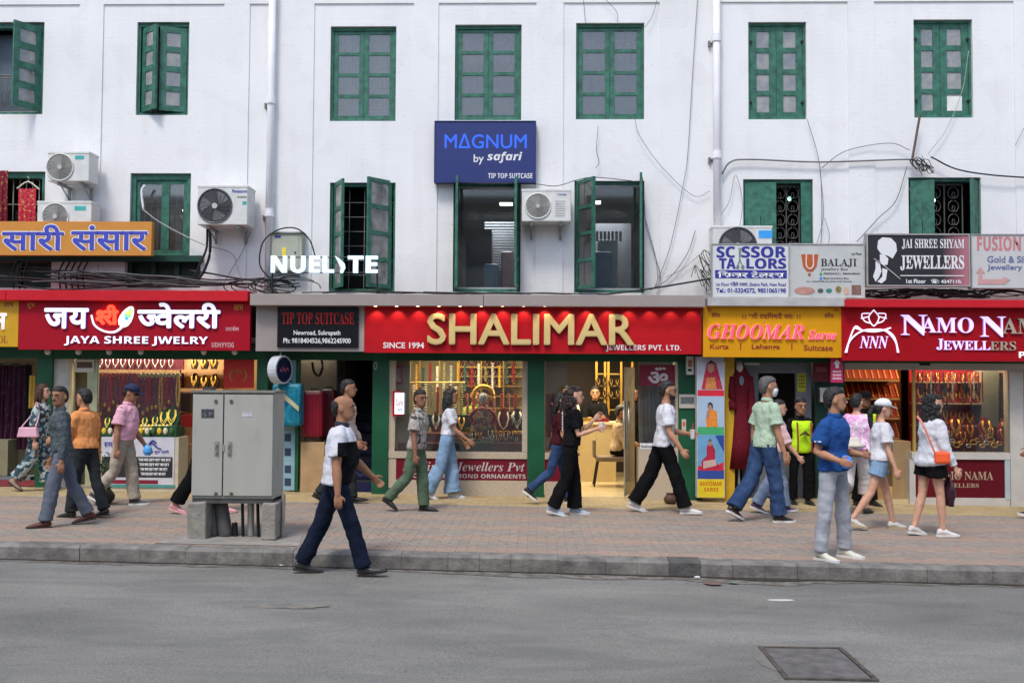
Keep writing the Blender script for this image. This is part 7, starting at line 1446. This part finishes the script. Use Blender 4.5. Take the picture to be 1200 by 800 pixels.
def cup(info, s, lab, straw=True):
    w_ = info['W'](info['fins'][s] - info['A'][s][3] * .01); t = thing('takeaway_cup', lab, 'cup', w_); z = w_.z - .06
    MB().cyl((w_.x, w_.y, z), .026, .11, 'Z', 14, .035).build('cup_body', mat('clear_milky_plastic', (.7, .68, .66), .25), t, smooth=False); MB().cyl((w_.x, w_.y, z + .11), .037, .012, 'Z', 14).build('lid', M_WHITE, t)
    if straw: MB().tube([(w_.x, w_.y, z + .1), (w_.x + .01, w_.y, z + .21)], .006, 6).build('straw', mat('red_straw', (.6, .03, .03), .4), t)
def bag(lab, c, w_, hgt, m, name='plastic_bag', top=.35, rd_=1, handle=.1, dp=.6):
    t = thing(name, lab, 'bag', c); b = MB(); limb(b, [V(*c) + V(0, 0, -.0), V(*c) - V(0, 0, hgt * .3), V(*c) - V(0, 0, hgt * .7), V(*c) - V(0, 0, hgt)], [(w_ * top * dp, w_ * top), (w_ * .85 * dp, w_ * .85), (w_ * dp, w_), (w_ * .7 * dp, w_ * .8)], 12)
    b.v = [p for p in b.v]; o = finish(b, 'sack', m, t, .01, 2, .03); 
    if handle: q = MB(); q.tube(spline([V(*c) + V(x * w_ * .5, 0, z) for x, z in ((-.5, -.01), (-.35, handle * .7), (.35, handle * .7), (.5, -.01))], 4), .006, 5); q.build('handle', m, t)
    return t
# ---- left group
def ex_floral(i):
    w_ = i['W'](i['S'](.1) + V(-.04, -.24, -.02)); t = thing('handbag', 'small pale pink shoulder handbag of the woman in floral dress', 'bag', w_); m_ = mat('pink_leather', (.75, .42, .5), .45)
    b = MB(); b.prism([(w_.x - .15, w_.z - .07), (w_.x + .15, w_.z - .07), (w_.x + .12, w_.z + .07), (w_.x - .12, w_.z + .07)], w_.y - .04, w_.y + .04); b.build('bag_body', m_, t, bevel=.015)
    sh = i['W'](i['A'][-1][0]); b = MB(); b.tube(spline([(w_.x - .1, w_.y, w_.z + .07), (sh.x - .05, sh.y - .04, sh.z - .1), (sh.x, sh.y - .02, sh.z + .062), (sh.x + .05, sh.y - .05, sh.z - .12), (w_.x + .1, w_.y, w_.z + .07)], 5), .009, 5); b.build('strap', m_, t)
FLOR = ramp_mat('blue_floral_print', 'voronoi', 26, [(0, (.035, .06, .075)), (.35, (.3, .4, .4)), (.5, (.05, .09, .11)), (.68, (.45, .48, .44)), (.8, (.16, .12, .12))], .8)
person('woman with long auburn hair in blue floral dress carrying a pink handbag', 44, 575, 452, 0, walk(lead=1, a=14, back=-12, knb=36, hairlen=.32, aR=(-4, 10, 12, 0), hp=-4), SK[0], 'long', M_HAIRB, ('dress', FLOR, 'half', -.16, .022), ('trousers', FLOR, .11, .12, .13, .93), (mat('tan_sandal', (.3, .2, .15), .6), M_SOLED, 'shoe'), fem=True, extras=ex_floral)
GREYSH = ramp_mat('grey_patterned_shirt', 'voronoi', 60, [(0, (.07, .085, .095)), (.5, (.1, .12, .13)), (.75, (.05, .06, .07))], .7)
def ex_mous(i):
    q = MB(); limb(q, [i['HP'](.37, -.15, .26), i['HP'](.46, 0, .29), i['HP'](.37, .15, .26)], [.02 * i['hs'], .04 * i['hs'], .02 * i['hs']], 6); q.build('moustache', M_BROW, i['t'])
def ex_grey(i):
    ex_mous(i); 
person('man in dark grey patterned shirt and slate trousers with moustache looking at camera', 72, 616, 454, 205, walk(lead=1, a=20, back=-20, knb=16, fpf=4, fpb=-12, hy=52, aL=(-6, 10, 10, 0), aR=(4, 10, 14, 0)), SK[2], 'short', M_HAIR, ('shirt', GREYSH, 'long', 0, .02), ('trousers', mat('slate_trousers', (.115, .135, .17), .8, var=.1, bump=.2), .105, .09, .09, 1), (mat('brown_sandal', (.11, .035, .025), .5), M_SOLED, 'shoe'), build=1.04, extras=ex_grey)
person('man in orange long sleeved shirt and dark trousers turned away, left pavement', 99, 606, 457, 160, walk(lead=1, a=16, back=-16, knb=12, fpf=2, fpb=-8, hy=0, aL=(18, 10, 60, 10), aR=(8, 12, 40, 20)), SK[1], 'short', M_HAIR, ('shirt', mat('orange_cotton', (.75, .3, .1), .85, var=.08, bump=.2), 'long', 0, .022), ('trousers', mat('charcoal_trousers', (.028, .032, .034), .8), .105, .088, .085, 1), (M_SHOE_B, M_SOLED, 'shoe'), build=1.05)
def ex_cap(i, m_, front=1):
    HP = i['HP']; q = MB(); hs = i['hs']
    q.rings([[HP(-.03 + (.48) * math.cos(a), .39 * math.sin(a), z) if r_ == 1 else HP(r_ * .46 * math.cos(a), r_ * .385 * math.sin(a), z) for a in [2 * math.pi * j / 18 for j in range(18)]] for z, r_ in ((.62, 1), (.78, 1), (.92, .86), (1.04, .55), (1.08, .15))])
    q.build('cap', m_, i['t'], smooth=True)
    q = MB(); v = [HP(.36 + (.0 if z == 0 else 0) + .44 * math.cos(a), .33 * math.sin(a), .66 - .1 * math.cos(a) + z) for z in (0, .035) for a in [math.pi * (j / 8 - .5) for j in range(9)]]
    q.add(v, [tuple(range(8, -1, -1)), tuple(range(9, 18))] + [(j, j + 1, j + 10, j + 9) for j in range(8)] + [(8, 0, 9, 17)]); q.build('cap_visor', m_, i['t'])
def ex_pink(i):
    ex_cap(i, mat('navy_cap', (.012, .02, .06), .8)); q = MB(); limb(q, [i['HP'](.3, -.3, .5), i['HP'](.44, -.12, .5), i['HP'](.44, .12, .5), i['HP'](.3, .3, .5)], [.035 * i['hs'], .07 * i['hs'], .07 * i['hs'], .035 * i['hs']], 6); q.build('sunglasses', M_BLACK, i['t'])
    c = i['W'](i['fins'][1]); w_ = i['W'](i['fins'][-1]); bag('small blue knotted bag carried by the man in pink polo and cap', P(173, 521, i['t'].location.y - .2), .06, .13, mat('sky_blue_plastic', (.08, .33, .7), .35), rd_=1, dp=1, handle=0)
    q = MB(); q.cyl(i['W'](i['A'][1][2]) - V(0, 0, .0), .03, .02, 'Z', 12); q.v = [i['rot'].inverted() @ p for p in q.v]; q.build('watch', M_GREY, i['t'])
person('man in pale pink polo, khaki trousers and navy cap looking down while walking', 143, 592, 451, 0, walk(lead=1, a=16, back=-14, knb=34, fpf=2, fpb=-30, hp=16, cap=1, aR=(-8, 8, 10, 0), aL=(4, 8, 30, 0), lean=5), SK[2], 'short', M_HAIR, ('polo', mat('pale_pink_pique', (.72, .38, .46), .9, var=.05, bump=.2), 'short', 0, .024), ('trousers', mat('khaki_cotton', (.4, .345, .27), .85, var=.08, bump=.2), .115, .095, .09, 1), (mat('grey_black_trainer', (.06, .065, .07), .7), M_SOLEW, 'sneaker'), build=1.12, belly=.03, extras=ex_pink)
person('woman in black wide trousers and pink clogs mostly hidden behind the grey cabinet', 238, 601, 466, 0, walk(lead=1, a=24, back=-24, knb=14, fpf=3, fpb=-20, aR=(30, 8, 30, 0), aL=(20, 8, 60, 0)), SK[0], 'pony', M_HAIR, ('tee', mat('mustard_cotton', (.5, .38, .1), .85), 'long', 0, .02), ('trousers', C_BLACK, .1, .1, .115, .95), (mat('pink_clog', (.75, .35, .38), .5), mat('pink_sole', (.7, .4, .4), .6), 'shoe'), fem=True, h=1.56)
# ---- centre
POLO = ramp_mat('white_and_black_polo', 'noise', 1, [(0, (.7, .7, .72)), (1, (.7, .7, .72))], .85)
def two_tone():
    m = bpy.data.materials.new('white_black_panelled_knit'); m.use_nodes = True; n = m.node_tree; L = n.links.new; tc = n.nodes.new('ShaderNodeTexCoord'); sp = n.nodes.new('ShaderNodeSeparateXYZ'); L(tc.outputs['Object'], sp.inputs[0])
    a = n.nodes.new('ShaderNodeMath'); a.operation = 'GREATER_THAN'; a.inputs[1].default_value = .02; L(sp.outputs[0], a.inputs[0])
    c = n.nodes.new('ShaderNodeMath'); c.operation = 'LESS_THAN'; c.inputs[1].default_value = 1.235; L(sp.outputs[2], c.inputs[0])
    d = n.nodes.new('ShaderNodeMath'); d.operation = 'MULTIPLY'; L(a.outputs[0], d.inputs[0]); L(c.outputs[0], d.inputs[1])
    mx = n.nodes.new('ShaderNodeMix'); mx.data_type = 'RGBA'; mx.inputs[6].default_value = (.6, .6, .64, 1); mx.inputs[7].default_value = (.006, .006, .008, 1); L(d.outputs[0], mx.inputs[0]); L(mx.outputs[2], n.nodes['Principled BSDF'].inputs['Base Color']); n.nodes['Principled BSDF'].inputs['Roughness'].default_value = .85
    return m
def ex_belt(i):
    q = MB(); i['torso'](q, 0, .14, .014 * i['k']); zz = sorted({p.z for p in q.v}); 
    p = i['S'](.12); q = MB(); limb(q, [p - V(0, 0, .02), p + V(0, 0, .02)], [(.128 * i['k'], .185 * i['k'])] * 2, 18); q.build('belt', M_SHOE_B, i['t'])
person('balding man in white and black polo and dark jeans crossing the road', 393, 673, 470, 8, walk(lead=-1, a=27, back=-25, knb=8, fpf=14, fpb=-10, kf=4, hy=-10, aR=(-4, 12, 8, 0), aL=(24, 14, 22, 0), collar=mat('navy_collar', (.015, .018, .03), .8), hs=1.06), SK[2], 'bald', M_HAIR, ('polo', two_tone(), 'short', -.08, .022), ('trousers', DENIMN, .108, .088, .085, 1), (mat('grey_black_leather', (.045, .043, .042), .4), M_SOLED, 'shoe'), build=1.12, belly=.04, base=0)
person('man in pale beige shirt at the stair entrance behind the balding man', 402, 590, 447, 0, walk(lead=1, a=14, back=-14, aL=(6, 8, 25, 0), aR=(2, 8, 40, 0), hp=-2), SK[2], 'short', M_HAIR, ('shirt', mat('pale_beige_shirt', (.6, .48, .43), .85), 'long', 0, .022), ('trousers', mat('charcoal_trousers', (.028, .032, .034)), .1, .085, .08, 1), (M_SHOE_B, M_SOLED, 'shoe'))
CAMO = ramp_mat('grey_leaf_print', 'noise', 11, [(0, (.07, .065, .06)), (.42, (.36, .33, .29)), (.5, (.42, .39, .35)), (.6, (.2, .18, .165)), (.66, (.44, .41, .37))], .85, detail=3, dist=1.5)
person('man in grey leaf print short sleeved shirt and green trousers', 487, 599, 459, -12, walk(lead=1, a=12, back=-16, knb=36, fpf=0, fpb=-34, hy=-38, aR=(2, 10, 6, 0), aL=(-10, 8, 10, 0)), SK[3], 'short', M_HAIR, ('shirt', CAMO, 'short', -.08, .024), ('trousers', mat('moss_green_trousers', (.1, .15, .095), .85, var=.1, bump=.2), .105, .095, .085, 1), (M_SHOE_B, M_SOLED, 'shoe'))
person('woman with very long black hair in white tee and wide light jeans', 523, 584, 457, 0, walk(lead=1, a=12, back=-16, knb=20, fpf=0, fpb=-22, hairlen=1.25, aR=(22, 8, 30, 0), aL=(10, 8, 30, 0), hp=-2), SK[2], 'long', M_HAIR, ('tee', C_WHITE, 'short', .14, .014), ('trousers', DENIML, .112, .115, .14, 1), (M_SHOE_W, M_SOLEW, 'sneaker'), fem=True)
person('person in blue jeans and dark top walking just behind the woman in black', 653, 590, 461, 0, walk(lead=1, a=20, back=-20, knb=40, fpf=6, fpb=-40, aR=(8, 8, 30, 0)), SK[1], 'long', M_HAIR, ('tee', mat('dark_red_tee', (.05, .008, .012), .85), 'short', 0, .016), ('trousers', DENIM, .1, .082, .075, 1), (M_SHOE_B, M_SOLEW, 'sneaker'), fem=True, h=1.55)
def ex_blackwoman(i):
    cup(i, -1, 'clear takeaway cup held by the woman dressed in black', False)
    w_ = [i['W'](V(-.148, -.03 + 0 * k_, 1.28 - .035 * k_)) for k_ in range(7)]
    b = MB()
    for k_ in range(7): y = -.03; z = i['S'](.85).z - .035 * k_ * 1.0; x = i['S'](.6).x - .137; b.box(x + .0, x + .012, -.05, .05, z - .012, z + .012) if k_ % 2 == 0 else b.box(x, x + .012, -.05, -.01, z - .012, z + .012)
    b.build('back_print', P_WHITE, i['t'])
person('woman with loose dark wavy hair dressed all in black holding a cup', 668, 603, 455, 0, walk(lead=1, a=10, back=-10, knb=20, fpf=0, fpb=-16, hairlen=.35, aR=(14, 10, 95, 10), aL=(24, 10, 110, 10), hp=2), SK[0], 'curly', M_HAIRB if 0 else mat('dark_brown_hair', (.03, .017, .016), .5, var=.4, vscale=30, bump=.8), ('tee', C_BLACK, 'short', 0, .02), ('trousers', C_BLACK, .1, .095, .105, 1), (mat('pale_blue_trainer', (.35, .45, .55), .7), M_SOLEW, 'sneaker'), fem=True, extras=ex_blackwoman)
def ex_glasses(i):
    HP, hs, t = i['HP'], i['hs'], i['t']
    q = MB()
    for s in (1, -1):
        q.tube([HP(.46, s * .16 + .1 * math.cos(a), .5 + .075 * math.sin(a)) for a in [2 * math.pi * j / 10 for j in range(11)]], .0025, 4); q.tube([HP(.45, s * .26, .52), HP(.2, s * .36, .52), HP(-.02, s * .37, .5)], .003, 4)
    q.tube([HP(.47, -.06, .51), HP(.47, .06, .51)], .003, 4); q.build('glasses', M_BLACK, t)
    q = MB(); q.rings([[HP((f + b_) / 2 + (f - b_) / 2 * math.cos(a), w_ * math.sin(a), z) for a in [2 * math.pi * j / 16 for j in range(16)]] for z, f, b_, w_ in ((-.05, .34, .06, .13), (.03, .43, .0, .215), (.12, .455, -.06, .268), (.19, .44, -.05, .29), (.3, .2, -.04, .318), (.42, .02, -.06, .34))]); q.build('beard', M_HAIR, t, smooth=True)
def ex_whitetee(i): ex_glasses(i); cup(i, 1, 'takeaway cup with red straw held by the bearded man in white tee')
person('bearded man with glasses in white tee and black trousers holding a cup', 777, 601, 446, 0, walk(lead=-1, a=27, back=-27, knb=12, fpf=3, fpb=-22, kf=3, aR=(4, 14, 30, 0), aL=(12, 8, 70, 0)), SK[1], 'short', M_HAIR, ('tee', C_WHITE, 'short', -.08, .02), ('trousers', C_BLACK, .115, .1, .1, 1), (M_SHOE_W, M_SOLEW, 'sneaker'), build=1.05, extras=ex_whitetee)
# ---- right
def ex_mask(i):
    HP = i['HP']; q = MB(); q.rings([[HP((f + b_) / 2 + (f - b_) / 2 * math.cos(a), w_ * math.sin(a), z) for a in [2 * math.pi * j / 16 for j in range(16)]] for z, f, b_, w_ in ((0, .4, .1, .16), (.1, .47, .05, .26), (.25, .5, .04, .305), (.36, .53, .1, .29), (.43, .47, .2, .22))]); q.build('face_mask', mat('pale_blue_mask', (.6, .68, .74), .8), i['t'], smooth=True)
person('grey haired man in mint green polo, jeans and face mask', 896, 611, 443, 22, walk(lead=-1, a=16, back=-20, knb=26, fpf=0, fpb=-30, hy=-14, aR=(2, 10, 12, 0), aL=(-4, 12, 12, 0)), SK[1], 'short', M_HAIRG, ('polo', mat('mint_pique', (.4, .52, .38), .9, var=.06, bump=.2), 'short', -.08, .024), ('trousers', DENIM, .112, .1, .1, 1), (M_SHOE_B, M_SOLEW, 'sneaker'), build=.98, extras=ex_mask)
person('person in faded jeans and purple shoes hidden behind the mint polo man', 909, 600, 462, 0, walk(lead=1, a=18, back=-18, knb=20, fpf=4, fpb=-24), SK[0], 'short', M_HAIR, ('tee', mat('pale_pink_cotton', (.65, .42, .42), .85), 'half', 0, .02), ('trousers', ramp_mat('faded_denim', 'noise', 6, [(.3, (.15, .2, .3)), (.7, (.24, .3, .4))], .85, 'LINEAR', 6), .105, .1, .105, 1), (mat('purple_shoe', (.12, .06, .16), .6), M_SOLEW, 'sneaker'), h=1.5)
HIVIS = mat('hi_vis_yellow', (.55, .9, .02), .7, var=.06, bump=.2)
def ex_vest(i):
    q = MB(); i['torso'](q, -.16, .9, .034 * i['k']); finish(q, 'hi_vis_vest', HIVIS, i['t'], .011, 3, .012)
    for s in (1, -1):
        q = MB(); limb(q, [i['S'](-.1) + V(.168, s * .1, 0), i['S'](.4) + V(.165, s * .1, 0), i['S'](.85) + V(.14, s * .1, 0)], [(.01, .012)] * 3, 6); q.build('vest_trim', mat('red_trim', (.3, .03, .03), .7), i['t'])
    q = MB(); limb(q, [i['S'](.42) + V(.16, -.07, 0), i['S'](.45) + V(.172, 0, .03), i['S'](.42) + V(.16, .07, 0)], [.014, .03, .014], 6); q.build('vest_logo', mat('dark_logo_print', (.1, .06, .02), .7), i['t'])
person('guard in yellow hi-vis vest and black cap standing in the grey doorway', 938, 586, 470, -84, stand(aR=(8, 12, 20, 0), aL=(4, 12, 16, 0), head=1.12), SK[2], 'short', M_HAIR, ('shirt', C_BLACK, 'long', 0, .018), ('trousers', C_BLACK, .1, .085, .08, 1), (M_SHOE_B, M_SOLED, 'shoe'), h=1.48, Y=-.3, extras=lambda i: (ex_vest(i)))
person('second guard in hi-vis vest and black cap behind the tie-dye woman', 1013, 586, 458, -75, stand(cap=1), SK[3], 'short', M_HAIR, ('shirt', C_BLACK, 'long', 0, .018), ('trousers', C_BLACK, .1, .085, .08, 1), (M_SHOE_B, M_SOLED, 'shoe'), h=1.62, Y=-.3, extras=lambda i: (ex_vest(i), ex_cap(i, C_BLACK)))
def ex_blue(i):
    bag('blue plastic bag hanging from the hand of the man in blue polo', P(991, 533, i['t'].location.y - .12), .075, .13, mat('bright_blue_plastic', (.05, .22, .7), .3), dp=1, handle=0)
    q = MB(); sh, e, wr, d2 = i['A'][-1]; p = lerp(sh, e, .62); b = MB(); b.box(p.x - .02, p.x + .05, p.y - .083, p.y - .076, p.z - .006, p.z + .006); b.build('sleeve_print', P_WHITE, i['t'])
person('man in royal blue polo and pale grey jeans standing on the kerb', 977, 654, 457, -42, stand(L=(4, 4, 0, 9), R=(-2, 3, 0, 10), hy=34, hp=-2, aR=(-14, 10, 88, 4), aL=(-6, 8, 92, 20), lean=1), SK[1], 'short', M_HAIR, ('polo', mat('royal_blue_pique', (.02, .075, .25), .9, var=.08, bump=.2), 'short', -.08, .022), ('trousers', ramp_mat('pale_grey_denim', 'noise', 7, [(.3, (.3, .31, .34)), (.7, (.42, .43, .46))], .85, 'LINEAR', 6), .105, .085, .075, 1), (mat('cream_canvas_shoe', (.6, .58, .48), .7), M_SOLEW, 'sneaker'), build=1.08, extras=ex_blue)
TIE = ramp_mat('pink_tie_dye', 'noise', 5, [(.35, (.75, .7, .76)), (.5, (.75, .3, .6)), (.58, (.75, .7, .76)), (.7, (.7, .2, .45))], .85, 'LINEAR', 3, .8)
def ex_hatbag(i):
    w_ = P(1000, 521, i['t'].location.y - .25); t = thing('sun_hat', 'cream sun hat held at the waist of the tie-dye woman', 'hat', w_); m_ = mat('cream_felt', (.6, .55, .47), .85)
    b = MB(); b.rings([[V(w_.x + r_ * math.cos(a), w_.y + r_ * .8 * math.sin(a), w_.z + z) for a in [2 * math.pi * j / 16 for j in range(16)]] for r_, z in ((.15, -.03), (.165, .0), (.1, .015), (.095, .07), (.06, .1))]); b.build('crown', m_, t, smooth=True)
person('woman in pink and white tie-dye top between the blue polo and the white cap', 1004, 602, 458, 60, walk(lead=-1, a=16, back=-22, knb=50, fpf=2, fpb=-40, hy=-10, aR=(4, 10, 80, 0), aL=(10, 10, 70, 0)), SK[0], 'bun', M_HAIR, ('blouse', TIE, 'half', -.16, .035), ('trousers', mat('pale_linen', (.6, .55, .52), .85), .11, .11, .12, .75), (M_SHOE_B, M_SOLED, 'shoe'), fem=True, h=1.6, build=1.1, extras=ex_hatbag)
person('woman in white baseball cap, white tee and denim shorts', 1030, 620, 473, 0, walk(lead=1, a=24, back=-24, knb=20, fpf=0, fpb=-14, hairlen=.5, hp=6, cap=1, aR=(6, 10, 12, 0), aL=(-2, 8, 20, 0), hs=1.06), SK[0], 'pony', M_HAIR, ('tee', C_WHITE, 'short', 0, .026), ('shorts', DENIML, .105, .115, .1, .24), (mat('white_striped_trainer', (.6, .58, .52), .7), mat('gum_sole', (.45, .35, .2), .7), 'sneaker'), fem=True, build=1.08, extras=lambda i: ex_cap(i, mat('white_cap', (.7, .7, .68), .8)))
def ex_bags(i):
    y = i['t'].location.y; c = P(1112, 558, y - .05); bag('dark maroon plastic carrier bag held low by the woman in white', c, .12, .33, mat('dark_maroon_plastic', (.035, .008, .018), .3), handle=.06, dp=.5, top=.2)
    c = P(1104, 536, y - .22); t = thing('crossbody_bag', 'bright orange crossbody bag of the woman in the long white shirt', 'bag', c); b = MB(); b.box(c.x - .08, c.x + .09, c.y - .03, c.y + .05, c.z - .07, c.z + .07); b.build('bag_body', mat('bright_orange_nylon', (.9, .12, .03), .5), t, bevel=.03)
    a = P(1082, 498, y - .22); d = P(1075, 488, y - .1); b = MB(); b.tube(spline([d, a, (c.x - .08, c.y, c.z + .05)], 4), .012, 5); b.build('strap', mat('coral_strap', (.8, .25, .18), .6), t)
person('woman in long white shirt and black shorts with an orange bag', 1091, 628, 470, 14, walk(lead=-1, a=12, back=-8, knb=12, fpf=0, fpb=-10, hy=-6, aR=(4, 12, 22, 0), aL=(6, 10, 14, 0), hs=1.05), SK[0], 'curly', M_HAIR, ('blouse', C_WHITE, 'long', -.16, .04), ('shorts', C_BLACK, .12, .125, .1, .24), (M_SHOE_W, M_SOLEW, 'sneaker'), fem=True, build=1.05, extras=ex_bags)
person('person entering at the right edge, only an arm and a dark shoe in view', 1226, 606, 450, 180, walk(lead=1, a=22, back=-20, knb=20, aL=(26, 10, 14, 0), aR=(-10, 10, 10, 0)), SK[1], 'short', M_HAIR, ('tee', mat('maroon_cotton', (.15, .05, .05), .85), 'short', 0, .02), ('trousers', C_BLACK, .1, .085, .08, 1), (M_SHOE_B, M_SOLEW, 'sneaker'))
# ---- people inside the shops
person('seated customer in beige shirt and black trousers inside the gold shop', 722, 560, 462, 0, dict(L=(82, 80, 0), R=(76, 88, -10), aL=(30, 8, 40, 0), aR=(24, 8, 50, 0), lean=6, hp=8), SK[1], 'short', M_HAIR, ('shirt', mat('beige_shirt', (.5, .38, .25), .85), 'half', 0, .02), ('trousers', C_BLACK, .1, .085, .08, 1), (M_SHOE_B, M_SOLED, 'shoe'), Y=1.7, h=1.6)
for (px, lab, m_, yy) in ((664, 'shop assistant in white shirt behind the gold counter, left', mat('cream_shirt', (.55, .5, .4), .85), 3.0), (697, 'shop assistant in dark waistcoat behind the gold counter, middle', C_BLACK, 3.1), (743, 'shop assistant in black near the glass door inside the gold shop', C_BLACK, 3.3)):
    person(lab, px, 0, 0, -90, stand(aL=(30, 8, 70, 20), aR=(25, 8, 70, 20)), SK[1], 'short', M_HAIR, ('shirt', m_, 'long', 0, .02), ('trousers', C_BLACK, .1, .085, .08, 1), (M_SHOE_B, M_SOLED, 'shoe'), Y=yy, h=1.62)
person('figure in lime green top behind the necklace window display', 556, 0, 0, -70, stand(aL=(35, 8, 60, 20), aR=(25, 8, 70, 20)), SK[1], 'short', M_HAIR, ('shirt', mat('lime_top', (.35, .4, .08), .85), 'half', 0, .02), ('trousers', C_BLACK, .1, .085, .08, 1), (M_SHOE_B, M_SOLED, 'shoe'), Y=1.15, h=1.55)  # green-clad figure standing behind the display

# cloth folds: medium scale creases as relief in every garment material
for m in list(bpy.data.materials):
    if not any(o.type == 'MESH' and o.name.split('.')[0] in ('shirt', 'polo', 'trousers', 'shorts', 'blouse', 'dress', 'tee', 'hi_vis_vest') and m.name in [q.name for q in o.data.materials if q] for o in bpy.data.objects if o.parent and o.parent.get('category') == 'person'): continue
    n = m.node_tree; b = n.nodes['Principled BSDF']; L = n.links.new; old = b.inputs['Normal'].links[0].from_socket if b.inputs['Normal'].links else None
    tc = n.nodes.new('ShaderNodeTexCoord'); mp = n.nodes.new('ShaderNodeMapping'); mp.inputs['Scale'].default_value = (1, 1, .55); b.inputs['Specular IOR Level'].default_value = .12; mp.inputs['Rotation'].default_value = (.5, .4, .2)
    nz = n.nodes.new('ShaderNodeTexNoise'); nz.inputs['Scale'].default_value = 9; nz.inputs['Detail'].default_value = 2; nz.inputs['Distortion'].default_value = 1.2; nz.inputs['Roughness'].default_value = .45
    bp = n.nodes.new('ShaderNodeBump'); bp.inputs['Strength'].default_value = .5; bp.inputs['Distance'].default_value = .026
    L(tc.outputs['Object'], mp.inputs[0]); L(mp.outputs[0], nz.inputs['Vector']); L(nz.outputs['Fac'], bp.inputs['Height'])
    if old: L(old, bp.inputs['Normal'])
    L(bp.outputs[0], b.inputs['Normal'])
